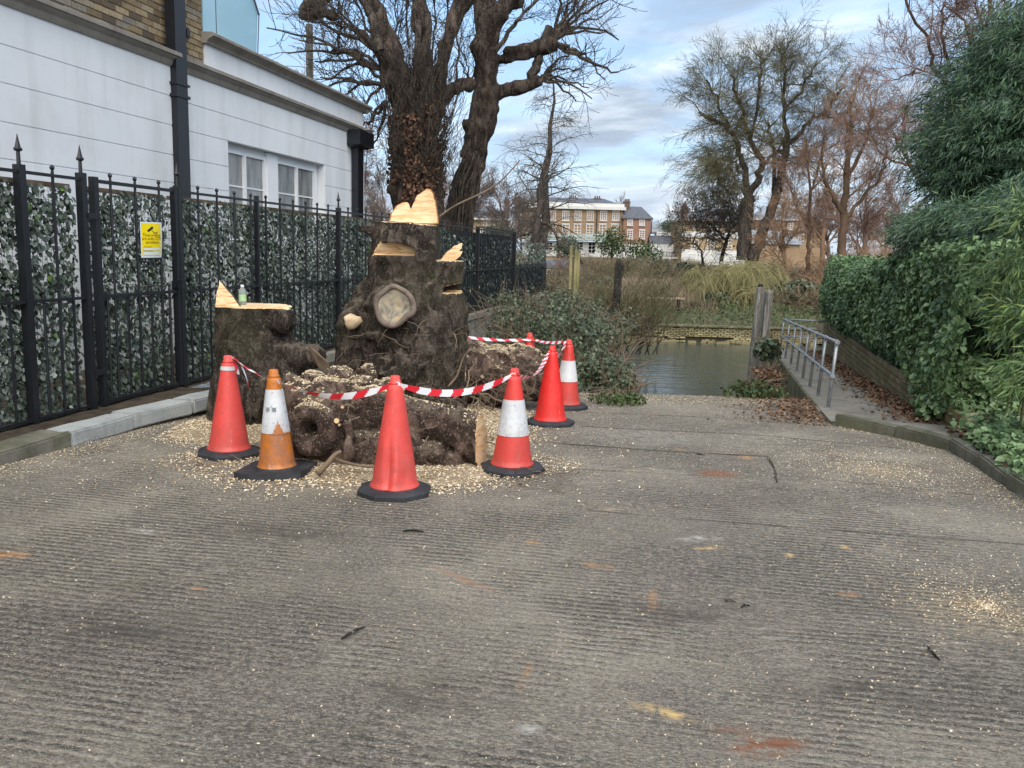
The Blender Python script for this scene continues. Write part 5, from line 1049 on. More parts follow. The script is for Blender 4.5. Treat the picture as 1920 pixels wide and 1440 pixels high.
# distant trees: three prototypes, copied
def far_proto(seed, H_, spread, c=None):
    rr.seed(seed); c = c or dict(bend=.07, up=(.02, .05, .03, .02), n=(5, 4, 4, 4), len=.74, rad=.56, ang=.62, rmin=.011, taper=.5, trunklev=0, start=.35)
    tb = Tubes(); tw = Tubes(); grow(tb, tw, Vector((0, 0, 0)), Vector((0, 0, 1)), H_ * .30, H_ * .020, 0, 5, c); a = MB(); tb.to(a); b = MB(); tw.to(b)
    return mesh_of('trunk', a, MT['twig_far'], smooth=True), mesh_of('crown', b, MT['twig_far'])
protos = [far_proto(11, 10, 1), far_proto(23, 10, 1), far_proto(37, 10, 1)]
FT = [(1160, 430, 335, 165, 0, 'rounded bare tree rising behind the mansion roof, right end'), (1265, 470, 335, 160, 1, 'wide bare tree above the low white house'), (1075, 430, 350, 170, 2, 'faint bare tree behind the mansion chimneys'), (1320, 440, 345, 170, 0, 'faint bare tree behind the yellow villa chimney'),
      (720, 480, 235, 60, 1, 'bare tree seen between the house corner and the huge tree'), (700, 480, 300, 50, 2, 'small bare tree close to the house corner'), (540, 420, 60, 55, 0, 'reddish bare tree above the house parapet'), (620, 420, 90, 60, 1, 'bare tree above the parapet, left of the huge tree'), (955, 470, 255, 75, 2, 'bare tree filling the gap right of the leaning tree'),
      (1560, 480, 300, 90, 1, 'hazy bare tree behind the orange thicket, left of three'), (1610, 480, 330, 85, 2, 'hazy bare tree behind the orange thicket, middle of three'), (1665, 480, 310, 88, 0, 'hazy bare tree behind the orange thicket, right of three'), (1500, 480, 345, 130, 1, 'small hazy bare tree right of the grey-roofed block'),
      (845, 470, 190, 70, 0, 'bare tree seen between the two gnarled trunks'), (915, 470, 330, 110, 1, 'small bare tree behind the left villa'), (1450, 480, 330, 120, 2, 'bare tree behind the grey-roofed block'), (1545, 480, 240, 80, 0, 'bare tree behind the orange willow'), (1630, 470, 220, 75, 1, 'tangled bare tree behind the pink willow'),
      (1700, 470, 260, 60, 2, 'bare tree close behind the hedge end'), (980, 470, 370, 130, 0, 'small bare tree at the left end of the mansion'), (1480, 500, 300, 46, 1, 'scrubby bare tree on the bank under the twin stems, right'), (1010, 470, 300, 80, 1, 'bare tree behind the slender drooping tree')]
for i, (px, pyb, pyt, D, k, lab) in enumerate(FT):
    b = at(px, pyb, D); t_ = at(px, pyt, D); zb = 0.2; H_ = t_[2] - zb; e = empty('distant_tree', (b[0], D, zb), lab, 'tree'); sc = H_ / 9.3; rz = rr.uniform(0, 6.28); tr, cr_ = protos[k]
    pink = px in (1560, 1610, 1665, 1500, 540, 1545, 1630, 1700, 620, 1480)
    if pink:
        tr = tr.copy(); cr_ = cr_.copy(); mm = MT['twig_pink'] if px != 1545 and px != 1480 else MT['twig_orange']; tr.materials[0] = mm; cr_.materials[0] = mm
    for nm, me in (('trunk', tr), ('crown', cr_)): inst(nm, me, e, (b[0], D, zb), (0, 0, rz), (sc * rr.uniform(.9, 1.1),) * 2 + (sc,))
rr.seed(99)
# ------------------------------------------------------------------ scrub, reeds and willow on the far bank (nobody could count the stems)
def stems(name, n, fpos, hgt, lean, r, mat, label, cat, seg=4, droop=0.0, kind='stuff'):
    tb = Tubes()
    for i in range(n):
        p, k = fpos(i); h = hgt * k * rr.uniform(.6, 1.25); d = Vector((rr.gauss(0, lean), rr.gauss(0, lean), 1)).normalized(); pts = [Vector(p)]
        for j in range(seg): d = (d + Vector((rr.gauss(0, .12), rr.gauss(0, .12), -droop * j))).normalized(); pts.append(pts[-1] + d * h / seg)
        tb.add([q[:] for q in pts], r * rr.uniform(.7, 1.3), r * .35, 3)
    mb = MB(); tb.to(mb); o = obj(name, mb, mat, kind=kind, label=label, cat=cat); return o
def bz_(x, y): return float(np.interp(y, by, bz))
def band(px0, px1, D0, D1, kf=lambda px: 1.0):
    def f(i):
        px = rr.uniform(px0, px1); D = rr.uniform(D0, D1); p = at(px, 520, D); return (p[0], D, bz_(p[0], D) - .1), kf(px)
    return f
stems('reeds', 5200, band(1150, 1345, 38, 50), .60, .42, .011, MT['reed'], 'pinkish dead reeds and grasses along the far bank', 'reeds')
stems('scrub', 3600, band(900, 1700, 44, 74, lambda px: .8 + .5 * math.sin(px * .03)), .75, .6, .013, MT['scrub'], 'tangle of brown winter scrub on the far bank', 'scrub')
stems('hedge_scrub', 1800, band(1080, 1320, 76, 95), 1.1, .5, .022, MT['scrub'], 'brown winter hedge in front of the mansion garden wall', 'scrub')
stems('orange_scrub', 7500, band(1560, 1850, 40, 55, lambda px: 1 + .7 * math.exp(-((px - 1700) / 70) ** 2)), 2.0, .6, .010, MT['twig_orange'], 'orange-brown thicket at the foot of the willows', 'scrub')
# weeping willow shrub: strands arching over and hanging, in uneven swags
tb = Tubes(); sw = [(rr.gauss(1385, 34), rr.uniform(500, 560), rr.uniform(39, 44), rr.uniform(.9, 2.2)) for _ in range(34)]
for i in range(2300):
    a = sw[rr.randrange(len(sw))]; px = a[0] + rr.gauss(0, 7); py = a[1] + rr.gauss(0, 6); p = Vector(at(px, py, a[2] + rr.gauss(0, .25))); d = Vector((rr.gauss(0, .6), rr.gauss(0, .6), .35)).normalized(); pts = [p]; L = a[3] * rr.uniform(.5, 1.25)
    for j in range(5): d = (d + Vector((rr.gauss(0, .12), rr.gauss(0, .12), -.55))).normalized(); pts.append(pts[-1] + d * L / 5)
    if pts[-1].z < -1.2: continue
    tb.add([q[:] for q in pts], .010, .005, 3)
tk = Tubes()
for i in range(8): q = trace(tk, [(1400 + rr.uniform(-15, 15), 585), (1395 + rr.uniform(-30, 30), 545), (1385 + rr.uniform(-60, 50), 510)], 42.5, .05, .015, 5, .08)
tree_obj('weeping_willow', at(1395, 590, 38.8), 'low weeping willow shrub with pale yellow-green strands above the river wall', tk, tb, MT['scrub'], MT['willow'], cat='shrub')
# bare shrubs of the tangle: one of each kind, then copies
shr = []
for sd, mt in ((5, 'twig_olive'), (6, 'twig_pink'), (7, 'scrub'), (8, 'twig_orange')):
    rr.seed(sd); tb = Tubes(); tw = Tubes(); cc_ = dict(bend=.14, up=(.03, .02, .0, -.02), n=(4, 4, 4), len=.66, rad=.6, ang=.7, rmin=.008, taper=.5, trunklev=1, start=.15)
    for i in range(9): grow(tb, tw, Vector((rr.gauss(0, .3), rr.gauss(0, .3), -.1)), Vector((rr.gauss(0, .6), rr.gauss(0, .6), 1)).normalized(), 1.1 * rr.uniform(.6, 1.2), .03, 1, 4, cc_)
    a = MB(); tb.to(a); b = MB(); tw.to(b); shr.append((mesh_of('stem', a, MT[mt]), mesh_of('crown', b, MT[mt]), ('olive-brown', 'pinkish', 'dark brown', 'orange-brown')[len(shr)]))
rr.seed(77)
SP_ = {}
def shrub_place(px, D):
    ref = [(955, 'past the low railing end'), (1010, 'under the slender tree'), (1070, 'by the timber gantry'), (1120, 'below the mansion middle'), (1160, 'behind the lone pile'), (1200, 'below the red brick wing'), (1250, 'below the low white house'), (1300, 'left of the willow shrub'), (1345, 'below the russet tree'), (1400, 'under the twin stems'), (1450, 'above the pair of piles'), (1510, 'above the handrail end'), (1560, 'beside the hedge end'), (1620, 'under the orange willow'), (1680, 'under the pink willow'), (1760, 'behind the bamboo edge')]
    w = min(ref, key=lambda r: abs(r[0] - px))[1]; w += ', near' if D < 47 else (', midway' if D < 57 else ', far'); n = SP_.get(w, 0); SP_[w] = n + 1
    return w + ('' if n == 0 else (', second' if n == 1 else ', third'))
for i in range(46):
    px = 930 + i * 17 + rr.uniform(-12, 12); D = rr.uniform(38.5, 66); p = at(px, 500, D); zb = bz_(p[0], D) - .1; k = 3 if px > 1560 else rr.choice((0, 0, 1, 2, 2)); a, b, nm = shr[k]
    e = empty('bare_shrub', (p[0], D, zb), 'bare %s bank shrub %s' % (nm, shrub_place(px, D)), 'shrub', 'bare shrubs of the far bank'); sc = rr.uniform(.55, 1.05) * (1.7 if k == 3 else 1); rz = rr.uniform(0, 6.28)
    inst('stem', a, e, (p[0], D, zb), (0, 0, rz), (sc * 1.3, sc * 1.3, sc)); inst('crown', b, e, (p[0], D, zb), (0, 0, rz), (sc * 1.3, sc * 1.3, sc))
def clump(name, N, fpos, size, mat, label, cat, kind='stuff', parent=None, nrm=(0, -.6, .8), pat=LP, faces=LFq, jit=.8, hang=None, lname='foliage'):
    C = fpos(N); N = len(C); X, Y, Z = frames(N, np.tile(nrm, (N, 1)), hang, jit); mb = MB(); leaves(mb, C, rng.uniform(size * .65, size * 1.35, N), X, Y, Z, pat, faces)
    return obj(lname if parent else name, mb, mat, parent, kind=kind, label=label, cat=cat)
def gc(N):
    x = rng.uniform(-16, 26, N); y = rng.uniform(35.2, 39.5, N); z = np.interp(y, by, bz) + rng.random(N) ** 2 * .42; return np.c_[x, y, z]
clump('ground_cover', 17000, gc, .095, MT['bank_green'], 'green ground cover and ivy along the top of the river wall', 'ground cover')
def shrub_far(px, py, D, rx, rz, label, mat=None):
    c = at(px, py, D); e = empty('garden_shrub', (c[0], D, .3), label, 'shrub'); N = 1300; d = unit_rows(rng.normal(size=(N, 3))) * (rng.random(N) ** .4)[:, None]
    C = c + d * [rx, rx, rz] * (1 + .25 * vnoise(d, 2.5, int(px))[:, None]); X, Y, Z = frames(N, d, None, .7); mb = MB(); leaves(mb, C, rng.uniform(.12, .3, N), X, Y, Z); obj('foliage', mb, mat or MT['bank_green'], e)
    m_ = MB(); m_.tube([(c[0], D, 0), (c[0], D, c[2])], .12, 6); obj('stem', m_, MT['bark_grey'], e)
shrub_far(1148, 455, 92, 1.9, 1.7, 'dark evergreen bush in front of the mansion, right half'); shrub_far(1205, 474, 90, 2.1, 1.5, 'round green bush below the red brick wing'); shrub_far(1063, 464, 94, 1.6, 1.2, 'dark rounded bush against the mansion ground floor', MT['bush_leaf']); shrub_far(1258, 427, 122, 1.8, 1.2, 'greenery on the slate roof side of the low white house'); shrub_far(939, 435, 98, 1.7, .9, 'bush before the left villa')
# brown crown mass of small trees far behind, at roof height
for a in ((1112, 540, 47, 1.3, .8, 'dark ivy-clad bush by the water left of the lone pile'), (1290, 515, 62, 1.8, .9, 'dark green bush midway up the bank left of the willow shrub'), (1345, 565, 40, .8, .5, 'small dark bush at the left foot of the willow shrub'), (1495, 545, 42, 1.2, .6, 'dark green bush on the bank just above the handrail'), (1215, 500, 70, 1.9, .8, 'low dark bush midway up the bank below the red brick wing')): shrub_far(*a, MT['bush_leaf'])
e = empty('timber_post', at(576, 250, 21.5), 'pale timber post rising above the house parapet among twigs', 'post'); m_ = MB(); a = at(571, 330, 21.5); b = at(580, 46, 21.5); m_.tube([[b[0], b[1], -.5], b], [.11, .085], 10); m_.tube([b - [0, 0, .9], b - [0, .14, .9]], .03, 6); obj('shaft', m_, MT['pile'], e)
e = empty('broken_bough', at(595, 20, 20.5), 'dark broken bough with ragged end hanging at the top left', 'branch'); pth = pp(20.5, (612, -60), (598, -10), (590, 18), (580, 34)); V_, F_ = knobbly([(pth, np.array([18, 16, 15, 8]) * 20.5 / FPX), (pp(20.5, (592, 22), (615, 30)), np.array([12, 10]) * 20.5 / FPX), (pp(20.5, (585, 28), (562, 36)), np.array([7, 4]) * 20.5 / FPX)], .04)
obj('wood', MB().arr(V_, F_), MT['bark_grey'], e, smooth=True)
# ------------------------------------------------------------------ piles
def pile(px, pytop, D, r, zb, label, mat, sq=False, lean=(0, 0)):
    t_ = at(px, pytop, D); e = empty('mooring_pile', (t_[0], D, zb), label, 'pile'); m_ = MB(); H_ = t_[2] - zb; n = 4 if sq else 14; k = 14
    prof = [(r * (1 + .03 * rng.normal()), H_ * i / k) for i in range(k)] + [(r * .97, H_ - .02), (r * .80, H_ + .03)]
    a0 = .75 if sq else 0; ax = (np.array([math.cos(a0), math.sin(a0), 0]), np.array([-math.sin(a0), math.cos(a0), 0]), np.array([lean[0], lean[1], 1.0])); m_.lathe(prof, n, (t_[0] - lean[0] * H_, D - lean[1] * H_, zb), 0, ax)
    obj('shaft', m_, mat, e, smooth=not sq)
    if not sq: m_ = MB(); m_.lathe([(r * .82, 0), (r * .5, .05), (.01, .07)], n, (t_[0], D, zb + H_ + .03), 0); obj('worn_top', m_, MT['pile_d'], e)
pile(1426, 540, 20.6, .10, -3, 'left one of the pair of tall timber piles beside the handrail', MT['pile'], lean=(.03, 0))
pile(1442, 546, 20.9, .125, -3, 'right squarish pile of the pair beside the handrail', MT['pile'], True, lean=(.02, 0))
pile(1161, 492, 24, .105, -3, 'dark lone timber pile standing among bare shrubs at the water', MT['pile_d'], lean=(.02, 0))
# ------------------------------------------------------------------ cut stumps and root logs
def split_obj(V, F, cls, parts, parent, smooth=True):       # cls per face -> parts [(name, mat)]
    outp = []
    for i, (nm, mt) in enumerate(parts):
        f = F[cls == i]
        if not len(f): continue
        u, inv = np.unique(f, return_inverse=True); outp.append(obj(nm, MB().arr(V[u], inv.reshape(f.shape)), mt, parent, smooth=smooth))
    return outp
def bark_disp(P_, a=.03, seed=50, st=.5):
    Q = P_ * [1, 1, st]; return a * (fbm(Q, 3.2, 3, seed) * 1.9 + (np.abs(vnoise(Q, 9, seed + 5)) - .35) * 1.5 + (np.abs(vnoise(Q, 19, seed + 7)) - .3) * .95)
DS = 8.85; kS = DS / FPX
a_ = lambda px, py, dd=0.0: at(px, py, DS + dd)
lo = np.array([a_(625, 400)[0], DS - .95, -.25]); hi = np.array([a_(905, 400)[0], DS + .75, a_(750, 410)[2] + .02]); h = .0145
P_ = grid(lo, hi, h)
S = cap(P_, a_(772, 760), a_(775, 600), 96 * kS, 96 * kS); S = smin(S, cap(P_, a_(775, 600), a_(768, 490), 96 * kS, 74 * kS), .12); S = smin(S, cap(P_, a_(768, 490), a_(762, 395), 73 * kS, 57 * kS), .1)
S = smin(S, cap(P_, a_(832, 780, -.15), a_(836, 470, -.1), 36 * kS, 30 * kS), .05); S = smin(S, cap(P_, a_(745, 432, -.1), a_(683, 428, -.1), 22 * kS, 12 * kS), .05)
S = smin(S, cap(P_, a_(700, 560), a_(662, 610, -.25), 40 * kS, 22 * kS), .08); S = smin(S, cap(P_, a_(660, 600, -.3), a_(650, 690, -.35), 20 * kS, 17 * kS), .05); S = smin(S, cap(P_, a_(650, 690, -.35), a_(640, 770, -.35), 17 * kS, 24 * kS), .05)
S = smin(S, cap(P_, a_(715, 600, -.25), a_(696, 780, -.40), 32 * kS, 40 * kS), .07); S = smin(S, cap(P_, a_(790, 640, -.40), a_(800, 790, -.45), 45 * kS, 58 * kS), .10)
S = smin(S, ball(P_, a_(742, 580, -.38), 50 * kS), .10); S = smin(S, ball(P_, a_(785, 635, -.50), 34 * kS), .06); S = smin(S, ball(P_, a_(760, 650, -.55), 26 * kS), .06); S = smin(S, ball(P_, a_(812, 605, -.48), 20 * kS), .05)
S = smin(S, ball(P_, a_(845, 498, -.22), 15 * kS), .04)
S = smin(S, ball(P_, a_(725, 632, -.46), 22 * kS), .05); S = smin(S, ball(P_, a_(770, 690, -.66), 30 * kS), .07); S = smin(S, ball(P_, a_(800, 665, -.60), 24 * kS), .06); S = smin(S, ball(P_, a_(735, 700, -.62), 26 * kS), .07); S = smin(S, ball(P_, a_(805, 735, -.62), 30 * kS), .06)
S += bark_disp(P_, .036, 50); 
S += .05 * np.clip(fbm(P_, 5.5, 3, 77) + .1, 0, 1) * -2.0 * (P_[..., 2] < .75) * (P_[..., 0] > a_(700, 600)[0])      # burly lower front
S = smax(S, -ball(P_, a_(668, 608, -.52), 13 * kS), .02)                                  # rotted hollow in the left root
zt = a_(760, 418)[2]; zl = a_(850, 488)[2]; Xl = a_(822, 480)[0]
tilt = (P_[..., 0] - a_(740, 418)[0]) * -.045
cut_top = P_[..., 2] - (zt + tilt); S = np.maximum(S, cut_top)
cut_r = np.minimum(P_[..., 2] - zl, P_[..., 0] - Xl + (P_[..., 1] - DS) * .15 * 0); S = np.maximum(S, cut_r)
zc0, zc1 = a_(740, 479, -.4)[2], a_(740, 455, -.4)[2]
arch = zc1 - ((P_[..., 0] - a_(732, 460, -.4)[0]) / (46 * kS)) ** 2 * .06
n1 = -np.minimum.reduce([P_[..., 2] - zc0, arch - P_[..., 2], a_(779, 460, -.4)[0] - P_[..., 0], (DS - .27 + (P_[..., 2] - zc0) * -.6) - P_[..., 1]])
zr0, zr1 = a_(850, 549, -.2)[2], a_(850, 539, -.2)[2]
n2 = -np.minimum.reduce([P_[..., 2] - zr0, zr1 + (P_[..., 0] - a_(830, 540)[0]) * .22 - P_[..., 2], P_[..., 0] - a_(832, 545, -.2)[0], (DS + .05) - P_[..., 1]])
S = np.maximum(S, -n1); S = np.maximum(S, -n2)
V, F = surfnets(S, lo, h); C = V[F].mean(1); N_ = np.cross(V[F[:, 1]] - V[F[:, 0]], V[F[:, 2]] - V[F[:, 0]]); N_ /= np.linalg.norm(N_, axis=1)[:, None] + 1e-9
def near(a, t=1.3 * h): return np.abs(a) < t
top = near(C[:, 2] - (zt + (C[:, 0] - a_(740, 418)[0]) * -.045), .8 * h) & (N_[:, 2] > .6)
shelf = near(C[:, 2] - zl, .8 * h) & (C[:, 0] > Xl - h) & (N_[:, 2] > .6)
side = near(C[:, 0] - Xl, h) & (C[:, 2] > zl)
in1 = (C[:, 2] > zc0 - h) & (C[:, 2] < zc1 + h) & (C[:, 0] < a_(780, 460, -.4)[0]) & near(C[:, 1] - (DS - .27 + (C[:, 2] - zc0) * -.6), .9 * h)
in2 = (C[:, 2] > zr0 - h) & (C[:, 2] < zr1 + .08) & (C[:, 0] > a_(831, 545, -.2)[0]) & ((near(C[:, 2] - zr0, h) & (N_[:, 2] > .5)) | (N_[:, 2] < -.6))
cls = np.zeros(len(F), int); cls[top | shelf] = 1; cls[in1 | in2] = 2
st_e = empty('tree_stump', a_(772, 760), 'tallest rough tree stump with step cuts and an oval healed wound facing front', 'tree stump')
split_obj(V, F, cls, [('bark', MT['bark_stump']), ('saw_cut', MT['cut_pale']), ('cut_face', MT['cut'])], st_e)
STV, STN = V, None
def splinter(pix, D, thick, parent, name='splinter', rim=True, tiltb=.10, mat=None):
    P0 = np.array([at(x, y, D) for x, y in pix]); zb = P0[:, 2].min(); P0[:, 1] += (P0[:, 2] - zb) * tiltb
    k = len(P0); u = np.linspace(0, k, k * 6, endpoint=False); Pc = np.vstack([P0, P0[:1]]); Q = np.stack([np.interp(u, range(k + 1), Pc[:, d]) for d in range(3)], 1)
    Q += .006 * np.stack([vnoise(Q, 30, 3), 0 * u, vnoise(Q, 30, 4)], 1); c = Q.mean(0)
    m_ = MB(); m_.prism(Q, (0, thick, 0), 0); o = obj(name, m_, MT['bark_stump'], parent)
    inner = c + (Q - c) * (.93 if rim else .985); m_ = MB(); n = len(inner); m_.prism(inner - [0, .006, 0], (0, .004, 0)); obj('cut_face', m_, mat or MT['cut'], o)
    if rim: m_ = MB(); R2 = c + (Q - c) * .99; m_.add(np.vstack([R2 - [0, .003, 0], inner - [0, .003, 0]]), [(i, (i + 1) % n, n + (i + 1) % n, n + i) for i in range(n)]); obj('rim', m_, MT['cut_rim'], o)
    return o
splinter([(727, 417), (732, 400), (742, 386), (752, 380), (762, 378), (767, 386), (770, 393), (776, 378), (783, 365), (792, 357), (801, 353), (808, 355), (813, 362), (818, 378), (821, 398), (823, 421), (780, 420)], DS - .18, .10, st_e)
splinter([(824, 488), (838, 472), (852, 461), (867, 455), (866, 465), (861, 471), (868, 471), (864, 480), (852, 489)], DS - .12, .05, st_e, rim=False)
# healed wound: worn face and raised rim
ow = np.array([(738, 536), (750, 541), (764, 549), (773, 562), (776, 578), (774, 588), (764, 591), (757, 598), (750, 606), (738, 611), (724, 609), (713, 601), (708, 586), (704, 568), (708, 556), (720, 547), (730, 539)], float)
k = len(ow); u = np.linspace(0, k, 72, endpoint=False); Pc = np.vstack([ow, ow[:1]]); Q = np.stack([np.interp(u, range(k + 1), Pc[:, d]) for d in range(2)], 1)
for _ in range(3): Q = (np.roll(Q, 1, 0) + Q * 2 + np.roll(Q, -1, 0)) / 4
DW = DS - .735
ring = np.array([at(x, y, DW) for x, y in Q]); cc = ring.mean(0); m_ = MB(); rings = []
for t in (1, .8, .6, .4, .2): q = cc + (ring - cc) * t; q[:, 1] += .035 * (1 - t) + .015 * vnoise(q, 14, 8); rings.append(q)
allv = np.vstack(rings + [cc[None] + [0, .03, 0]]); nq = len(ring); ff = [(r * nq + i, r * nq + (i + 1) % nq, (r + 1) * nq + (i + 1) % nq, (r + 1) * nq + i) for r in range(4) for i in range(nq)] + [(4 * nq + i, 4 * nq + (i + 1) % nq, 5 * nq) for i in range(nq)]
m_.add(allv, [f[::-1] for f in ff]); obj('old_wound', m_, MT['wound'], st_e, smooth=True)
def torus_path(Qr, rad, mat, parent, name, nz_=0.25, n=10):
    Qr = np.asarray(Qr); k = len(Qr); t = np.roll(Qr, -1, 0) - np.roll(Qr, 1, 0); t /= np.linalg.norm(t, axis=1)[:, None]; ref = np.array([0, -1., 0]); s = np.cross(t, ref); s /= np.linalg.norm(s, axis=1)[:, None]; b = np.cross(t, s); V = []
    for i in range(k):
        r = rad * (1 + nz_ * float(vnoise(Qr[i][None], 12, 2)[0]))
        for j in range(n): a = 2 * math.pi * j / n; V.append(Qr[i] + r * (math.cos(a) * s[i] + math.sin(a) * b[i]))
    m_ = MB(); m_.add(V, [(i * n + j, i * n + (j + 1) % n, ((i + 1) % k) * n + (j + 1) % n, ((i + 1) % k) * n + j) for i in range(k) for j in range(n)]); return obj(name, m_, mat, parent, smooth=True)
torus_path(ring + [0, .005, 0], .028, MT['callus'], st_e, 'callus_rim')
# pale broken root end on the left
m_ = MB(); c = at(655, 602, DS - .50); m_.lathe([(.01, -.02), (.055, 0), (.075, .05), (.07, .10)], 10, c, 0, (np.array([1, .3, 0]), np.array([0, .1, 1]), np.array([.5, .85, -.1])), wob=lambda t, z: 1 + .25 * math.sin(3 * t + 1)); obj('broken_root', m_, MT['cut_pale'], st_e, smooth=True)

# lower stump at the left
DL = 7.85; kL = DL / FPX; a_ = lambda px, py, dd=0.0: at(px, py, DL + dd)
lo = np.array([a_(380, 600)[0], DL - .75, -.1]); hi = np.array([a_(640, 600)[0], DL + .5, a_(480, 566)[2]]); h = .015; P_ = grid(lo, hi, h)
S = cap(P_, a_(478, 800), a_(478, 640), 66 * kL, 64 * kL); S = smin(S, cap(P_, a_(478, 640), a_(480, 520), 64 * kL, 64 * kL), .08)
S = smin(S, cap(P_, a_(500, 670, -.1), a_(588, 668, -.15), 40 * kL, 22 * kL), .10); S = smin(S, cap(P_, a_(435, 720, -.05), a_(422, 780, -.05), 32 * kL, 30 * kL), .1); S = smin(S, ball(P_, a_(530, 600, -.22), 22 * kL), .06)
S = smin(S, cap(P_, a_(500, 740, -.1), a_(570, 750, -.3), 50 * kL, 34 * kL), .12)
S += bark_disp(P_, .030, 60, .45); S = smax(S, -cap(P_, a_(585, 672, -.3), a_(612, 676, -.36), 12 * kL, 17 * kL), .02)
zt = a_(480, 572)[2]; S = np.maximum(S, P_[..., 2] - zt); V, F = surfnets(S, lo, h); C = V[F].mean(1); cls = (near(C[:, 2] - zt, .8 * h)).astype(int)
st2 = empty('tree_stump', a_(478, 770), 'lower wide tree stump at the left against the railings, plastic bottle on top', 'tree stump'); split_obj(V, F, cls, [('bark', MT['bark_stump']), ('saw_cut', MT['cut'])], st2)
S2V = V
splinter([(404, 577), (404, 550), (408, 526), (424, 545), (440, 562), (451, 576)], DL - .22, .04, st2, rim=False, tiltb=.25, mat=MT['cut'])
m_ = MB()
for k in range(7): m_.tube([a_(580 + k * 3, 648 + k * 3, -.42), a_(590 + k * 4, 668 + k * 2, -.40), a_(600 + k * 3, 690 + k, -.38)], .010 + .004 * rng.random(), 5)
obj('root_splinters', m_, MT['stick'], st2)
# bottle
bz0 = zt; bp = at(455, 568, DL - .02); bt = empty('plastic_bottle', (bp[0], bp[1], bz0), 'small clear plastic bottle with green label standing on the left stump', 'bottle'); o = (bp[0], bp[1], bz0)
m_ = MB(); m_.lathe([(.030, .002), (.034, .01), (.034, .115), (.030, .135), (.016, .155), (.014, .165)], 16, o); obj('body', m_, MT['bottle'], bt, smooth=True)
m_ = MB(); m_.lathe([(.0345, .035), (.0345, .095)], 16, o, cap=False); obj('label_band', m_, MT['label_g'], bt, smooth=True)
m_ = MB(); m_.lathe([(.016, .165), (.016, .182), (.002, .184)], 12, o); obj('cap', m_, MT['white_gloss'], bt)

# front root log
DF = 6.25; kF = DF / FPX; a_ = lambda px, py, dd=0.0: at(px, py, DF + dd)
lo = np.array([a_(495, 780)[0], DF - .62, -.14]); hi = np.array([a_(925, 780)[0], DF + 1.15, a_(600, 676)[2] + .12]); h = .0135; P_ = grid(lo, hi, h)
S = smin(cap(P_, a_(735, 770, .06), a_(870, 808, -.02), 30 * kF, 40 * kF), cap(P_, a_(865, 810, -.02), a_(925, 830, -.06), 40 * kF, 55 * kF), .05)
for (c, r) in (((620, 780, .12), 70), ((565, 765, .2), 52), ((590, 735, .5), 42), ((680, 740, .5), 42), ((700, 770, .1), 46), ((640, 850, -.05), 42), ((690, 850, -.1), 40), ((745, 842, -.12), 44), ((815, 856, -.10), 30), ((852, 862, -.08), 24), ((560, 830, .0), 42), ((788, 862, -.12), 26), ((772, 836, -.10), 20), ((640, 722, .75), 38), ((540, 722, .65), 30), ((730, 735, .75), 30), ((690, 705, .95), 24)):
    S = smin(S, ball(P_, a_(*c), r * kF), .06 if c[0] < 765 else .018)
S = smin(S, cap(P_, a_(668, 745, .0), a_(735, 752, .0), 16 * kF, 20 * kF), .04); S = smin(S, cap(P_, a_(650, 800, -.2), a_(655, 855, -.3), 9 * kF, 8 * kF), .03)
tc_ = a_(584, 806, -.28); tn = unit_rows(np.array([[-.25, -1, .12]]))[0]; d_ = P_ - tc_; ax_ = d_ @ tn; rad_ = np.sqrt(np.maximum((d_ ** 2).sum(-1) - ax_ ** 2, 0)); tor = np.sqrt((rad_ - 33 * kF) ** 2 + ax_ ** 2) - 17 * kF
S = smin(S, ball(P_, a_(590, 808, -.10), 46 * kF), .05); S = smin(S, tor, .025); S = smax(S, -cap(P_, tc_ + tn * .2, tc_ - tn * .10, 15 * kF, 13 * kF), .015)
knob = np.clip((a_(740, 780)[0] - P_[..., 0]) * 3 + .5, .14, 1); knob = np.maximum(knob, (P_[..., 2] < .14) * .9); tordamp = np.clip((tor - .01) / .06, .15, 1)
S += (bark_disp(P_, .024, 70, .9) + .03 * fbm(P_, 9, 2, 72)) * knob * tordamp
cn = unit_rows(np.array([[1, -.20, .06]]))[0]; cp = a_(902, 828, -.06); S = np.maximum(S, (P_ - cp) @ cn)
V, F = surfnets(S, lo, h); C = V[F].mean(1); fn_ = unit_rows(np.cross(V[F[:, 1]] - V[F[:, 0]], V[F[:, 2]] - V[F[:, 0]])); cls = (near((C - cp) @ cn, .9 * h) & (np.abs(fn_ @ cn) > .8)).astype(int)
lg = empty('root_log', a_(700, 880), 'knotty root log lying in front behind three cones, smooth yellow cut end to the right', 'log'); split_obj(V, F, cls, [('bark', MT['bark_log']), ('cut_face', MT['cut'])], lg)
LGV, LGF = V, F
for px, py, dd, r in ((631, 789, -.36, .021), (636, 797, -.38, .010), (642, 763, -.28, .014), (757, 730, .6, .010), (705, 712, .7, .012)):
    c = at(px, py, DF + dd); m_ = MB(); m_.lathe([(r, 0), (r, -.05)], 12, c, 0, (np.array([1, -.1, 0]), np.array([0, .1, 1]), unit_rows(np.array([[.05, -1, .15]]))[0])); s_ = obj('pruned_shoot', m_, MT['stick'], lg)
    m_ = MB(); m_.lathe([(r * .86, .002), (r * .4, .003), (.0005, .003)], 12, c, 0, (np.array([1, -.1, 0]), np.array([0, .1, 1]), unit_rows(np.array([[.05, -1, .15]]))[0])); obj('cut_face', m_, MT['cut'], s_)
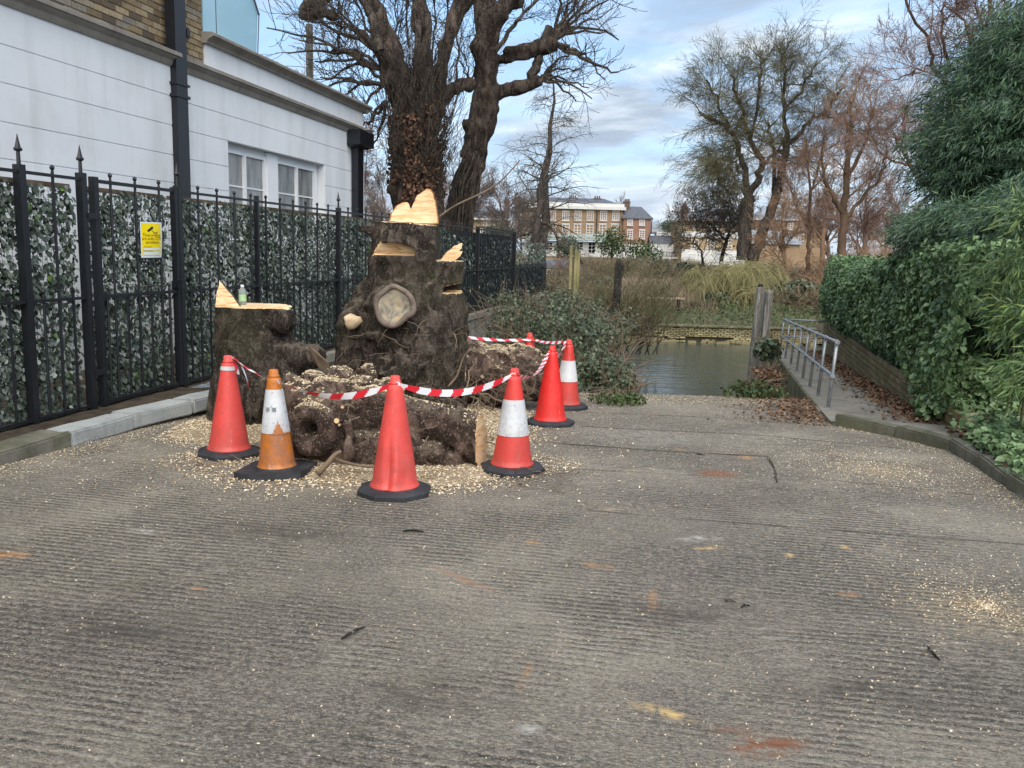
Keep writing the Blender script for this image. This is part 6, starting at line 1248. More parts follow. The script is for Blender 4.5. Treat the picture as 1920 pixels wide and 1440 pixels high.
# back log
DK = 9.3; kK = DK / FPX; a_ = lambda px, py, dd=0.0: at(px, py, DK + dd)
lo = np.array([a_(845, 700)[0], DK - .5, -.25]); hi = np.array([a_(1040, 700)[0], DK + .6, a_(900, 630)[2]]); h = .016; P_ = grid(lo, hi, h)
S = cap(P_, a_(860, 696), a_(990, 704), 56 * kK, 50 * kK)
for c, r in (((1005, 690), 28), ((975, 672), 26), ((880, 668), 30), ((1010, 722), 26), ((930, 730, -.1), 30)): S = smin(S, ball(P_, a_(*c), r * kK), .08)
S += bark_disp(P_, .032, 90, .8); cn = np.array([-1., -.12, .0]); cn /= np.linalg.norm(cn); cp = a_(868, 690); S = np.maximum(S, (P_ - cp) @ cn)
V, F = surfnets(S, lo, h); C = V[F].mean(1); cls = (near((C - cp) @ cn, .9 * h)).astype(int)
lg2 = empty('root_log', a_(940, 755), 'shaggy log dusted with shavings lying right of the tallest stump', 'log'); split_obj(V, F, cls, [('bark', MT['bark_log']), ('cut_face', MT['cut_pale'])], lg2); LKV, LKF = V, F

# ------------------------------------------------------------------ chips, sticks, dead leaves
def chip_batch(C, s, flat_=.35):
    N = len(C); A = unit_rows(rng.normal(size=(N, 3)) * [1, 1, flat_]); Bv = unit_rows(np.cross(A, rng.normal(size=(N, 3)) * .5 + [0, 0, 1])); Cv = np.cross(A, Bv)
    pat = np.array([(-.5, 0, 0), (.1, .28, .04), (.5, -.02, .05), (0, -.26, .1), (.02, .02, .22)]); V = C[:, None] + s[:, None, None] * (pat[None, :, :1] * A[:, None] + pat[None, :, 1:2] * Bv[:, None] + pat[None, :, 2:] * np.abs(Cv[:, None]) * np.array([1, 1, 1])); mb = MB(); quads_to(mb, V, 5, [(0, 3, 4), (3, 2, 4), (2, 1, 4), (1, 0, 4)]); return mb
def gz(x, y): return slipz(y) + 0.012 * fbm(np.c_[x, y, slipz(y)], 0.5, 3, 3)
# low bed of shavings round the roots
mb = MB(); nn = 90; gx = np.linspace(-2.9, .75, nn); gy = np.linspace(5.3, 10.2, nn); X_, Y_ = np.meshgrid(gx, gy, indexing='ij')
p2 = np.stack([X_, Y_, 0 * X_], -1)
def bedmask(x, y):
    p = np.stack([x, y, 0 * x], -1); e1 = 1 - np.sqrt(((x + 1.0) / 1.25) ** 2 + ((y - 6.35) / .95) ** 2); e2 = 1 - np.sqrt(((x + .85) / 1.05) ** 2 + ((y - 8.1) / 1.9) ** 2); e3 = 1 - np.sqrt(((x + 2.4) / .7) ** 2 + ((y - 7.6) / .9) ** 2)
    return np.maximum(np.maximum(e1, e2), e3) + .28 * fbm(p, 1.6, 4, 12)
bm_ = bedmask(X_, Y_); Z_ = slipz(Y_) - .03 + np.clip(bm_, -.1, .35) * .20 + .012 * fbm(p2, 7, 3, 14)
Vg = np.stack([X_, Y_, Z_], -1).reshape(-1, 3); mb.add(Vg, [(i * nn + j, (i + 1) * nn + j, (i + 1) * nn + j + 1, i * nn + j + 1) for i in range(nn - 1) for j in range(nn - 1) if bm_[i, j] > -.12])
obj('shavings_bed', mb, MT['chip_dust'], smooth=True, kind='stuff', label='low bed of sawdust and shavings under the cut roots', cat='sawdust')
def bedz(x, y): b = bedmask(x, y); return np.maximum(slipz(y) + .004, slipz(y) - .03 + np.clip(b, -.1, .35) * .20)
N = 115000; x = rng.uniform(-3.0, 1.1, N); y = rng.uniform(5.05, 10.4, N); b = bedmask(x, y); k = rng.random(N) < np.clip(.45 + b * 2.2, 0.012, .9); x, y = x[k], y[k]
C = np.c_[x, y, bedz(x, y) + rng.random(len(x)) * .006]
N2 = 90000; d = rng.random(N2) ** .6; x2 = rng.uniform(-6, 6, N2); y2 = 1.2 + rng.random(N2) * 9; dn = vnoise(np.c_[x2, y2, 0 * x2], .8, 41); k = (x2 > xl(y2)) & (x2 < xr(y2)) & (dn + rng.normal(size=N2) * .6 > -.1); x2, y2 = x2[k], y2[k]
N3 = 2000; ang3 = rng.uniform(0, 6.28, N3); r3 = np.abs(rng.normal(size=N3)) * .33; g3 = gnd(1850, 1140, 0); x3 = g3[0] + r3 * np.cos(ang3) * 1.1; y3 = g3[1] + r3 * np.sin(ang3) * 1.3
N4 = 5200; y4 = rng.uniform(3.6, 8.8, N4); x4 = xr(y4) + rng.normal(size=N4) * .16 + .02; 
N5 = 2600; g5 = gnd(1650, 880, -.05); x5 = g5[0] + rng.normal(size=N5) * .42; y5 = g5[1] + rng.normal(size=N5) * .5
N6 = 3000; y6 = rng.uniform(4.5, 8.6, N6); x6 = xl(y6) + .48 + np.abs(rng.normal(size=N6)) * .22
N7 = 5200; y7 = 10.3 + rng.normal(size=N7) * .35; x7 = rng.uniform(.6, 3.6, N7)
xx = np.concatenate([x2, x3, x4, x5, x6, x7]); yy = np.concatenate([y2, y3, y4, y5, y6, y7]); Cs = np.c_[xx, yy, slipz(yy) + .005]
Call = np.vstack([C, Cs]); sz = np.concatenate([.008 + .020 * rng.random(len(C)) ** 1.5, .004 + .009 * rng.random(len(x2)) ** 2.2, rng.uniform(.005, .016, len(xx) - len(x2))])
obj('wood_chips', chip_batch(Call, sz), MT['chips'], kind='stuff', label='pale wood chips strewn round the roots and over the concrete', cat='wood chips')
def surf_pts(V, F, n, up=.72):
    a = V[F[:, 0]]; N_ = np.cross(V[F[:, 1]] - a, V[F[:, 2]] - a); A = np.linalg.norm(N_, axis=1); N_ /= A[:, None] + 1e-12; ok = np.where((N_[:, 2] > up))[0]
    i = rng.choice(ok, n, p=A[ok] / A[ok].sum()); w = rng.dirichlet((1, 1, 1), n); return (V[F[i, :3]] * w[..., None]).sum(1)
for V_, F_, n, e_ in ((LGV, LGF, 11000, lg), (LKV, LKF, 8000, lg2)):
    Cp = surf_pts(V_, F_, n); Cp = Cp[(Cp[:, 2] > .26) | (rng.random(len(Cp)) < .12)] if e_ is lg else Cp; Cp = Cp[vnoise(Cp, 5, 17) + rng.normal(size=len(Cp)) * .4 > -.15]; obj('shavings', chip_batch(Cp + [0, 0, .004], rng.uniform(.008, .026, len(Cp))), MT['chips'], e_, kind='stuff')
# twigs and torn roots
def sticks(n, fc, L, r, mat, name, label=None, parent=None, up=.25, wig=.35, cat='twigs'):
    tb = Tubes()
    for i in range(n):
        p = Vector(fc()); d = Vector((rr.gauss(0, 1), rr.gauss(0, 1), rr.gauss(up, .4))).normalized(); pts = [p]; l = L * rr.uniform(.4, 1.4)
        for j in range(6): d = (d + Vector((rr.gauss(0, wig), rr.gauss(0, wig), rr.gauss(-.1, wig)))).normalized(); q = pts[-1] + d * l / 6; q.z = max(q.z, float(slipz(q.y)) + .008); pts.append(q)
        tb.add([q[:] for q in pts], r * rr.uniform(.6, 1.4), r * .4, 5)
    m_ = MB(); tb.to(m_); return obj(name, m_, mat, parent, kind='stuff', label=label, cat=cat if label else None)
sticks(70, lambda: at(rr.uniform(560, 930), rr.uniform(740, 880), DF + rr.uniform(-.25, .3)), .30, .0045, MT['stick'], 'torn_roots', parent=lg, up=0)
sticks(26, lambda: at(rr.uniform(730, 900), rr.uniform(735, 775), DF + rr.uniform(.2, .5)), .35, .007, MT['stick'], 'torn_roots', parent=lg, up=.4)
sticks(60, lambda: at(rr.uniform(640, 860), rr.uniform(600, 740), DS - rr.uniform(.45, .75)), .30, .004, MT['stick'], 'loose_shoots', parent=st_e, up=0)
sticks(45, lambda: at(rr.uniform(870, 1020), rr.uniform(700, 760), DK - rr.uniform(.3, .5)), .40, .006, MT['stick'], 'torn_roots', parent=lg2, up=0)
sticks(50, lambda: (rr.uniform(-2.3, .5), rr.uniform(5.6, 6.4), .01), .22, .004, MT['stick'], 'ground_twigs', 'thin broken twigs lying on the chips at the front', up=0)
def bigstick(pix, D, r, label, mat=MT['stick']):
    q = np.array([at(p[0], p[1], D + (p[2] if len(p) > 2 else 0)) for p in pix]); u = np.linspace(0, len(q) - 1, 14); q = np.stack([np.interp(u, range(len(q)), q[:, d]) for d in range(3)], 1)
    for _ in range(2): q[1:-1] = (q[:-2] + q[1:-1] * 2 + q[2:]) / 4
    m_ = MB(); m_.tube(q, np.linspace(r, r * .5, 14), 7); tag(obj('stick', m_, mat, smooth=True), label, 'stick')
bigstick([(622, 858), (650, 868), (690, 876), (720, 874)], 5.75, .014, 'curved bare root stick on the ground between the orange and middle cones')
bigstick([(596, 888), (612, 872), (628, 852), (640, 846)], 5.70, .024, 'short thick torn root stub with orange inner wood, right of the orange cone')
bigstick([(820, 410), (850, 385), (900, 365), (935, 345), (960, 318), (975, 300)], 9.2, .012, 'long thin pale branch arching up from behind the tallest stump')
bigstick([(868, 640), (880, 620), (905, 600), (922, 588)], 9.4, .010, 'thin stick leaning against the retaining wall right of the tallest stump')
bigstick([(840, 725), (858, 705), (868, 670), (880, 655)], 8.2, .012, 'thin branch standing at the right foot of the tallest stump')
for px, py, dx, dy, lab in ((640, 1200, 45, -22, 'short curved dark twig on the concrete, left of centre'), (1390, 1140, 16, -2, 'short dark twig on the concrete, right of centre'), (1360, 1128, 20, 3, 'tiny dark twig beside another in the middle right'), (1740, 1215, 22, 25, 'forked thin twig on the concrete at far right'), (755, 997, 40, 2, 'thin pale brown twig lying below the middle cone'), (1305, 852, 16, 3, 'dark twig beside the orange-brown patch')):
    a = gnd(px, py, .012); b = gnd(px + dx, py + dy, .012); m_ = MB(); q = np.array([a + (b - a) * t + np.array([0, .02 * math.sin(t * 3), .004]) for t in np.linspace(0, 1, 6)]); m_.tube(q, [.004, .006, .006, .006, .005, .003], 6); tag(obj('twig', m_, MT['pile_d']), lab, 'twig')

# ------------------------------------------------------------------ traffic cones
def cone(px, pytop, D, H_, colr, base='oct', sleeve=None, smat='sleeve', label='', rz=0.0, lean=(0, 0), rb=None, rt=.034, dent=0.0, zoff=None, group='traffic cones round the cut roots'):
    t_ = at(px, pytop, D); zb = float(slipz(D)) + .008 if zoff is None else zoff
    x0, y0 = t_[0], D; e = empty('traffic_cone', (0, 0, 0), label, 'traffic cone', group); rb = rb or .150; n = 72
    def R0(z): return rt + (rb - rt) * (1 - z / (H_ - .05)) ** .93
    sd_ = int(px)
    def wob(t, z):
        p = np.array([[math.cos(t) * 1.2, math.sin(t) * 1.2, z * 3]]); w = 1 + .012 * float(vnoise(p, 1.5, sd_)[0])
        if dent:
            for (ta, za, wa, hz_, am) in ((-1.75, .17, .22, .16, -.16), (-1.35, .20, .20, .12, .09), (-2.1, .30, .3, .1, .05), (-.9, .12, .35, .05, -.06), (-1.5, .10, .25, .05, .07)):
                dt = math.atan2(math.sin(t - ta), math.cos(t - ta)); w += dent * am * math.exp(-abs(dt / wa) ** 1.15 * 1.4 - ((z - za) / hz_) ** 2)
        return w
    zs = np.linspace(.064, H_ - .06, 26); prof = [(rb + .012, .048), (rb + .010, .056), (rb + .001, .064)] + [(R0(z - .05), z) for z in zs[1:]]
    zt = H_ - .06; prof += [(rt * 1.02, zt + .004), (rt * 1.16, zt + .008), (rt * 1.16, zt + .018), (rt * .98, zt + .022), (rt * .95, zt + .045), (rt * .80, zt + .058), (rt * .45, zt + .060)]
    m_ = MB(); m_.lathe(prof, n, (0, 0, 0), wob=wob); obj('cone_body', m_, MT[colr], e, smooth=True)
    if sleeve:
        for z0, z1, jag in sleeve:
            m_ = MB(); n2 = 48; V = []; k = 10
            for i in range(k):
                for j in range(n2):
                    t = 2 * math.pi * j / n2; lo_ = z0 + (jag * max(0, math.sin(t * 1.0 + 2.1)) ** 6 * (1 + .3 * math.sin(7 * t)) if jag else 0); z = lo_ + (z1 - lo_) * i / (k - 1)
                    r = R0(z - .05) * wob(t, z) + .0035; V.append((r * math.cos(t), r * math.sin(t), z))
            m_.add(V, [(i * n2 + j, i * n2 + (j + 1) % n2, (i + 1) * n2 + (j + 1) % n2, (i + 1) * n2 + j) for i in range(k - 1) for j in range(n2)])
            obj('reflective_sleeve', m_, MT[smat], e, smooth=True)
    m_ = MB(); bb = .245
    if base == 'oct':
        prof = [(bb, 0), (bb, .026), (bb - .025, .040), (bb - .045, .042), (rb + .02, .050), (rb - .02, .052)]; m_.lathe(prof, 8, (0, 0, 0), ax=(np.array([math.cos(.39), math.sin(.39), 0]), np.array([-math.sin(.39), math.cos(.39), 0]), UP))
    else:
        q = [(-.23, -.19), (-.10, -.24), (.22, -.13), (.23, .17), (.10, .22), (-.22, .14)]
        for (s_, z) in ((1, 0),): m_.prism([(a * 1, b * 1, 0) for a, b in q], (0, 0, .048))
        m_.lathe([(rb + .03, .046), (rb + .015, .060)], 24)
    obj('rubber_base', m_, MT['rubber'], e)
    e.location = (x0 - lean[0] * H_, y0 - lean[1] * H_, zb); e.rotation_euler = (-lean[1], lean[0], rz); return e
CA = cone(427, 657, 6.40, .765, 'cone_pink', label='sun-faded red cone by the left stump, tape ends hanging from its neck', sleeve=[(.655, .685, 0)], smat='sleeve_d', rz=.3, lean=(.01, 0), rb=.152)
CO = cone(513, 709, 5.80, .735, 'cone_orange', 'rect', sleeve=[(.30, .60, -.0)], smat='sleeve_d', label='brown-orange cone with a torn white sleeve on a flat square base', rz=-.12, lean=(-.02, 0), rb=.128)
CB = cone(741, 707, 5.36, .765, 'cone_pink', label='creased plain red cone nearest the camera, in the middle of the row', dent=1.25, rz=0, rb=.150)
CC = cone(965, 692, 6.12, .755, 'cone_red', sleeve=[(.27, .53, 0)], label='red and white banded cone at the right end of the front log', rz=.2, rb=.148, smat='sleeve_d')
CD = cone(1036, 652, 8.22, .77, 'cone_bright', label='bright plain red cone in front of the right-hand banded cone', rz=.5, rb=.152)
CE = cone(1067, 635, 9.35, .76, 'cone_red', sleeve=[(.30, .53, 0)], label='farthest right red and white banded cone beside the bushes', rz=.1, rb=.145)
CF = cone(993, 634, 10.4, .76, 'cone_red', label='cone mostly hidden behind the shaggy log, only its red tip showing', rz=0, rb=.15)
# torn patch of the orange cone's sleeve and its two clips
for k, (dx, dz) in enumerate(((-.018, .47), (.025, .468))):
    m_ = MB(); zc = dz; r = .128 + (.034 - .128) * ((zc - .05) / .685) ; m_.box((dx, -math.sqrt(max(.0, (r + .008) ** 2 - dx * dx)) - .002, zc), (.011, .006, .012)); obj('clip', m_, MT['galv'], CO)
m_ = MB(); V = []; n2 = 26
for i in range(n2):
    t = -1.45 + 1.25 * i / (n2 - 1); top_ = .30 + .085 * max(0, 1 - abs(i - 9) / 8.0) + .014 * math.sin(i * 2.3); 
    for z in (.296, max(top_, .30)): r = .034 + (.128 - .034) * (1 - (z - .05) / .685) ** .93 + .0052; V.append((r * math.cos(t), r * math.sin(t), z))
m_.add(V, [(2 * i, 2 * i + 2, 2 * i + 3, 2 * i + 1) for i in range(n2 - 1)]); obj('torn_patch', m_, MT['cone_orange'], CO, smooth=True)
# ------------------------------------------------------------------ barrier tape
def tape(name, segs, label, w=.047, z_w=1.0):
    e = empty(name, segs[0][0], label, 'barrier tape'); R1 = MB(); W1 = MB(); L0 = 0.0
    for (a, b, sag, tw0, tw1) in segs:
        a = np.array(a, float); b = np.array(b, float); L = np.linalg.norm(b - a); n = max(6, int(L / .0125)); d = (b - a) / L; hor = np.array([d[1], -d[0], 0]); hor /= np.linalg.norm(hor) + 1e-9
        prev = None
        for i in range(n + 1):
            t = i / n; p = a + (b - a) * t - UP * sag * 4 * t * (1 - t); th = tw0 + (tw1 - tw0) * t + .35 * float(vnoise(np.array([[t * 3 + L0, 0, 0]]), 1.3, 5)[0]); 
            ww = w * (.55 + .45 * min(1, min(t, 1 - t) * 6)); v = (UP * math.cos(th) + hor * math.sin(th)) * ww / 2
            cur = (p + v, p - v, L0 + L * t)
            if prev:
                s0 = (prev[2] - .05) % .20; top_red = (s0 < .10); 
                s1 = prev[2] % .20; bot_red = s1 < .10
                q = [prev[0] + (prev[1] - prev[0]) * g / 4 for g in range(5)]; q2 = [cur[0] + (cur[1] - cur[0]) * g / 4 for g in range(5)]
                for kk, red in [(g, ((prev[2] - .009 * (3 - g)) % .2) < .1) for g in range(4)]:
                    (R1 if red else W1).add([q[kk], q[kk + 1], q2[kk + 1], q2[kk]], [(0, 1, 2, 3)])
            prev = cur
        L0 += L
    obj('red_stripes', R1, MT['tape_r'], e, kind='stuff'); obj('white_stripes', W1, MT['tape_w'], e, kind='stuff')
    return e
def nk(px, py, D): return at(px, py, D)
A_ = nk(436, 670, 6.33); O0 = nk(505, 714, 5.80); O1 = nk(524, 716, 5.76); B0 = nk(731, 723, 5.33); B1 = nk(750, 722, 5.33); C0 = nk(957, 705, 6.09); C1 = nk(973, 704, 6.09); D0_ = nk(1028, 662, 8.2); D1 = nk(1042, 660, 8.2); E0 = nk(1060, 641, 9.3); F0 = nk(1002, 637, 10.35); F1 = nk(986, 637, 10.35); G0 = nk(866, 631, 9.75)
tape('barrier_tape', [(A_, O0, .01, .9, 1.2), (O0, O1, 0, 1.2, .6), (O1, B0, .085, .9, .15), (B0, B1, 0, .2, .2), (B1, C0, .085, .1, .1), (C0, C1, 0, .1, .8), (C1, D0_, .10, .8, 1.6), (D0_, D1, 0, .5, .5), (D1, E0, .08, .3, 1.2), (E0, F0, .02, 1.0, 1.1), (F0, F1, 0, 1, 1), (F1, G0, .02, 1.0, .8)], 'red and white barrier tape sagging from cone to cone round the cut roots')
tape('tape_end', [(nk(434, 668, 6.24), nk(447, 702, 6.22), -.01, .3, 1.6)], 'short torn tape end hanging at the faded cone neck'); tape('tape_end', [(nk(437, 668, 6.24), nk(462, 708, 6.20), -.03, .6, 1.3), (nk(462, 708, 6.20), nk(468, 733, 6.20), -.01, 1.3, .6)], 'longer crumpled tape end trailing down right of the faded cone', w=.03)
# ------------------------------------------------------------------ handrail
hr = empty('handrail', rw(5, .1, wz(5)), 'grey galvanised tube handrail along the walkway down to the water', 'handrail')
posts_px = [(1553, 766), (1527, 741), (1512, 712), (1499, 690), (1487, 670), (1478, 655), (1470, 648), (1461, 641)]
ss = [0.25, 1.45, 2.65, 3.9, 5.2, 6.7, 8.4, 10.4]; HZ = .77; LEAN = .05
def hp(s, z): return rw(s, .10 + LEAN * z, wz(s) + z)
for s in ss:
    m_ = MB(); m_.tube([hp(s, -.02), hp(s, .4), hp(s, HZ)], .021, 10); p = obj('post', m_, MT['galv'], hr, smooth=True)
    m_ = MB()
    for z in (.38, HZ): c = hp(s, z); m_.tube([c - RU * .035, c + RU * .035], .028, 10)
    m_.lathe([(.045, 0), (.045, .012)], 10, hp(s, 0)); obj('clamp', m_, MT['galv'], p)
for z in (.38, HZ): m_ = MB(); m_.tube([hp(s, z) for s in np.linspace(ss[0], ss[-1], 12)], .020, 10); obj('rail', m_, MT['galv'], hr, smooth=True)
m_ = MB(); e0 = hp(ss[-1], HZ); m_.tube([e0, e0 + RN * 1.3], .020, 8); e1 = hp(ss[-1], .38); m_.tube([e1, e1 + RN * 1.3], .020, 8); obj('return_rail', m_, MT['galv'], hr, smooth=True)

# ------------------------------------------------------------------ ivy hedge over the low wall
def hprof(s):                                       # hedge top height and outward bulge along the wall
    return 1.55 + .22 * math.sin(s * .5 + 1) , .0
IVP = np.array([(0, 0, 0), (-.42, .22, .06), (-.34, .62, .10), (0, 1, -.06), (.34, .62, .10), (.42, .22, .06), (0, .45, -.02)])
def hedge_pts(N, s0=-.9, s1=12.2):
    s = rng.uniform(s0, s1, N); u = rng.random(N); zt = 1.50 + .12 * np.sin(s * .7) + .30 * np.clip((2.5 - s) / 3, 0, 1)
    zlow = np.where(s < .8, -.10, .13) ; P_ = np.stack([s, 0 * s, u * 2], 1); n = fbm(P_, .9, 3, 51)
    front = u < .74; uu = np.where(front, u / .74, (u - .74) / .26)
    z = np.where(front, zlow + uu * (zt - zlow) - .06 * rng.random(N), zt + .05 * rng.normal(size=N)); bul = .18 + .22 * np.sin(np.clip(uu, 0, 1) * 2.6) ; 
    w = np.where(front, 1.26 - bul * .75 * np.clip(uu * 4 + .1, 0, 1) - n * .26 * np.clip(uu * 4 + .2, 0, 1) + rng.random(N) ** 2 * .16, 1.06 + uu * 1.3)
    z = z + n * .10 - np.where(front & (uu < .2), .12 * np.clip(n + .1, 0, 1), 0)
    endc = np.clip((s - 11.2), 0, 1) ** 2; w = w + endc * 1.2; z = z - endc * .2
    nrm = np.where(front[:, None], -RN[None] + UP * .35, UP[None] - RN * .3)
    return RO + RU * s[:, None] + RN * w[:, None] + UP * z[:, None], nrm
def foliage(e, C, nrm, size, mat, pat=LP, faces=LFq, jit=.75, hang=None, single=0, name='leaf', near_key=None, kindstuff=True):
    N = len(C); X, Y, Z = frames(N, nrm, hang, jit); sz = rng.uniform(size * .6, size * 1.4, N); rest = np.ones(N, bool)
    if single:
        one = np.argsort(C[:, 1] - sz * 30)[:single]; rest[one] = False; lm = MB(); lm.add(pat, faces); lme = mesh_of(name, lm, mat)
        for i in one: inst(name, lme, e, C[i], Matrix(((X[i][0], Y[i][0], Z[i][0]), (X[i][1], Y[i][1], Z[i][1]), (X[i][2], Y[i][2], Z[i][2]))).to_euler(), (sz[i],) * 3)
    mb = MB(); leaves(mb, C[rest], sz[rest], X[rest], Y[rest], Z[rest], pat, faces); return obj(name, mb, mat, e, kind='stuff' if kindstuff else None)
hg = empty('ivy_hedge', rw(5, 1.6, 0), 'clipped ivy-covered hedge bulging over the low brick wall', 'hedge')
C, nm = hedge_pts(36000); foliage(hg, C, nm, .064, MT['ivy'], IVP, single=290)
mb = MB(); V = []                                    # solid dark core, shade inside the hedge put into its colour
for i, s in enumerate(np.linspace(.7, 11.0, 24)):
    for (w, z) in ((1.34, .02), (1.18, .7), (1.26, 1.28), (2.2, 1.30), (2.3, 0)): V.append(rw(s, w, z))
mb.add(V, [(i * 5 + j, i * 5 + (j + 1) % 5, (i + 1) * 5 + (j + 1) % 5, (i + 1) * 5 + j) for i in range(23) for j in range(5)] + [(0, 1, 2, 3, 4), (119, 118, 117, 116, 115)]); obj('shade_core', mb, MT['dark_core'], hg)
# ------------------------------------------------------------------ bamboo
BP = np.array([(0, 0, 0), (-.062, .35, .0), (0, 1, -.16), (.062, .35, .0), (0, .4, -.03)]); BFc = [(0, 3, 4), (3, 2, 4), (2, 1, 4), (1, 0, 4)]
def bamboo(label, blobs, n, size, mat, seed, canes=40, single=0):
    c0 = np.array(blobs[0][0]); e = empty('bamboo', (c0[0], c0[1], 0.1), label, 'bamboo'); Cs = []; Hs = []
    vol = sum(np.prod(b[1]) ** .67 for b in blobs)
    for c, r in blobs:
        k = int(n * np.prod(r) ** .67 / vol); nsp = max(8, k // 16); d = unit_rows(rng.normal(size=(nsp, 3))); rad = rng.random(nsp) ** .45
        d[:, 2] *= 1; tips = np.array(c) + d * np.array(r) * (rad * (1 + .3 * vnoise(d, 2.2, seed)))[:, None]
        sd = unit_rows(d * [1, 1, .2] + [0, 0, -.15] + rng.normal(size=(nsp, 3)) * .35 + [-.25, -.15, 0])
        t = rng.uniform(-.20, .20, (nsp, 16)); Cc = tips[:, None] + sd[:, None] * t[..., None] + rng.normal(size=(nsp, 16, 3)) * .030
        hh = unit_rows((sd[:, None] * .9 + rng.normal(size=(nsp, 16, 3)) * .40 + np.array([0, 0, -.40])).reshape(-1, 3)); Cs.append(Cc.reshape(-1, 3)); Hs.append(hh)
    C = np.vstack(Cs); H_ = np.vstack(Hs); ok = C[:, 2] > .05; C, H_ = C[ok], H_[ok]
    Z = unit_rows(np.tile([-.2, -.5, .8], (len(C), 1)) + rng.normal(size=(len(C), 3)) * .6); X = unit_rows(np.cross(H_, Z)); Z = np.cross(X, H_); sz = rng.uniform(size * .6, size * 1.35, len(C)); rest = np.ones(len(C), bool)
    if single:
        one = np.argsort(np.linalg.norm(C, axis=1) - sz * 8)[:single]; rest[one] = False; lm = MB(); lm.add(BP * [1.3, 1, 1], BFc); lme = mesh_of('leaf', lm, mat)
        for i in one: inst('leaf', lme, e, C[i], Matrix(((X[i][0], H_[i][0], Z[i][0]), (X[i][1], H_[i][1], Z[i][1]), (X[i][2], H_[i][2], Z[i][2]))).to_euler(), (sz[i],) * 3)
    mb = MB(); leaves(mb, C[rest], sz[rest], X[rest], H_[rest], Z[rest], BP * [1.3, 1, 1], BFc); obj('leaf', mb, mat, e, kind='stuff')
    tb = Tubes()
    for i in range(canes):
        c, r = blobs[rr.randrange(len(blobs))]; top = np.array(c) + np.array([rr.uniform(-.8, .8), rr.uniform(-.8, .8), rr.uniform(0, .85)]) * r; b0 = np.array([c[0] + (top[0] - c[0]) * .4 + .2, c[1] + (top[1] - c[1]) * .4, 0.0]); m1 = (top + b0) / 2 + [.12, 0, .3]
        q = np.array([b0, (b0 + m1) / 2 + [.03, 0, .05], m1, (m1 + top) / 2 + [0, 0, .12], top]); tb.add(q.tolist(), .012, .004, 5)
    m_ = MB(); tb.to(m_); obj('cane', m_, MT['cane'], e, kind='stuff'); return e
def blb(px, py, D, rx, ry, rz): p = at(px, py, D); return (tuple(p), (rx, ry, rz))
bamboo('tall dark green bamboo mass rising at the right behind the hedge', [blb(1840, 190, 12.5, .75, .9, .6), blb(1900, 120, 12, .75, .9, .6), blb(1930, 60, 12, .55, .9, .5), blb(1820, 270, 12, .72, 1.0, .62), blb(1900, 270, 11.5, 1.0, 1.0, .8), blb(1960, 200, 11.5, .9, 1., .9), blb(1790, 330, 11.8, .36, .8, .35), blb(2010, 330, 11, 1.1, 1, 1.1), blb(1905, 370, 11.5, .8, 1, .5)], 96000, .105, MT['bamboo'], 5, 60)
bamboo('drooping mid-green bamboo swell between the tall bamboo and the ivy hedge', [blb(1780, 430, 10.8, .55, .9, .34), blb(1860, 450, 10.4, .6, .9, .45), blb(1880, 540, 10.0, .5, .8, .4), blb(1930, 430, 9.5, .7, .8, .6), blb(1920, 560, 9.2, .7, .8, .6), blb(1890, 640, 9.6, .4, .6, .35)], 70000, .105, MT['bamboo'], 9, 40)
bamboo('yellow-green bamboo closest to the camera at the right edge', [blb(1900, 500, 7.6, .16, .3, .16), blb(1930, 400, 7.2, .12, .3, .14), blb(1880, 560, 7.9, .15, .3, .12), blb(1930, 600, 7.2, .20, .35, .2), blb(1950, 700, 6.9, .2, .3, .25)], 5200, .105, MT['bamboo_y'], 14, 10, single=290)
im = empty('ivy_mound', at(1830, 720, 9.2), 'broad ivy mound spilling from the hedge end down to the garden bed', 'ivy'); Cs = []; Ns = []
for (c, r), n in ((blb(1770, 560, 10.3, .36, .6, .40), 5000), (blb(1800, 640, 9.9, .36, .6, .36), 5000), (blb(1830, 710, 9.3, .38, .5, .28), 4500), (blb(1900, 740, 8.8, .42, .5, .24), 4000), (blb(1780, 720, 9.5, .2, .35, .22), 2200), (blb(1740, 500, 11.2, .40, .7, .30), 4000)):
    d = unit_rows(rng.normal(size=(n, 3))); Cs.append(np.array(c) + d * (rng.random(n) ** .3 * (1 + .35 * fbm(d + np.array(c), 2.2, 3, 7)))[:, None] * r); Ns.append(d + [-.3, -.4, .4])
foliage(im, np.vstack(Cs), np.vstack(Ns), .062, MT['ivy'], IVP, single=280)
# dark solid blobs added behind the bamboo, shade painted as their colour
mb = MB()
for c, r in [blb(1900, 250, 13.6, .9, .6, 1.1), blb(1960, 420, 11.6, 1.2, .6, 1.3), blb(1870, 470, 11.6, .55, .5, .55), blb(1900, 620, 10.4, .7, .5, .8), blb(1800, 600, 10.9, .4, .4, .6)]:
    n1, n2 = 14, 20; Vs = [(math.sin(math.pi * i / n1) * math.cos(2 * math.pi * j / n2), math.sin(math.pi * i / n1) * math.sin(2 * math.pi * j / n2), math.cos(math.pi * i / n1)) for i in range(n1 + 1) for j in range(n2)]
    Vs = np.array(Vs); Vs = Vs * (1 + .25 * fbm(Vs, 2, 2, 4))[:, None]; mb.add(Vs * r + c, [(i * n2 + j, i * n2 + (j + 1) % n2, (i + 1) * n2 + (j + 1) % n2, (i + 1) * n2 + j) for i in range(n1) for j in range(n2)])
e = empty('shade_mass', at(1900, 600, 11), 'dark filler blobs painting the shade deep within the bamboo grove', 'shrub'); obj('shade_core', mb, MT['dark_core'], e, smooth=True)
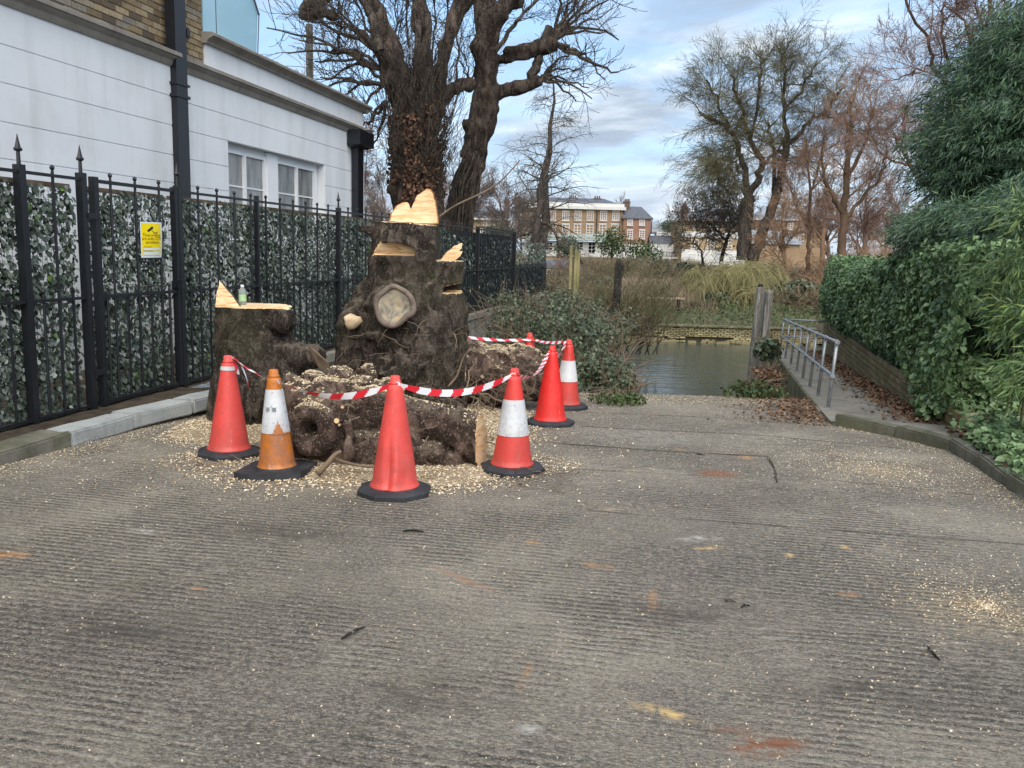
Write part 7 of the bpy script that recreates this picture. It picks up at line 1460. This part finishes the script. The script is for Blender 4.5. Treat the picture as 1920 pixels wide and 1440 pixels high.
# trailing ivy and litter on the garden bed
def bedpts(N):
    y = rng.uniform(4.2, 10.0, N); x = xbed(y) + np.abs(rng.normal(size=N)) * .9 - .10; n = vnoise(np.c_[x, y, 0 * x], 1.6, 61); k = n + rng.normal(size=N) * .4 + np.clip((x - xbed(y)) * .5, 0, .6) > .12; x, y = x[k], y[k]
    return np.c_[x, y, .06 + rng.random(len(x)) * .16 + .14 * np.clip(x - xbed(y) - .5, 0, 1.2)]
C = bedpts(9000); e = empty('trailing_ivy', (4.6, 7.5, .1), 'low trailing ivy sprawling over the kerb at the right', 'ivy'); foliage(e, C, np.tile([0, -.3, .8], (len(C), 1)), .062, MT['ivy'], IVP, single=280, jit=.5)
def dead(N, f, size, label):
    C = f(N); X, Y, Z = frames(len(C), np.tile([0, 0, 1.], (len(C), 1)), unit_rows(rng.normal(size=(len(C), 3)) * [1, 1, .1]), .45); mb = MB(); leaves(mb, C, rng.uniform(size * .5, size * 1.4, len(C)), X, Y, Z); obj('fallen_leaves', mb, MT['dead_leaf'], kind='stuff', label=label, cat='fallen leaves')
def f1_(N): s = rng.uniform(-.6, 11.5, N); w = 1.10 - np.abs(rng.normal(size=N)) * .20; return RO + RU * s[:, None] + RN * w[:, None] + UP * (wz(s) + .012 + rng.random(N) * .02)[:, None]
dead(5200, f1_, .045, 'brown fallen leaves drifted along the foot of the low brick wall')
def f2_(N): y = rng.uniform(4.5, 9.5, N); x = xbed(y) + rng.uniform(-.05, 1.8, N); return np.c_[x, y, .05 + .02 * rng.random(N) + .14 * np.clip(x - xbed(y) - .5, 0, 1.2)]
dead(5200, f2_, .06, 'brown leaf litter over the garden bed on the right')
def f3_(N): t = rng.random(N); y = 8.7 + t * 2.2 + rng.normal(size=N) * .12; x = xr(y) - np.abs(rng.normal(size=N)) * .40 - .02; return np.c_[x, y, slipz(y) + .012]
dead(1500, f3_, .034, 'brown leaves and debris at the corner where the walkway meets the slipway')
def bedlit(N): y = rng.uniform(4.5, 8.6, N); x = xbed(y) + np.abs(rng.normal(size=N)) * .5; return np.c_[x, y, .055 + .14 * np.clip(x - xbed(y) - .5, 0, 1.2)]
Cc = bedlit(5000); obj('bed_chips', chip_batch(Cc, rng.uniform(.008, .024, len(Cc))), MT['chips'], kind='stuff', label='pale wood chips spilled over the garden bed at the right', cat='wood chips')
# weedy tuft and ivy at the end of the side wall
def tuft(px, py, D, w, h, n, label, mat, size=.05, name='weed_clump', cat='weeds', zoff=0):
    c = at(px, py, D); e = empty(name, c, label, cat); d = unit_rows(rng.normal(size=(n, 3)) + [0, 0, .5]) * (rng.random(n) ** .5)[:, None] * [w, w, h]; foliage(e, c + d + UP * zoff, unit_rows(d + 1e-6), size, mat, IVP, single=0)
    tb = Tubes()
    for i in range(26): t_ = c + np.array([rr.gauss(0, w * .6), rr.gauss(0, w * .5), h * rr.uniform(.5, 1.3)]); tb.add([(c - [0, 0, .1]).tolist(), ((c + t_) / 2 + [0, 0, .05]).tolist(), t_.tolist()], .006, .003, 4)
    m_ = MB(); tb.to(m_); obj('stem', m_, MT['stick'], e)
tuft(1775, 760, 8.9, .34, .20, 1100, 'ivy bunch hanging over the near end of the low brick wall', MT['ivy'], .06, name='ivy_clump', cat='ivy')
tuft(1440, 655, 16.5, .28, .26, 420, 'small dark leafy plant at the foot of the two piles', MT['bush_leaf'], .085)
tuft(1415, 735, 10.9, .42, .17, 520, 'weedy clump of grass and dead leaves at the water end of the slipway', MT['bank_green'], .055); tuft(1440, 715, 11.6, .3, .25, 300, 'brown-stemmed weed clump against the mossy side wall', MT['dead_leaf'], .05)
tuft(1160, 745, 9.9, .36, .06, 500, 'low green weeds at the edge of the slipway below the bush', MT['bank_green'], .045)
# ------------------------------------------------------------------ bramble bushes on the left bank of the slip
def bush(label, blobs, n, size, mat, twigs=200, single=0):
    c0 = blobs[0][0]; e = empty('bramble_bush', (c0[0], c0[1], c0[2] - blobs[0][1][2]), label, 'bush'); Cs = []; Ns = []; tot = sum(np.prod(b[1]) ** .67 for b in blobs)
    for c, r in blobs:
        k = int(n * np.prod(r) ** .67 / tot); d = unit_rows(rng.normal(size=(k, 3))); q = d * (rng.random(k) ** .5 * (1 + .7 * fbm(d + np.array(c), 2.0, 2, 7)))[:, None] * r; Cs.append(np.array(c) + q); Ns.append(d)
    C = np.vstack(Cs); nn_ = fbm(C, 2.6, 3, 19) + rng.normal(size=len(C)) * .22; kp_ = nn_ > -.12; foliage(e, C[kp_], np.vstack(Ns)[kp_] + [0, -.2, .5], size, mat, IVP, jit=.9, single=single)
    tw = Tubes()
    for i in range(twigs):
        c, r = blobs[rr.randrange(len(blobs))]; p = Vector(c) + Vector((rr.gauss(0, .5) * r[0], rr.gauss(0, .5) * r[1], -r[2] * .6)); d = Vector((rr.gauss(0, .55), rr.gauss(0, .45), 1)).normalized(); L = r[2] * rr.uniform(1.2, 2.3); pts = [p]
        for j in range(6): d = (d + Vector((rr.gauss(0, .15), rr.gauss(0, .15), -.10 * j * .6))).normalized(); pts.append(pts[-1] + d * L / 6)
        tw.add([q[:] for q in pts], .008, .003, 4)
    m_ = MB(); tw.to(m_); obj('stem', m_, MT['stick'], e, kind='stuff'); return e
bush('dark bramble and ivy bush tumbling down beside the slipway, behind the farthest cone', [blb(1125, 700, 11.6, .42, .6, .32), blb(1080, 660, 12.5, .55, .7, .45), blb(1040, 640, 13.5, .6, .8, .5), blb(1000, 620, 14.5, .7, .8, .55), blb(1110, 640, 13.5, .45, .6, .4), blb(1165, 715, 11.0, .22, .35, .18), blb(1060, 600, 15, .6, .8, .4)], 26000, .052, MT['bush_leaf'], 520, single=280)
bush('darker ivy bush against the far railing, left of the bramble', [blb(970, 600, 17, .6, .8, .6), blb(1030, 580, 18, .7, .8, .5), blb(985, 640, 15.5, .55, .6, .4), blb(1090, 600, 18.5, .6, .8, .45)], 14000, .06, MT['bush_leaf'], 300)
bush('sparse twiggy bush around the lone dark pile', [blb(1130, 610, 20, .8, .8, .5), blb(1190, 600, 33, .9, .8, .4)], 2600, .09, MT['bush_leaf'], 200)
# bare multi-stemmed shrub in the middle
rr.seed(404); cB = dict(bend=.10, up=(.06, .06, .05, .03), n=(4, 4, 4), len=.62, rad=.62, ang=.5, rmin=.006, taper=.5, trunklev=1, start=.2)
for px, D, n_, lab in ((1125, 25, 17, 'bare many-stemmed shrub with grey-brown shoots left of the lone pile'), (1205, 26, 15, 'bare many-stemmed shrub with olive shoots right of the lone pile')):
    tb = Tubes(); tw = Tubes(); b = at(px, 640, D)
    for i in range(n_): grow(tb, tw, Vector(b) + Vector((rr.gauss(0, .25), rr.gauss(0, .3), -.4)), Vector((rr.gauss(0, .42), rr.gauss(0, .3), 1)).normalized(), 1.35 * rr.uniform(.7, 1.2), .026, 1, 4, cB)
    tree_obj('bare_shrub', b, lab, tb, tw, MT['twig_grey'], MT['twig_olive'], cat='shrub')
